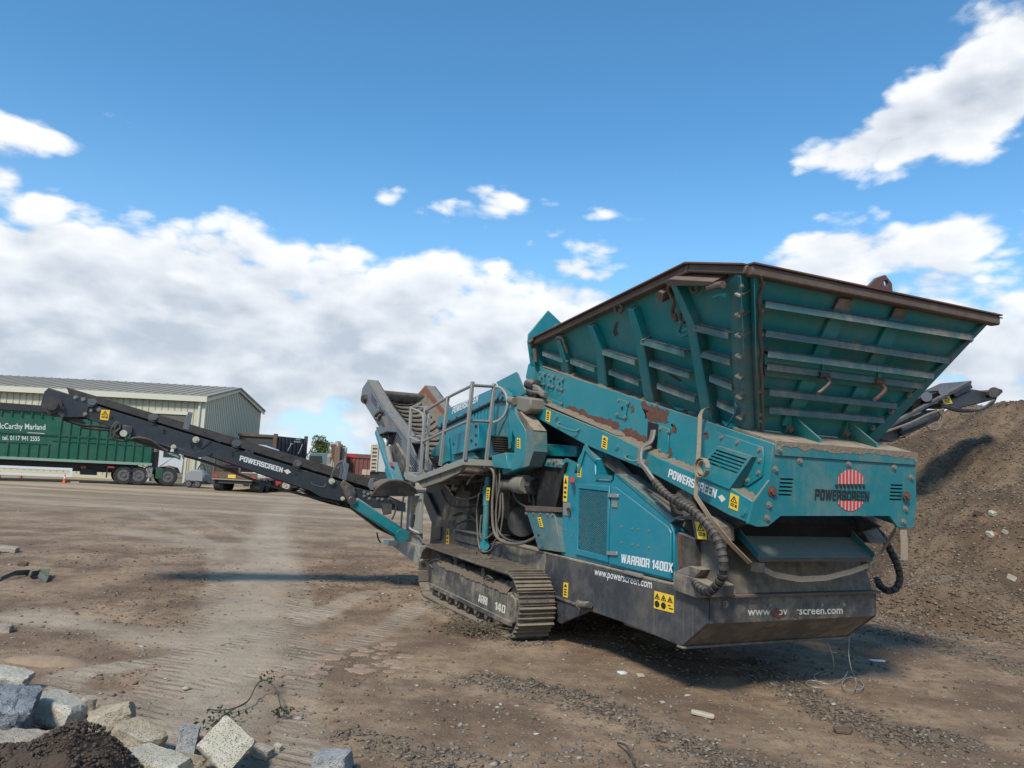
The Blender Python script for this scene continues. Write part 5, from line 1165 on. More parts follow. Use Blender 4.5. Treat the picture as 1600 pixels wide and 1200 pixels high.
for k in range(n):
    xa, xb = -1+2*(k+.09)/n, -1+2*(k+.91)/n
    for sgn, lo, hi in ((-1,.30,1),(1,.50,1)):
        ya, yb = math.sqrt(max(0,1-xa*xa)), math.sqrt(max(0,1-xb*xb))
        if min(ya, yb) <= lo+.02: continue
        pts = [(xa,lo*sgn),(xb,lo*sgn),(xb,yb*sgn),(((xa+xb)/2),math.sqrt(1-((xa+xb)/2)**2)*sgn),(xa,ya*sgn)]
        red.prism([gu(c[0]+rx_*a, c[1]+ry_*b, uE+.0045) for a, b in pts], (.001,0,0))
        for x_ in (xa,xb):
            yy = math.sqrt(max(0,1-x_*x_)); wht.prism([gu(c[0]+rx_*(x_+d), c[1]+ry_*b*sgn, uE+.0055) for d, b in ((-.009,lo),(.009,lo),(.009,yy),(-.009,yy))], (.001,0,0))
ring = [(math.cos(t_), math.sin(t_)) for t_ in np.linspace(0, 6.283, 40, endpoint=False)]
lg = red.build('globe_emblem', M['red'], ep, smooth=False, kind='stuff'); wht.build('emblem_outline', M['white_worn'], lg, smooth=False, kind='stuff')
blk = MB().prism([gu(x, y, uE+.007) for x, y in ((1281,778),(1281,768),(1296,768))], (.001,0,0))
block_text('POWERSCREEN', M['black'], ep, 'lettering', gu(1273,780.5,uE+.008), gu(1358,783.5,uE+.008), gu(1274,764,uE+.008))
tk_ = MB()
for k in range(8): x0 = 1305+6*k; tk_.prism([gu(x0,757,uE+.006),gu(x0+4,757,uE+.006),gu(x0+5,763,uE+.006),gu(x0+2,763,uE+.006)], (.001,0,0))
tk_.build('emblem_tick', M['black'], lg, smooth=False, kind='stuff')
# dusty deck between hopper and end plate, its ragged dirt lip
hb0, hb1 = gv(1177,672,.70), gu(1177,672,3.04)
dk = MB().prism([P3(uE+.014,.705,2.245),P3(uE+.014,2*VC-.705,2.245),P3(2.75,2*VC-.705,2.38),P3(2.75,.705,2.38)], (0,0,-.02)).build('front_deck', M['dusty_plate'], fd)
lipm = MB(); nseg = 110; vv_ = np.linspace(.70, 2.40, nseg+1); hh_ = .03+.055*np.clip(fbm(vv_*6, vv_*0+3, 3, 5)+.25, 0, 1)+.03*fbm(vv_*26, vv_*0, 2, 8)
for k in range(nseg): lipm.add([P3(uE+.019,vv_[k],2.252),P3(uE+.019,vv_[k+1],2.252),P3(uE+.019,vv_[k+1],2.245-hh_[k+1]),P3(uE+.019,vv_[k],2.245-hh_[k])], [(0,1,2,3)])
lipm.build('dirt_lip', M['dirt_ledge'], fd, kind='stuff')
# top ledge of the near side with dirt at the wall foot
ledge(top0+A((.05,0,.005)), top1+A((-.30,0,.005)), fd, .0, .17, n=70, h=.045, seed=6)
MB().prism([top0+A((0,.003,-.004)), top1+A((-.1,.003,-.004)), top1+A((-.1,.2,-.004)), top0+A((0,.2,-.004))], (0,0,-.01)).build('top_ledge', M['dusty_plate'], fd)
# feeder head: back plates, motor and hoses
hd = MB().prism(pv([(825,570),(831,563),(845,573),(842,640),(836,650),(826,636),(821,622),(828,600),(821,590)], .78), (0,.05,0)).build('head_plate', M['teal'], fd, bev=.005)
MB().cyl(gv(826,600,.66), gv(838,604,.66), .075).cyl(gv(824,612,.64), gv(836,616,.64), .05).build('drive_motor', M['grimy'], fd)
MB().bb(gv(826,610,.62)-A((.02,0,.10)), gv(826,610,.62)+A((.22,.12,.12))).build('valve_block', M['grimy'], fd)
for k in range(3): MB().tube(pv([(834,603+5*k),(842,606+4*k),(847,612+3*k),(852,613+3*k)], .62-.03*k), .022).build('head_hose', M['hose_dusty'] if k else M['steel'], fd)
# belt and underside of the feeder
MB().prism(pv([(838,648),(918,692),(1020,738),(1140,800),(1150,815),(1142,852),(1100,838),(1040,798),(985,752),(930,715),(905,702),(880,690),(835,675)], .80), (0,1.5,0)).build('return_belt', M['belt'], fd)
gd = pv([(930,716),(960,738),(1050,809),(1095,846),(1110,838),(1052,792),(985,748),(950,712)], .66)
MB().prism(gd, (0,.1,0)).build('belt_skirt', M['belt_dusty'], fd)
MB().cyl(gv(1063,787,.60), gv(1063,787,.9), .10).cyl(gv(1063,787,.585), gv(1063,787,.60), .045).build('tail_bearing', M['grimy'], fd); MB().prism(pv([(1053,786),(1058,768),(1066,764),(1080,772),(1088,800),(1070,808)], .62), (0,.03,0)).build('bearing_plate', M['dark_dusty'], fd)
for sgn in (0, 1):
    pts = pv([(1075,790),(1100,775),(1165,818),(1130,830)], .72); pts = [mir(p) for p in pts] if sgn else pts
    MB().prism(pts, (0,.06 if not sgn else -.06,0)).build('tail_bracket', M['grimy'], fd)
# spillage tray under the end
tv0 = .86; ts = pv([(1118,780),(1187,864),(1187,876),(1116,798)], tv0); tr_b, tr_f = ts[3], ts[2]
tray = MB().prism([tr_b, tr_f, A((tr_f[0],2*VC-tv0,tr_f[2])), A((tr_b[0],2*VC-tv0,tr_b[2]))], (0,0,.012)).build('spillage_tray', M['teal_hopper'], fd)
for m_ in (0,1):
    pts = [mir(p) for p in ts] if m_ else ts; MB().prism(pts, (0,-.012 if not m_ else .012,0)).build('tray_side', M['teal_dirty'], tray)
    e = tr_f+A((-.05,.03,-.06)); e = mir(e) if m_ else e; MB().box(e, (.10,.06,.08)).build('tray_bracket', M['dusty_plate'], tray)
MB().bb((tr_f[0]-.01,tv0,tr_f[2]-.008),(tr_f[0]+.012,2*VC-tv0,tr_f[2]+.02)).build('tray_lip', M['rim'], tray)
MB().bb((1.0,.9,1.45),(2.0,2*VC-.9,1.7)).build('under_belt', M['belt'], fd)

# ---- hopper
B0, B1, T1 = gv(843,574,.87), gv(1177,671,.87), A((3.62,.09,3.54))
nN = np.cross(T1-B1, B0-B1); nN = unit(nN); nN = nN if nN[1] < 0 else -nN       # outward of the near wall
def N_(px, py): return gp(px, py, nN, B1)
TB, TM = N_(835,532), N_(1085,412)
hp = MB().prism([B0, B1, T1, TM, TB], -nN*.012).prism([mir(p) for p in (B0, B1, T1, TM, TB)], A((-nN[0],nN[1],-nN[2]))*.012).build('hopper', M['teal_hopper'], mach)
def nbar(pxs, h, name, m='teal_hopper', bev=.004, par=None, mirror=True):
    """a rib on the outside of the near wall, and its mirror on the far wall"""
    pts = [N_(*p) for p in pxs]; o = MB().prism(pts, nN*h).build(name, M[m], par or hp, bev=bev)
    if mirror: MB().prism([mir(p) for p in pts], A((nN[0],-nN[1],nN[2]))*h).build(name, M[m], par or hp, bev=bev); return o
# upright ribs: a wide box foot tapering upwards
for top, mid, foot, w0, w1, w2 in (((881,526),(889,556),(892,580),5,9,13),((931,504),(946,543),(951,602),7,12,14),((995,477),(1008,521),(1025,628),9,13,15),((1063,437),(1091,501),(1117,657),10,14,17)):
    nbar([(top[0]-w0/2,top[1]),(top[0]+w0/2,top[1]+1.5),(mid[0]+w1/2,mid[1]+3),(foot[0]+w2/2,foot[1]+3),(foot[0]-w2/2,foot[1]-2),(mid[0]-w1/2,mid[1])], .085, 'upright_rib')
    nbar([(mid[0]+w1/2,mid[1]+3),(mid[0]+w1/2+3,mid[1]+4),(foot[0]+w2/2+3,foot[1]+4),(foot[0]+w2/2,foot[1]+3)], .10, 'rib_flange', m='teal_caked', bev=0)
# level stiffeners
def shelf(p, q, d=.085, t_=.012, nn=None, f=N_, mirror=True, m='dusty_plate', par=None):
    a, b = f(*p), f(*q); nn = nN if nn is None else nn
    out = unit(A((nn[0], nn[1], nn[2]*.15)))
    o = MB().prism([a, b, b+out*d, a+out*d], (0,0,-t_)).build('stiffener', M[m], par or hp)
    dn = MB().prism([a+out*(d-.008), b+out*(d-.008), b+out*d, a+out*d], (0,0,-.065)).build('stiffener_lip', M['lip'], o)
    if mirror: MB().prism([mir(x) for x in (a, b, b+out*d, a+out*d)], (0,0,-t_)).build('stiffener', M[m], par or hp)
for p, q in (((1096,506),(1151,518)),((1108,547),(1153,559)),((1121,585),(1156,598)),((1133,624),(1160,636)),((1013,528),(1082,547)),((1026,562),(1089,581)),((1038,597),(1097,618)),((952,545),(1003,561)),((962,576),(1008,593)),((901,560),(939,573)),((857,548),(889,559))):
    shelf(p, q)
# corner post and its bolted flange
nbar([(1150,436),(1162,420),(1168,417),(1171,668),(1158,660)], .075, 'corner_post', m='teal_caked', mirror=False); nbar([(1166,424),(1172,424),(1180,670),(1171,667)], .095, 'corner_flange', m='teal_caked', mirror=False)
# rim
def rimbeam(a, b, w=.17, h=.11, m='rim', up=(0,0,1), off=(0,0,0)):
    return MB().beam(A(a)+A(off), A(b)+A(off), w, h, up)
rz_ = A((0,-.02,-.045))
rm_ = MB(); 
for a, b in ((TB,TM),(TM,T1)):
    rm_.beam(A(a)+rz_, A(b)+rz_, .09, .07); rm_.beam(mir(A(a)+rz_), mir(A(b)+rz_), .08, .07)
rm = rm_.build('rim_beam', M['rim'], hp, bev=.01)
rt = MB()
for a, b in ((TB,TM),(TM,T1)):
    for q in (0,1):
        a_ = A(a)+rz_+A((0,-.0,.041)); b_ = A(b)+rz_+A((0,-.0,.041)); a_, b_ = (mir(a_), mir(b_)) if q else (a_, b_); rt.beam(a_, b_, .16, .012)
rt.build('rim_wear_strip', M['rim_top'], rm)
e0, e1 = T1, mir(T1)
MB().beam(e0+A((.0,-.03,-.047)), e1+A((.0,.0,-.047)), .09, .085).build('end_rim_beam', M['rim'], hp, bev=.012); MB().beam(e0+A((.0,-.04,.0)), e1+A((.0,.0,.0)), .13, .012).build('rim_wear_strip', M['rim_top'], hp)
nbar([(1060,430),(1068,425),(1138,428),(1138,435),(1066,436)], .16, 'hinge_flap', m='rim'); nbar([(1040,455),(1045,447),(1052,450),(1052,465),(1046,463)], .12, 'hinge_lug', m='rim')
# end wall
nE = unit(np.cross(e1-e0, B1-e0)); nE = nE if nE[0] > 0 else -nE
def E_(px, py): return gp(px, py, nE, B1)
B1m = mir(B1)
MB().prism([B1, B1m, e1, e0], -nE*.012).build('end_wall', M['teal_hopper'], hp)
ew = bpy.data.objects['end_wall']
def ebar(pxs, h, name, m='teal_hopper', bev=.004, f=E_): return MB().prism([f(*p) for p in pxs], nE*h).build(name, M[m], ew, bev=bev)
for p, q in (((1186,469),(1509,522)),((1187,514),(1472,558)),((1193,606),(1391,628)),((1193,634),(1371,650))):
    shelf(p, q, d=.075, t_=.014, nn=nE, f=E_, mirror=False, par=ew)
shelf((1187,546),(1444,581), d=.10, t_=.014, nn=nE, f=E_, mirror=False, par=ew); shelf((1188,566),(1430,597), d=.085, t_=.014, nn=nE, f=E_, mirror=False, par=ew, m='teal_hopper')
ebar([(1187,548),(1443,582.5),(1430,595.5),(1187,564)], .07, 'door_channel'); ebar([(1188,567.5),(1428,598.5),(1418,609),(1189,583)], .055, 'door_channel', m='teal_dirty')
for tp, bt, w in (((1318,464),(1229,662),23),((1405,479),(1321,652),21)):
    n_ = 8; cuts = [0,.23,.45,.52,.70,.82,1]
    ebar([(tp[0]-w/2,tp[1]),(tp[0]+w/2,tp[1]+2),(bt[0]+w/2,bt[1]+3),(bt[0]-w/2,bt[1])], .035, 'cross_band')
    f_ = .09; ebar([(tp[0]-w/2,tp[1]),(tp[0]+w/2,tp[1]+2),(tp[0]+w/2+(bt[0]-tp[0])*f_,tp[1]+2+(bt[1]-tp[1])*f_),(tp[0]-w/2+(bt[0]-tp[0])*f_,tp[1]+(bt[1]-tp[1])*f_)], .0365, 'dusty_band', m='dusty_plate', bev=0)
# bolted edge strips
ebar([(1171,422),(1184,430),(1188,668),(1178,668)], .06, 'edge_flange', m='teal_caked')
st_ = MB()
for k, y in enumerate((440,479,517,606,642,652)): st_.bolt(E_(1183,y)+nE*.06, nE, .015, .014)
for x, y in ((1540,499),(1509,528),(1479,557),(1415,613),(1387,638),(1358,664)): st_.bolt(E_(x,y)+nE*.045, nE, .020, .016)
for y in (440,479,517,552,606,640): st_.bolt(N_(1174,y)+nN*.095, nN, .015, .014)
ebar([(1553,487),(1543,492),(1345,684),(1362,690)], .045, 'edge_flange', m='teal_dirty'); st_.build('bolt_head', M['bolt'], ew, kind='stuff')
wl = MB(); r = random.Random(8); pts = [E_(1177+8*(k/12)+r.uniform(-2,2)+(3 if k < 2 else 0), 424+20*k)+nE*.075 for k in range(13)]; wl.tube(pts, .012, sub=2).build('seal_strip', M['rim'], ew)
for k in range(7): y = 450+32*k; MB().prism([N_(1164,y), N_(1175,y+2), N_(1175,y+2)+nN*.13, N_(1164,y)+nN*.11], (0,0,-.014)).build('corner_gusset', M['dusty_plate'], hp)
# gussets at the foot and latches
for a, b, c, m_ in (((1232,645),(1219,678),(1254,684),(1226,667)),((1316,654),(1302,686),(1342,692),(1311,676))):
    pass
for foot, top_ in (((1240,682),(1234,645)),((1328,689),(1321,654))):
    a = E_(*top_); b = E_(foot[0]-8,foot[1]-6); c_ = A((uE-.10, b[1]+.02, 2.28)); g_ = MB().prism([a, b, c_+A((0,0,-.01)), c_+A((0,0,.03)), a+nE*.03], (0,.022,0)).build('foot_gusset', M['teal_hopper'], ew)
    p2 = E_(foot[0]-20,foot[1]-4); MB().prism([a, b, p2], nE*.04).build('gusset_plate', M['teal_hopper'], ew); MB().bolt(E_(foot[0]-10,foot[1]-16)+nE*.04, nE, .03, .02).build('gusset_pin', M['bolt'], ew)
for x, y, m_ in ((1271,577,'grimy'),(1358,588,'rust')):
    p = E_(x,y)+nE*.10; MB().cyl(p-Y1*.03, p+Y1*.08, .030).tube([p+A((0,.02,0)), p+A((.02,.08,-.06)), p+A((.03,-.02,-.14)), p+A((.05,-.09,-.17))], .016).build('door_latch', M[m_], ew); MB().prism([E_(x+4,y-22),E_(x+9,y-21),E_(x+8,y),E_(x+3,y)], nE*.085).build('latch_bracket', M['teal_hopper'], ew)
lug0 = E_(1374,452); lp = A((3.62,lug0[1],3.545)); MB().prism([lp+A((0,-.16,0)), lp+A((0,.14,0)), lp+A((0,.13,.08)), lp+A((0,.05,.14)), lp+A((0,-.05,.10))], (.03,0,0), [[lp+A((0,.06+.03*math.cos(t_),.07+.03*math.sin(t_))) for t_ in np.linspace(0,6.283,10,endpoint=False)]]).build('lifting_lug', M['rim_top'], hp)
# hooks, chain links and curled lugs on the near wall
hk = lambda pxs, rr=.016, d=.07, m='rim': MB().tube([N_(*p)+nN*d for p in pxs], rr).build('chain_hook', M[m], hp)
hk([(1057,437),(1054,447),(1058,458),(1062,470),(1060,482),(1062,492),(1066,496),(1063,485)], .018); hk([(1072,464),(1076,474),(1072,486),(1074,496),(1079,499)], .016); hk([(1075,497),(1070,513),(1077,520),(1085,515),(1083,509),(1078,513)], .018, m='teal_hopper'); hk([(1090,444),(1094,452),(1101,448),(1102,440)], .018)
hk([(972,484),(970,475),(977,471),(982,478),(978,484)], .018, m='dusty_plate'); hk([(884,534),(878,530),(878,524),(886,525),(890,536),(894,548)], .018, m='dusty_plate'); hk([(1128,440),(1140,436),(1151,434)], .03, .14); hk([(1136,454),(1146,450),(1154,451)], .016, .14, 'teal_hopper')
sc = MB()
for poly in ([(961,505),(966,502),(964,515),(966,523),(961,526),(958,519)],[(1041,583),(1050,585),(1058,588),(1067,595),(1061,596),(1052,590)],[(1140,604),(1149,601),(1150,606),(1142,609)]): MB().prism([N_(*p)+nN*.001 for p in poly], nN*.002).build('scraped_patch', M['grimy'], hp)
MB().tube([N_(1160,622)+nN*.09, N_(1164,634)+nN*.1, N_(1149,660)+nN*.1, N_(1147,668)+nN*.06], .008).build('wire_tie', M['teal_clean'], hp)
# back wing plate of the hopper
bw = pu([(825,535),(826,522),(857,485),(882,509),(880,545),(845,575),(830,571)], -1.0)
wing = MB().prism(bw, (-.03,0,0)).build('back_wing', M['teal'], hp, bev=.004); MB().prism([p+A((.004,0,0)) for p in pu([(860,515),(868,506),(868,520),(862,528)], -1.0)], (.05,0,0)).build('wing_rib', M['teal'], wing)
MB().prism([P3(-1.0,.74,2.9),P3(-1.0,2*VC-.74,2.9),P3(-1.0,2*VC-.56,3.58),P3(-1.0,.56,3.58)], (.02,0,0)).build('back_wall', M['teal_hopper'], hp)
lk = MB().cyl(pu([(829,538)],-.95)[0], pu([(846,530)],-.95)[0], .03).cyl(pu([(835,545)],-.92)[0], pu([(837,566)],-.92)[0], .028).tube(pu([(826,536),(832,531),(842,528),(850,526)],-.9), .02).build('folding_latch', M['rim'], hp)
# ---- arm carrying the feeder head
vA = .36
arm = MB().prism(pv([(802,619),(806,646),(822,673),(822,707),(814,731),(785,742),(784,734),(797,722),(803,708),(804,684),(795,662),(796,640)], vA), (0,.20,0)).build('feeder_arm', M['teal'], mach, bev=.01)
MB().prism(pv([(822,673),(822,707),(814,731),(826,728),(834,705),(833,672)], vA+.003), (0,.19,0)).build('arm_web', M['teal_dull'], arm); MB().prism(pv([(805,618),(829,622),(828,640),(820,646),(806,640)], vA+.02), (0,.35,0)).build('pivot_block', M['cast'], arm, bev=.02)
MB().prism(pv([(806,646),(812,643),(834,672),(822,673)], vA+.006), (0,.18,0)).build('arm_top', M['dusty_plate'], arm); yplate(arm, [(808,684),(813,685),(813,701),(808,700)], vA-.001)
MB().cyl(gv(797,625,vA-.02), gv(804,627,vA-.02), .05).build('pivot_pin', M['cast'], arm)
MB().prism(pv([(836,692),(900,697),(900,714),(836,712)], .75), (0,.25,0)).build('cross_member', M['teal'], mach, bev=.008)
MB().bb((-1.3,1.0,1.7),(.3,2*VC-1.0,2.75)).build('dark_opening_fill', M['void'], mach)  # near-black box painted as the shade in the opening above the cross member

# ---- screen box
vS = .45
sb = MB().prism(pv([(684,668),(701,659),(772,626),(790,628),(800,640),(798,690),(790,713),(758,716),(702,727),(690,716)], vS), (0,2*VC-2*vS,0)).build('screen_box', M['teal_clean'], mach, bev=.01)
MB().prism(pv([(683,662),(686,653),(702,637),(775,604),(787,614),(789,627),(772,626),(684,669)], vS-.03), (0,2*VC-2*vS+.06,0)).build('screen_cover', M['teal_clean'], sb, bev=.012)
block_text('POWERSCREEN', M['white'], sb, 'lettering', gv(706,647.5,vS-.034), gv(746,627.5,vS-.034), gv(708,636.5,vS-.034))
bm_ = MB()
for k in range(9): bm_.bolt(gv(690+12*k, 662.5-5.2*k, vS-.031), -Y1, .016, .012)
for px, py in ((778,624),(784,624)): bm_.bolt(gv(px,py,vS-.031), -Y1, .016, .012)
bm_.build('bolt_head', M['grimy'], sb, kind='stuff'); MB().prism(pv([(683,668.5),(772,625.5),(789,626.5),(789,628),(772,627.5),(684,671)], vS-.036), (0,.03,0)).build('cover_seam', M['black'], sb)
MB().prism(pv([(775,597),(806,581),(809,584),(821,614),(812,620),(786,616)], vS+.10), (0,.02,0)).build('side_wing', M['teal'], sb, bev=.004)
for k in range(7): MB().prism(pv([(738+5.2*k,647-1.6*k),(740+5.2*k,646.4-1.6*k),(740+5.2*k,660),(738+5.2*k,660)], vS-.012), (0,.011,0)).build('side_pleat', M['teal_clean'], sb)
vb = MB().prism(pv([(705,680),(733,671),(735,663),(747,660),(748,700),(735,704),(706,711)], vS-.16), (0,.15,0)).build('vibrator_cover', M['teal_clean'], sb, bev=.008)
bm_ = MB()
for px, py in ((709,693),(737,688),(744,666),(744,680),(744,694),(731,675)): bm_.bolt(gv(px,py,vS-.161), -Y1, .018, .014)
bm_.build('bolt_head', M['grimy'], vb, kind='stuff'); MB().prism(pv([(706,712),(740,706),(745,716),(710,722)], vS-.1), (0,.1,0)).build('mount_shelf', M['teal_dirty'], sb)
for x0, y0, w in ((766,682,24),(676,712,12)):
    sp = MB()
    for k in range(7): p = gv(x0+k*1.0, y0+3.6*k, vS-.07); q = gv(x0+w, y0+3.6*k+1, vS-.07); sp.beam(p, q, .05, .013)
    sp.build('rubber_spring_stack', M['rubber'], sb)
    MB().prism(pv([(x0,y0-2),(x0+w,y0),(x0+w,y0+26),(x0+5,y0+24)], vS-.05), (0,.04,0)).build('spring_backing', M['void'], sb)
MB().prism(pv([(768,712),(790,707),(793,733),(770,730)], .30), (0,.3,0)).build('support_foot', M['teal'], sb, bev=.008); MB().prism(pv([(672,706),(697,683),(700,720),(686,728)], vS-.06), (0,.05,0)).build('discharge_plate', M['teal'], sb)
MB().prism(pv([(770,665),(793,655),(797,700),(786,705)], vS-.015), (0,.012,0)).build('drive_guard', M['teal_dirty'], sb)

# ---- maintenance platform with handrails
vP = -.05; pa, pb = gv(652,749,vP), gv(725,722,vP)
dirp = unit(pb-pa); p_up = unit(np.cross(A((0,1,0)), dirp)); p_up = p_up if p_up[2] > 0 else -p_up
wP = .52
pf = MB().beam(pa, pb, .05, .085, p_up).beam(pa+Y1*wP, pb+Y1*wP, .05, .085, p_up).beam(pb-Y1*.025, pb+Y1*(wP+.025), .05, .085, p_up).beam(pa-Y1*.025, pa+Y1*(wP+.025), .05, .085, p_up)
plat = pf.build('service_platform', M['grey_steel'], mach, bev=.006)
dkm = MB(); n = 13
for k in range(n): p = pa+(pb-pa)*(k+.5)/n+p_up*.03; dkm.beam(p+Y1*.03, p+Y1*(wP-.03), .10, .012, p_up)
dkm.build('deck_plank', M['dusty_plate'], plat)
for f_ in (.2,.5,.8): p = pa+(pb-pa)*f_-p_up*.06; MB().beam(p+Y1*.02, p+Y1*.9, .05, .09, p_up).build('deck_bearer', M['dusty_plate'], plat)
MB().prism([gv(652,752,vP+.02), gv(725,727,vP+.02), gv(718,738,vP+.02), gv(690,752,vP+.02), gv(660,762,vP+.02)], (0,.05,0)).build('side_bracket', M['cast'], plat)
vE2 = vP+.36
def post(name, a, b, v, r=.027, v2=None): p, q = gv(*a, v), gv(*b, v if v2 is None else v2); MB().beam(p, q, .05, .045, (0,1,0)).build(name, M['grey_steel'], plat, bev=.006)
def railt(pts, r=.021): MB().tube(pts, r, n=8, sub=4).build('handrail', M['grey_steel'], plat)
pA0 = gv(636,744,vP)
post('post', (636,744), (642.5,635.5), vP); post('post', (657,740), (664.5,637), vP); post('post', (688,728), (700,619), vP); post('post', (726,719), (738.5,596), vP); post('post', (760,720), (772.5,599), vE2)
post('post', (666,735), (670.5,646), vP+.25)
railt([gv(665,642,vP), gv(700,621,vP), gv(738.5,602,vP)]); railt([gv(738.5,602,vP), gv(772,604,vE2)]); railt([gv(772,604,vE2), gv(783,607,vE2+.08), gv(791,618,vE2+.12), gv(793,632,vE2+.12), gv(789,647,vE2+.10), gv(781,656,vE2+.06), gv(771,660,vE2)])
railt([gv(661,690,vP), gv(695,674,vP), gv(732,657.5,vP)]); railt([gv(732,657.5,vP), gv(766,659,vE2)])
railt([gv(643,637,vP), gv(656,636,vP+.2), gv(670,637,vP+.25)], .018); railt([gv(643,638,vP), gv(655,643,vP), gv(661,652,vP), gv(661,690,vP)], .018); railt([gv(641,683,vP), gv(653,689,vP), gv(660,688,vP)], .018); railt([gv(641,681,vP+.1), gv(668,682,vP+.25)], .016)
railt([gv(664,650,vP+.1), gv(668,655,vP+.15), gv(668,672,vP+.15), gv(663,680,vP+.1)], .014)
MB().beam(gv(636,744,vP), gv(652,749,vP), .06, .10).bb(gv(634,742,vP)-A((.1,0,.04)), gv(634,742,vP)+A((.35,.5,.05))).build('landing_step', M['grey_steel'], plat, bev=.004)

# ---- tail conveyor rising away
vt0, vt1, wF = .15, 1.62, .22
side_px = [(575,593),(566,606),(563.5,622),(571,634),(592,668),(620,712),(646,752),(668,752),(640,690),(600,637)]
sp_ = pv(side_px, vt0); tcv = MB().prism(sp_, (0,.03,0)).build('tail_conveyor', M['conv_grey'], mach, bev=.01)
far = [A((p[0], vt1, p[2])) for p in sp_]
tip, mid_, low = sp_[0], sp_[9], sp_[7]
def strip(a, b, v0, v1, m, name, th=.02): o = MB().prism([A((a[0],v0,a[2])), A((b[0],v0,b[2])), A((b[0],v1,b[2])), A((a[0],v1,a[2]))], (0,0,-th)).build(name, M[m], tcv); return o
strip(tip, mid_, vt0-.01, vt0+wF, 'conv_grey', 'frame_top'); strip(mid_, sp_[8], vt0-.012, vt0+wF+.002, 'conv_grey', 'frame_top', .022)
MB().prism([A((p[0],vt0+wF-.02,p[2])) for p in sp_], (0,.02,0)).build('inner_plate', M['conv_grey'], tcv)
MB().prism([A((p[0],vt1-wF,p[2])) for p in sp_], (0,.02,0)).build('inner_plate', M['orange_rust'], tcv); strip(tip, mid_, vt1-wF-.002, vt1+.01, 'conv_grey', 'frame_top'); strip(mid_, sp_[8], vt1-wF-.004, vt1+.012, 'conv_grey', 'frame_top', .022)
MB().prism(far, (0,-.03,0)).build('far_side_plate', M['conv_grey'], tcv)
ax = unit(sp_[8]-tip); axn = unit(np.cross(Y1, ax)); axn = axn if axn[2] > 0 else -axn
Lc = np.linalg.norm(sp_[8]-tip)+1.2
def cv_pt(s, v, h): return A((tip[0],0,tip[2]))+ax*s+axn*h+Y1*v
for base, cnt in ((.45,3),(1.15,4),(2.35,5),(3.45,5)):
    for k in range(cnt): p = cv_pt(base+.03*k, vt0-.002, -.16-.045*k); MB().beam(p, p+ax*.5, .005, .016, axn).build('vent_slot_shade', M['void'], tcv)  # thin dark bars paint the shade of open slots on the side plate
# troughed belt with chevron cleats
rows = []; prof_ = [(vt0+wF,-.16),(vt0+wF+.16,-.30),(vt0+wF+.32,-.40),(VC-.67,-.42),(vt1-wF-.32,-.40),(vt1-wF-.16,-.30),(vt1-wF,-.16)]
for i in range(26): s = .05+Lc*i/25; rows.append([cv_pt(s, v, h) for v, h in prof_])
MB().sheet(rows).build('belt', M['belt_dusty'], tcv); cm = MB()
for k in range(19):
    s = .12+.24*k; pts = [cv_pt(s+(.10 if abs(v-(vt0+vt1)/2) > .3 else .16), v, h+.025) for v, h in prof_[1:-1]]; cm.tube(pts, .022, n=5, sub=2)
cm.build('belt_cleat', M['rubber'], tcv, kind='stuff')
MB().cyl(cv_pt(.12,vt0+.03,-.33), cv_pt(.12,vt1-.03,-.33), .16, n=20).build('head_drum', M['rubber'], tcv); MB().cyl(gv(571,624,vt0-.02), gv(571,624,vt0+.05), .10).bolt(gv(571,624,vt0-.02), -Y1, .04, .03).build('drum_bearing', M['grimy'], tcv)
MB().tube(pv([(596,642),(588,648),(587,654),(592,655),(594,648)], vt0-.05), .03).build('belt_scraper_hook', M['grimy'], tcv)
rb_ = MB().beam(gv(590,674,-.02), gv(612,744,-.02), .10, .10).build('lift_ram', M['teal_clean'], mach, bev=.02); MB().beam(gv(611,728,-.06), gv(623,764,-.06), .20, .20).build('ram_barrel', M['teal_clean'], rb_, bev=.02); MB().prism(pv([(588,667),(604,668),(604,674),(594,678),(588,684)], -.04), (0,.2,0)).build('ram_bracket', M['conv_grey'], rb_)
MB().cyl(gv(612,730,-.04), gv(606,700,-.0), .05).build('ram_rod', M['steel'], rb_); MB().prism(pv([(610,724),(613,722),(614,728),(611,729)], -.12), (0,-.01,0)).build('reflector', M['red_button'], rb_)
MB().beam(gv(600,655,.12), gv(612,690,.12), .12, .14).build('link_arm', M['dark'], tcv, bev=.01); MB().prism(pv([(604,700),(618,692),(640,730),(640,760),(622,748)], .10), (0,.10,0)).build('hinge_frame', M['dark_dusty'], tcv)
MB().tube(pv([(601,680),(606,690),(604,705),(612,715)], .05), .02).tube(pv([(632,760),(636,735),(634,720),(630,712)], .05), .022).build('conveyor_hose', M['hose'], tcv)

# ---- long side conveyor
uN, uF = -3.50, -4.12
sc_ = MB().prism(pu([(140,632),(133,652),(306,713.5),(318,709.5),(484,766.5),(502,777),(541,785),(556,762),(545,757),(320,686)], uN), (-.02,0,0)).build('side_conveyor', M['dark_clean'], mach, bev=.004)
def fl(a, b, h=.03, u0=uN+.001, d=.07): p, q = gu(*a, u0), gu(*b, u0); return MB().prism([p, q, q+A((-d,0,0)), p+A((-d,0,0))], (0,0,.012))
fl((140,632),(545,757.5)).build('beam_flange', M['dark'], sc_); fl((133,652),(306,713.5)).build('beam_flange', M['dark'], sc_)
for a in (0,):
    pts = pu([(140,632),(133,652),(306,713.5),(318,709.5),(484,766.5),(502,777),(541,785),(556,762),(545,757),(320,686)], uN); MB().prism([p+A((uF-uN+.02,0,0)) for p in pts], (-.02,0,0)).build('far_beam', M['dark_clean'], sc_)
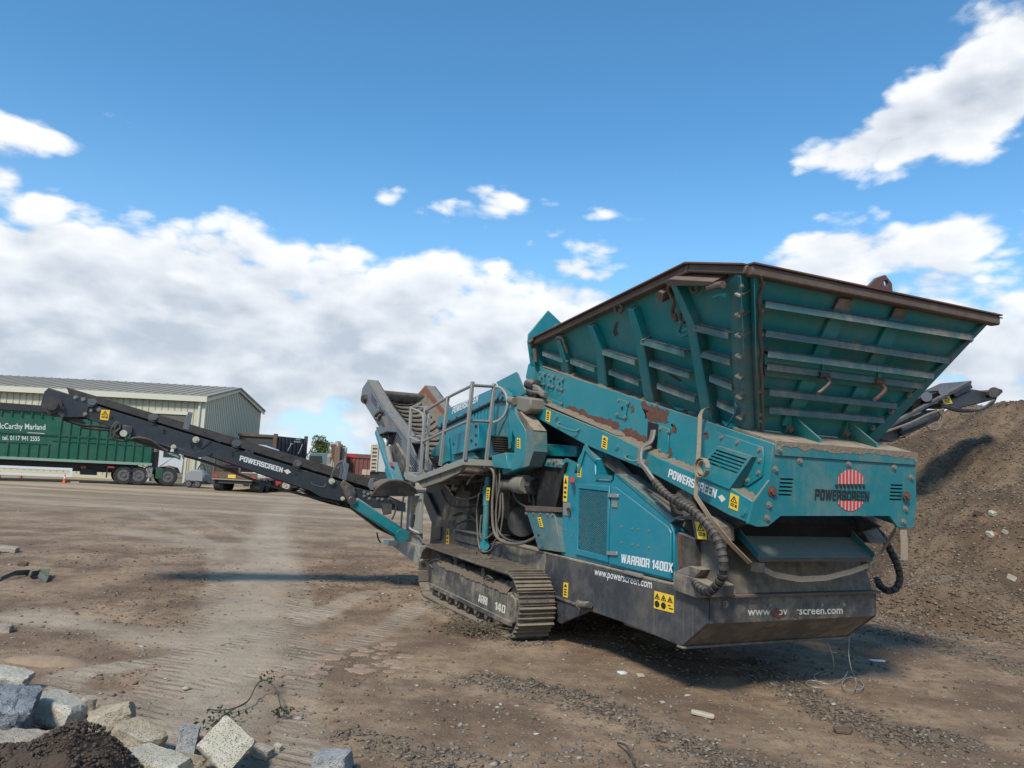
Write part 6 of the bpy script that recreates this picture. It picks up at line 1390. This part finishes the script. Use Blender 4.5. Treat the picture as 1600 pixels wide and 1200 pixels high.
# upper-section overlap plate and joint
MB().prism(pu([(322,687),(331,689),(316,700),(313,701)], uN+.001), (.012,0,0)).build('joint_plate', M['dark'], sc_, bev=.003); MB().prism(pu([(270,697),(300,707),(316,704),(332,708),(328,711.5),(306,716),(272,707)], uN+.001), (.014,0,0)).build('joint_plate', M['dark_clean'], sc_, bev=.003)
MB().prism(pu([(297,691),(303,693),(302,701),(299,701)], uN+.002), (.002,0,0)).build('slot_shade', M['void'], sc_)  # dark plate paints the shade inside a slot
pn = MB()
for x, y, r_ in ((306,687,.045),(271,698.5,.035),(518,752,.045),(535,779,.03),(549,782,.035)): p = gu(x,y,uN+.012); pn.cyl(p, p+X1*.03, r_).cyl(p+X1*.03, p+X1*.045, r_*.45)
pn.build('pivot_pin', plain('greased_pin', (.42,.42,.30), .5), sc_)
# head
hdp = MB().prism(pu([(75,607),(69.5,612),(63,636),(66,644),(98,652),(134,652),(140,633),(136,626),(118,619)], uN+.004), (.02,0,0)).build('head_guard', M['dark_clean'], sc_, bev=.004)
hp2 = [p+A((uF-uN-.03,0,0)) for p in pu([(75,607),(69.5,612),(63,636),(66,644),(98,652),(134,652),(140,633),(136,626),(118,619)], uN+.004)]
MB().prism(hp2, (-.02,0,0)).build('far_head_guard', M['dark_clean'], sc_); q = pu([(75,607),(82,606.5),(103,613),(144,621),(136,626),(118,619)], uN+.004)
MB().prism([q[0], q[4], q[4]+A((uF-uN,0,0)), q[0]+A((uF-uN,0,0))], (0,0,.012)).build('head_cover', M['dark_clean'], sc_)
p = gu(82,633,uN+.024); MB().cyl(p, p+X1*.06, .115, n=20).cyl(p+X1*.06, p+X1*.09, .07, n=16).build('head_motor', M['grimy'], sc_); MB().cyl(p-X1*.02, p+A((uF-uN,0,0)), .13, n=22).build('head_drum', M['rubber'], sc_)
bm_ = MB()
for x, y in ((75,624),(90,627),(97,637),(93,645),(77,645),(70,634),(97,649),(133,647),(118,621),(130,624)): bm_.bolt(gu(x,y,uN+.024), X1, .018, .014)
for x, y in ((142,641),(154,640)): bm_.bolt(gu(x,y,uN+.001), X1, .018, .014)
bm_.build('bolt_head', M['bolt'], sc_, kind='stuff'); MB().prism(pu([(142,640),(152,642),(152,645),(142,643)], uN+.002), (.002,0,0)).build('slot_shade', M['void'], sc_)
MB().prism(pu([(66,644),(98,653),(132,668),(133,660),(120,652),(98,651)], uN-.08), (-.4,0,0)).build('belt_scraper', M['dark'], sc_)
q = pu([(158,640),(172,641),(169,657),(156,655.5)], uN+.002); s_ = MB().prism(q, (.003,0,0)).build('warning_sticker', M['yellow'], sc_); sticker_marks(s_, q, A((.0045,0,0)), 'tri')
block_text('POWERSCREEN', M['white'], sc_, 'lettering', gu(374,719.5,uN+.003), gu(441,738.5,uN+.003), gu(375.5,711.5,uN+.003))
MB().prism(pu([(443,735),(450,733),(455,738),(448,741)], uN+.002), (.001,0,0)).build('emblem', M['white_worn'], sc_)
for pts in ([(486,753),(489,757),(504,761),(508,759),(508,755)],): MB().tube(pu(pts, uN+.004), .006, n=5).build('weld_line', M['conv_grey'], sc_)
# troughed belt: near edge just over the beam, far edge raised behind it
nb = [gu(144,628,uN-.03), gu(592,766,uN-.03)]; fb_ = [gu(104,605,uF+.06), gu(598,753,uF+.06)]
rows = []
for i in range(30):
    f_ = i/29; a = nb[0]*(1-f_)+nb[1]*f_; b = fb_[0]*(1-f_)+fb_[1]*f_; c1 = a*.72+b*.28+A((0,0,-.15)); c2 = a*.32+b*.68+A((0,0,-.19)); rows.append([a, c1, c2, b])
MB().sheet(rows).build('belt', M['belt'], sc_, ang=10)
rows2 = [[r_[0]*.85+r_[3]*.15+A((0,0,-.21)), r_[0]*.15+r_[3]*.85+A((0,0,-.24))] for r_ in rows]; MB().sheet(rows2).build('return_belt', M['belt'], sc_)
for x, y in ((144,627),(240,650),(370,691),(465,722)):
    a = gu(x,y,uN-.02); b = a+A((-.05,.0,0)); o = MB(); d_ = unit(A((0,.0,1))); o.cyl(a+A((.03,0,-.02)), a+A((-.3,0,-.19)), .065, n=18); o.cyl(a+A((.05,0,-.012)), a+A((.03,0,-.02)), .05, n=16); o.beam(a+A((.02,0,-.12)), a+A((.03,0,-.01)), .05, .02).build('idler_roller', M['dark'], sc_)
def upr(px, w, h, u=uN-.01): return MB().prism(pu(px, u), (-.03,0,0))
upr([(294,643),(301.5,645),(295,672),(285,670)],0,0).build('guide_bracket', M['conv_grey'], sc_, bev=.004); upr([(579,748),(585,747),(583,756),(585,765),(579,766),(575,760)],0,0).build('guide_bracket', M['conv_grey'], sc_, bev=.004)
rgd = MB().tube(pu([(517,750),(522,735),(529,724),(537,720.5)], uN-.02), .02, n=6); rgd.build('guard_bar', M['dark'], sc_); MB().prism(pu([(535,720),(546,725),(543,742),(541,752),(535,749),(538,735)], uN-.0), (-.25,0,0)).build('roller_guard', M['conv_grey'], sc_, bev=.006)
MB().prism(pu([(380,706),(390,698),(396,701),(396,709)], uN-.004), (-.015,0,0), [pu([(388,702),(391,702),(391,705),(388,705)], uN-.004)]).build('lifting_lug', M['dark'], sc_); MB().prism(pu([(336,688),(340,686.5),(345,688),(345,692)], uN-.004), (-.015,0,0)).build('lifting_lug', M['dark'], sc_); MB().prism(pu([(487,734),(489,733),(495,735),(495,737)], uN-.004), (-.015,0,0)).build('lifting_lug', M['dark'], sc_)
hl_ = MB()
for x, y in ((175,653.5),(257,673),(257,677),(364,707.5),(364,712),(462,741)): hl_.cyl(gu(x,y,uN+.001), gu(x,y,uN+.003), .018, n=8)
hl_.build('bolt_hole_shade', M['void'], sc_, kind='stuff')  # dark discs paint the shade inside bolt holes
# folding ram under the head section
rmc = MB().cyl(gu(205,679,uN-.10), gu(268,699,uN-.10), .085, n=18).build('folding_ram', M['dark_clean'], sc_); MB().prism(pu([(192,664),(207,667),(207,675),(200,682),(191,680)], uN+.003), (.05,0,0)).build('ram_bracket', M['dark'], sc_, bev=.006); MB().cyl(gu(193,677,uN+.05), gu(193,677,uN+.09), .045).build('ram_pin', plain('pin_cream', (.45,.45,.34), .5), sc_)
for k in range(3): MB().tube(pu([(183,658),(175,668),(174,678),(180,686),(195,689),(213,684),(235,688),(252,700),(262,705)] if k == 0 else [(186,660),(180,668),(180,680),(186,684)] if k == 1 else [(176,668),(184,660),(188,668),(180,676),(178,684)], uN+.03), .016).build('ram_hose', M['hose'], sc_)
MB().prism(pu([(176,668),(190,664),(196,690),(180,688)], uN-.05), (-.05,0,0)).build('valve_bracket', M['grimy'], sc_)
MB().tube(pu([(98,655),(126,664),(150,666),(176,669)], uN-.02), .016).tube(pu([(128,668),(150,671),(172,672)], uN-.02), .014).build('return_cable', M['rubber'], sc_)
# lower section near the hinge
MB().prism(pu([(541,785),(556,762),(600,772),(634,786),(634,800),(600,795),(560,792)], uN-.02), (-.03,0,0)).build('hinge_section', M['dark_clean'], sc_, bev=.004); MB().prism(pu([(531,757),(536,750),(552,760),(556,770),(550,786),(541,780)], uN+.006), (.02,0,0)).build('hinge_plate', M['dark_dusty'], sc_, bev=.004)
bm_ = MB()
for x, y in ((569,769),(575,772),(580,770),(577,779),(590,779),(597,780),(608,780),(569,775)): bm_.bolt(gu(x,y,uN-.02), X1, .016, .014)
bm_.build('bolt_head', M['bolt'], sc_, kind='stuff'); MB().prism(pu([(596,786),(612,788),(612,803),(600,805)], uN+.01), (-.05,0,0)).build('control_box', M['dark'], sc_); MB().tube(pu([(607,780),(616,784),(619,793),(615,806),(612,812)], uN+.03), .014).build('control_hose', M['hose'], sc_)
MB().ring(gu(617,785,uN-.1), gu(617,785,uN-.5), .34, .30, n=24)
gu_c = gu(618,792,uN); arcm = MB(); pts = [gu_c+A((0,.42*math.cos(t_),.40*math.sin(t_))) for t_ in np.linspace(.45, 2.75, 9)]
for a, b in zip(pts[:-1], pts[1:]): arcm.prism([a, b, b+A((-.45,0,0)), a+A((-.45,0,0))], (0,0,.02))
arcm.build('pulley_cover', M['rim'], sc_); MB().prism(pts, (-.02,0,0)).build('dark_cover_fill', M['rubber'], sc_)  # black sheet stands in for the dark inside of the pulley cover
MB().tube(pu([(287,712),(330,724.5),(405,753),(473,773),(520,783),(530,787)], uN-.15), .022, n=6).build('support_strut', M['dark'], sc_)
MB().prism(pu([(470,764),(500,776),(541,785),(552,790),(630,838),(628,844),(596,829),(552,796),(516,788),(490,780)], uN-.25), (-.25,0,0)).build('support_leg', M['black'], sc_)
a, b = gu(552,784,uN+.02), gu(629,836,uN+.02); rr2 = MB().beam(a, b, .16, .16, (1,0,0)).build('support_ram', M['teal'], sc_, bev=.02); p = gu(549,782,uN+.06); MB().cyl(p, p+X1*.08, .06).build('ram_eye', M['dark_dusty'], rr2); p = gu(627,836,uN+.06); MB().cyl(p-X1*.1, p+X1*.06, .10).build('ram_eye', M['teal_dirty'], rr2)
MB().tube(pu([(589,832),(591,842),(595,848)], uN-.3), .012).tube(pu([(541,786),(541,790),(543,791)], uN-.1), .012).build('chain_end', M['grimy'], sc_)

# ---- ladder and light grey steps
vL = .02
la = MB().prism(pv([(637,776),(641,772),(657.5,771),(655.5,834),(634,832)], vL), (0,.05,0), [pv([(645,804),(649,805),(647,824),(642,823)], vL)]).build('access_step', M['grey_steel'], mach, bev=.005)
for x0, x1 in ((628,638),(641,654)): MB().tube([gv(*p, vL-.06) for p in ((x1,773),(x0+5,775),(x0+2,780),(x0-1,815),(x0-1,824),(x0+3,828),(x1,832))], .016).build('grab_handle', plain('pale_bar', (.40,.41,.38), .45), la)
MB().prism(pv([(634,832),(655,834),(655,856),(634,846)], vL+.02), (0,.06,0)).build('step_bracket', M['grey_steel'], la); MB().prism(pv([(611,845),(621,840),(655,853),(653,882),(648,880),(612,852)], vL-.01), (0,.2,0)).build('lower_step', M['grey_steel'], la, bev=.006); MB().prism(pv([(611,843),(622,846),(621,853),(611,850)], vL-.014), (0,-.16,0)).build('step_tread', plain('pale_tread', (.52,.52,.46), .6), la)
yplate(la, [(646,788),(651,788),(650,796),(645,795)], vL-.001)

# ---- engine bay seen through the open side
MB().bb((-3.1,1.15,.92),(.1,2*VC-1.15,1.95)).build('power_unit', M['grimy'], mach, bev=.02)
MB().prism(pv([(655,768),(667,770),(686,812),(706,813),(713,856),(671,857),(674,817)], .55), (0,.25,0)).build('jacking_leg', M['dark'], mach, bev=.008)
jl = bpy.data.objects['jacking_leg']; MB().prism(pv([(680,824),(690,823),(690,843),(677,844)], .545), (0,-.02,0)).build('leg_panel', M['dark_clean'], jl, bev=.006); yplate(jl, [(698,826),(702,826),(701,858),(697,857)], .548, marks=False)
MB().beam(gv(688,788,.7), gv(711,838,.7), .10, .16).build('diagonal_brace', M['dark_dusty'], mach)
MB().prism(pv([(707,829),(754,836),(753,851),(744,853),(716,846),(708,842)], .50), (0,.35,0)).prism(pv([(709,826),(758,836),(757,839),(708,829)], .46), (0,.4,0)).build('battery_tray', M['dark'], mach, bev=.008)
MB().prism(pv([(706,812),(765,772),(770,790),(716,830)], .85), (0,.1,0)).build('under_screen_chute', M['dark_clean'], mach)
uc_ = bpy.data.objects['under_screen_chute']; 
for k in range(3): MB().beam(gv(727+3*k,796-1.5*k,.845), gv(733+3*k,786-1.5*k,.845), .004, .014).build('vent_slot_shade', M['void'], uc_)  # dark bars paint the shade of vent openings
tp_ = MB().cyl(gv(762.5,745,.42), gv(757,858,.42), .045, n=16).build('stabiliser_post', M['teal_dirty'], mach); MB().cyl(gv(757,852,.40), gv(757,852,.50), .07).build('post_foot', M['teal'], tp_); MB().cyl(gv(760,760,.418), gv(760,790,.418), .050, n=16).build('post_collar', M['teal_dirty'], tp_)
yplate(tp_, [(761,762),(766,762),(764,782),(760,781)], .36); yplate(tp_, [(756,770),(759,768),(759,784),(756,784)], .52)
mo_ = MB().cyl(gv(784,758,.5), gv(806,757,.5), .07, n=18).cyl(gv(806,757,.5), gv(812,757,.5), .11, n=18).cyl(gv(812,757,.5), gv(824,757,.52), .125, n=10).build('hydraulic_motor', M['cast'], mach, bev=.01); MB().cyl(gv(812,757,.52), gv(836,760,.6), .11, n=8).build('gear_case', M['grimy'], mo_); bm_ = MB()
for a in np.linspace(0, 6.28, 6, endpoint=False): c_ = gv(786,758,.5); bm_.cyl(c_+A((-.03,.06*math.cos(a),.06*math.sin(a))), c_+A((0,.06*math.cos(a),.06*math.sin(a))), .016, n=6)
bm_.build('bolt_head', M['bolt'], mo_, kind='stuff')
rc = MB().prism(pv([(842,725),(877,729),(866,796),(838,795)], .62), (0,.03,0)).build('rubber_curtain', M['rubber'], mach); MB().prism(pv([(877,729),(884,722),(868,793),(866,796)], .60), (0,.3,0)).build('curtain_side', M['rubber'], rc); MB().prism(pv([(838,722),(848,716),(868,717),(876,726),(876,731),(840,727)], .58), (0,.1,0)).build('curtain_bracket', M['teal_dirty'], rc); bm_ = MB()
for x, y in ((843,722),(850,719),(858,722),(866,721),(872,726)): bm_.bolt(gv(x,y,.58), -Y1, .022, .02)
bm_.build('bolt_head', M['bolt'], rc, kind='stuff'); MB().prism(pv([(868,726),(884,716),(902,724),(896,742),(884,740)], .64), (0,.02,0)).build('curtain_wing', M['teal'], rc)
dc = MB().prism(pv([(822,798),(828,796),(866,801),(877,863),(841,858)], .50), (0,.3,0)).build('discharge_chute', M['teal_dull'], mach, bev=.006); MB().prism(pv([(820,790),(868,793),(868,800),(821,798)], .48), (0,.35,0)).build('chute_lip', M['rim'], dc); yplate(dc, [(840,808),(845,808),(849,824),(844,823)], .495); bm_ = MB()
for x in (823,834,845,856,864): bm_.bolt(gv(x,802+.06*(x-823),.50), -Y1, .016, .014)
bm_.build('bolt_head', M['bolt'], dc, kind='stuff')
MB().cyl(gv(816,815,.8), gv(816,815,1.4), .20, n=24).build('air_tank', M['grimy'], mach)
for k, (x0, y0, x1, y1, w) in enumerate(((832,738,838,795,.06),(826,742,830,785,.05),(838,730,832,760,.04))): MB().beam(gv(x0,y0,.7), gv(x1,y1,.7), w, w).build('linkage_bar', M['dark_dusty'], mach)
hz_ = [([(768,733),(772,745),(769,790),(772,830),(785,846),(810,850),(830,843),(838,838)],.34,.024,'hose_dusty'),([(775,735),(776,770),(776,815),(782,835),(800,846),(822,846),(842,836)],.38,.02,'hose'),([(781,732),(780,760),(775,800),(778,838),(790,850)],.36,.016,'hose_dusty'),
      ([(752,805),(750,830),(753,842),(765,838),(775,825),(781,800),(782,765)],.40,.016,'hose_dusty'),([(702,760),(704,770),(712,777),(728,780),(742,776),(755,768)],.5,.02,'hose_dusty'),([(757,738),(752,760),(746,795)],.4,.011,'hose'),([(749,770),(745,800),(748,850),(756,862),(768,858),(776,842),(792,846)],.38,.016,'hose_dusty'),
      ([(730,757),(738,745),(752,737),(766,731)],.33,.02,'hose_dusty'),([(708,805),(725,800),(745,815),(768,826)],.6,.022,'hose'),([(712,820),(735,812),(752,822),(770,835)],.55,.018,'hose'),([(785,770),(786,800),(782,832)],.42,.014,'hose_dusty'),([(745,862),(744,880),(752,884),(770,870)],.25,.011,'hose'),
      ([(690,765),(700,785),(720,792),(748,788)],.62,.024,'hose'),([(800,765),(806,780),(818,790),(838,800)],.55,.02,'hose')]
for pts, v, r_, m_ in hz_: MB().tube(pv(pts, v), r_*.74).build('hydraulic_hose', M[m_], mach)
fk = MB()
for x, y in ((718,758),(728,762),(703,752)): fk.box(gv(x,y,.6), (.16,.12,.09))
fk.build('valve_block', M['grimy'], mach, bev=.01); MB().tube(pv([(722,748),(740,752),(758,748)], .55), .03).build('feed_pipe', M['hose'], mach); MB().prism(pv([(673,770),(700,760),(708,778),(690,792)], .75), (0,.2,0)).build('teal_gusset', M['teal'], mach)
MB().bb((-3.2,.95,1.2),(-2.2,2.2,1.75)).build('hopper_shoe', M['dark_dusty'], mach); MB().prism([P3(-4.9,.62,1.25),P3(-3.0,.62,.75),P3(-2.9,.62,1.7),P3(-3.6,.62,1.95),P3(-4.9,.62,1.75)], (0,1.6,0)).build('conveyor_tail', M['dark_dusty'], mach)
MB().cyl(gv(648,851,.03), gv(660,878,.03), .03).build('tow_pin', M['cast'], mach)

# ---- hoses wrapped in spiral guard beside the hopper end
def spiral_hose(pts, r_, name='spiral_hose'):
    o = MB().tube(pts, r_, n=12, sub=8).build(name, M['rubber'], mach); P = [A(p) for p in pts]; Q = []
    for i in range(len(P)-1):
        a, b, c, d = P[max(i-1,0)], P[i], P[i+1], P[min(i+2,len(P)-1)]
        for k in range(10): x = k/10; Q.append(.5*((2*b)+(-a+c)*x+(2*a-5*b+4*c-d)*x*x+(-a+3*b-3*c+d)*x**3))
    L = 0; last = Q[0]; w_ = MB()
    for i in range(1, len(Q)):
        L += np.linalg.norm(Q[i]-last); last = Q[i]
        if L > .05: L = 0; d = unit(Q[i]-Q[i-1]); w_.cyl(Q[i]-d*.017, Q[i]+d*.017, r_*1.16, n=12)
    w_.build('spiral_wrap', M['hose'], o, kind='stuff'); return o
LH = [(1022,752),(1040,772),(1060,785),(1085,800),(1105,820),(1120,842),(1129,868),(1130,892),(1122,912),(1108,924),(1094,920),(1086,908)]
LV = [.46,.44,.42,.40,.38,.36,.36,.36,.38,.40,.42,.48]
spiral_hose([gv(x,y,v) for (x,y), v in zip(LH, LV)], .034)
for k, (m_, d) in enumerate((('hose_dusty',0),('steel',5),('hose_dusty',-4))): MB().tube([gv(x+d*.5,y,v) for (x,y),v in zip(((1021,672),(1016,690),(1002,700),(1000,720),(1008,732),(1022,752)),(.64,.60,.48,.44,.44,.46))], .013).build('feed_hose', M[m_], mach)
MB().prism(pv([(994,716),(1008,719),(1006,728),(1002,726),(996,724)], .43), (0,.05,0)).build('hose_clamp', M['steel'], mach)
RH = [(1340,812),(1362,822),(1380,840),(1392,862),(1402,884),(1406,904),(1400,919),(1388,923),(1376,916),(1370,905)]
spiral_hose([gu(x,y,u) for (x,y), u in zip(RH, (2.5,2.6,2.7,2.76,2.8,2.8,2.78,2.72,2.62,2.5))], .030)

# ---- far side conveyor, its head over the soil heap
uR = -1.4
rc_ = MB().prism(pu([(1362,683),(1372,672),(1462,640),(1471,646),(1468,656),(1394,691)], uR), (-.5,0,0)).build('far_conveyor', M['dark'], mach, bev=.01)
MB().prism(pu([(1374,660),(1420,628),(1471,611),(1486,609),(1482,622),(1380,676)], uR-.25), (-.3,0,0)).build('belt', M['belt'], rc_); MB().beam(gu(1366,678,uR+.03), gu(1514,597,uR+.03), .05, .10, (1,0,0)).build('top_tube', M['dark'], rc_)
MB().prism(pu([(1484,609),(1515,595),(1521,606),(1494,621)], uR), (-.6,0,0)).build('head_guard', M['dark_clean'], rc_, bev=.01); MB().prism(pu([(1494,621),(1521,608),(1540,611),(1559,608),(1565,616),(1556,624),(1537,629),(1500,638),(1474,636),(1468,630)], uR-.02), (-.5,0,0)).build('drive_housing', M['dark_clean'], rc_, bev=.02); MB().cyl(gu(1553,613,uR+.12), gu(1553,613,uR-.25), .10, n=14).cyl(gu(1560,612,uR+.06), gu(1560,612,uR-.15), .06, n=12).beam(gu(1543,615,uR+.03), gu(1564,611,uR+.03), .06, .06).build('drive_motor', M['grimy'], rc_)
for x, y in ((1418,628),(1475,611),(1448,620)): MB().cyl(gu(x,y,uR+.06), gu(x,y,uR-.3), .09, n=16).build('idler_roller', M['conv_grey'], rc_)
q = pu([(1471,622),(1483,618),(1488,630),(1475,632)], uR+.01); s_ = MB().prism(q, (.004,0,0)).build('warning_sticker', M['yellow'], rc_); sticker_marks(s_, q, A((.006,0,0)), True)
for k in range(2): MB().tube(pu([(1473,632+3*k),(1500,640+2*k),(1530,640),(1550,630-2*k),(1556,618)], uR+.08), .03).build('head_hose', M['hose'], rc_)
MB().tube(pu([(1380,676),(1420,662),(1450,648),(1474,640)], uR+.08), .025).tube(pu([(1462,640),(1472,652),(1468,668),(1455,672),(1446,664)], uR+.08), .016).build('conveyor_hose', M['hose_dusty'], rc_); MB().tube(pu([(1405,684),(1420,678),(1425,670)], uR+.06), .014).bb(gu(1408,680,uR)-A((.05,.05,.05)), gu(1408,680,uR)+A((.05,.05,.05))).build('chain_end', M['grimy'], rc_)
MB().prism(pu([(1390,649),(1402,643),(1405,646),(1392,651)], uR+.10), (.02,0,0)).build('belt_tag', M['white'], rc_); MB().cyl(gu(1405,672,uR+.05), gu(1445,657,uR+.05), .07).build('folding_ram', M['dark_clean'], rc_)
MB().beam(gu(1366,680,uR-.2), P3(uR-.3, 2.3, 1.5), .3, .25).build('root_beam', M['dark'], rc_)

# ------------------------------------------------------------------ loose things hanging from the machine
def hang(name, mb, m, lab, cat, **k):
    mb.v = [tuple(glob(A(p))) for p in mb.v]; return tag(mb.build(name, m, None, **k), lab, cat)
st1 = [gv(1098,640,.62), gv(1094,648,.60), gv(1092,700,.47), gv(1089,742,.45), gv(1087,775,.43), gv(1110,810,.45), gv(1140,848,.55), gv(1172,880,.72)]
st1 = [gv(1103,637,.70)+A((0,.1,.02))]+st1
mb = MB().ribbon(st1, (.05,0,.015), .006); hang('webbing_strap', mb, M['strap'], 'beige webbing strap hanging over the near side of the feeder', 'strap')
kn = MB()
for r_, dx in ((.075,0),(.055,.02)): c_ = gv(1094,727,.42); kn.ribbon([c_+A((.05+r_*math.cos(a)+dx, -.02, -.02+r_*1.1*math.sin(a))) for a in np.linspace(0, 6.0, 12)], (0,.05,0), .006)
hang('strap_coil', kn, M['strap'], 'knotted coil of beige strap left of the slotted vent', 'strap')
sag = [gu(x,y,u) for x,y,u in ((1190,888,2.92),(1210,898,2.90),(1250,905,2.88),(1290,903,2.88),(1330,893,2.9),(1355,884,2.92),(1378,862,3.0),(1400,826,3.2))]
hang('webbing_strap', MB().ribbon(sag, (.0,0,.05), .006), M['strap'], 'beige webbing strap sagging under the spillage tray', 'strap')
hang('strap_tail', MB().ribbon([gu(1411,822,3.24), gu(1413,850,3.25), gu(1413,875,3.25)], (0,.085,0), .008), M['strap'], 'short strap tail hanging below the right end of the feeder', 'strap')
w1 = [gu(1291,1000,2.3)]; w1 = [loc(gnd(1300,1045,.02))]
def wpt(px, py, h=.02): return loc(gnd(px, py, h))
wa = [gu(1292,1002,2.38), gu(1300,1022,2.42), wpt(1302,1045,.12), wpt(1285,1049), wpt(1272,1056), wpt(1280,1066), wpt(1300,1068), wpt(1318,1060), wpt(1325,1048,.06)]
wb = [gu(1327,996,2.38), gu(1326,1020,2.42), wpt(1330,1045,.14), wpt(1337,1062), wpt(1335,1078), wpt(1320,1076), wpt(1316,1066), wpt(1328,1058), wpt(1345,1064), wpt(1349,1074), wpt(1338,1078)]
wc_ = [wpt(1302,1073), wpt(1275,1074), wpt(1260,1068), wpt(1266,1063), wpt(1285,1066)]
hang('loose_wire', MB().tube(wa, .0042, n=6).tube(wb, .0048, n=6).tube(wc_, .0042, n=6), M['wire'], 'thin pale wire trailing from the rear lip to loops on the ground', 'wire')
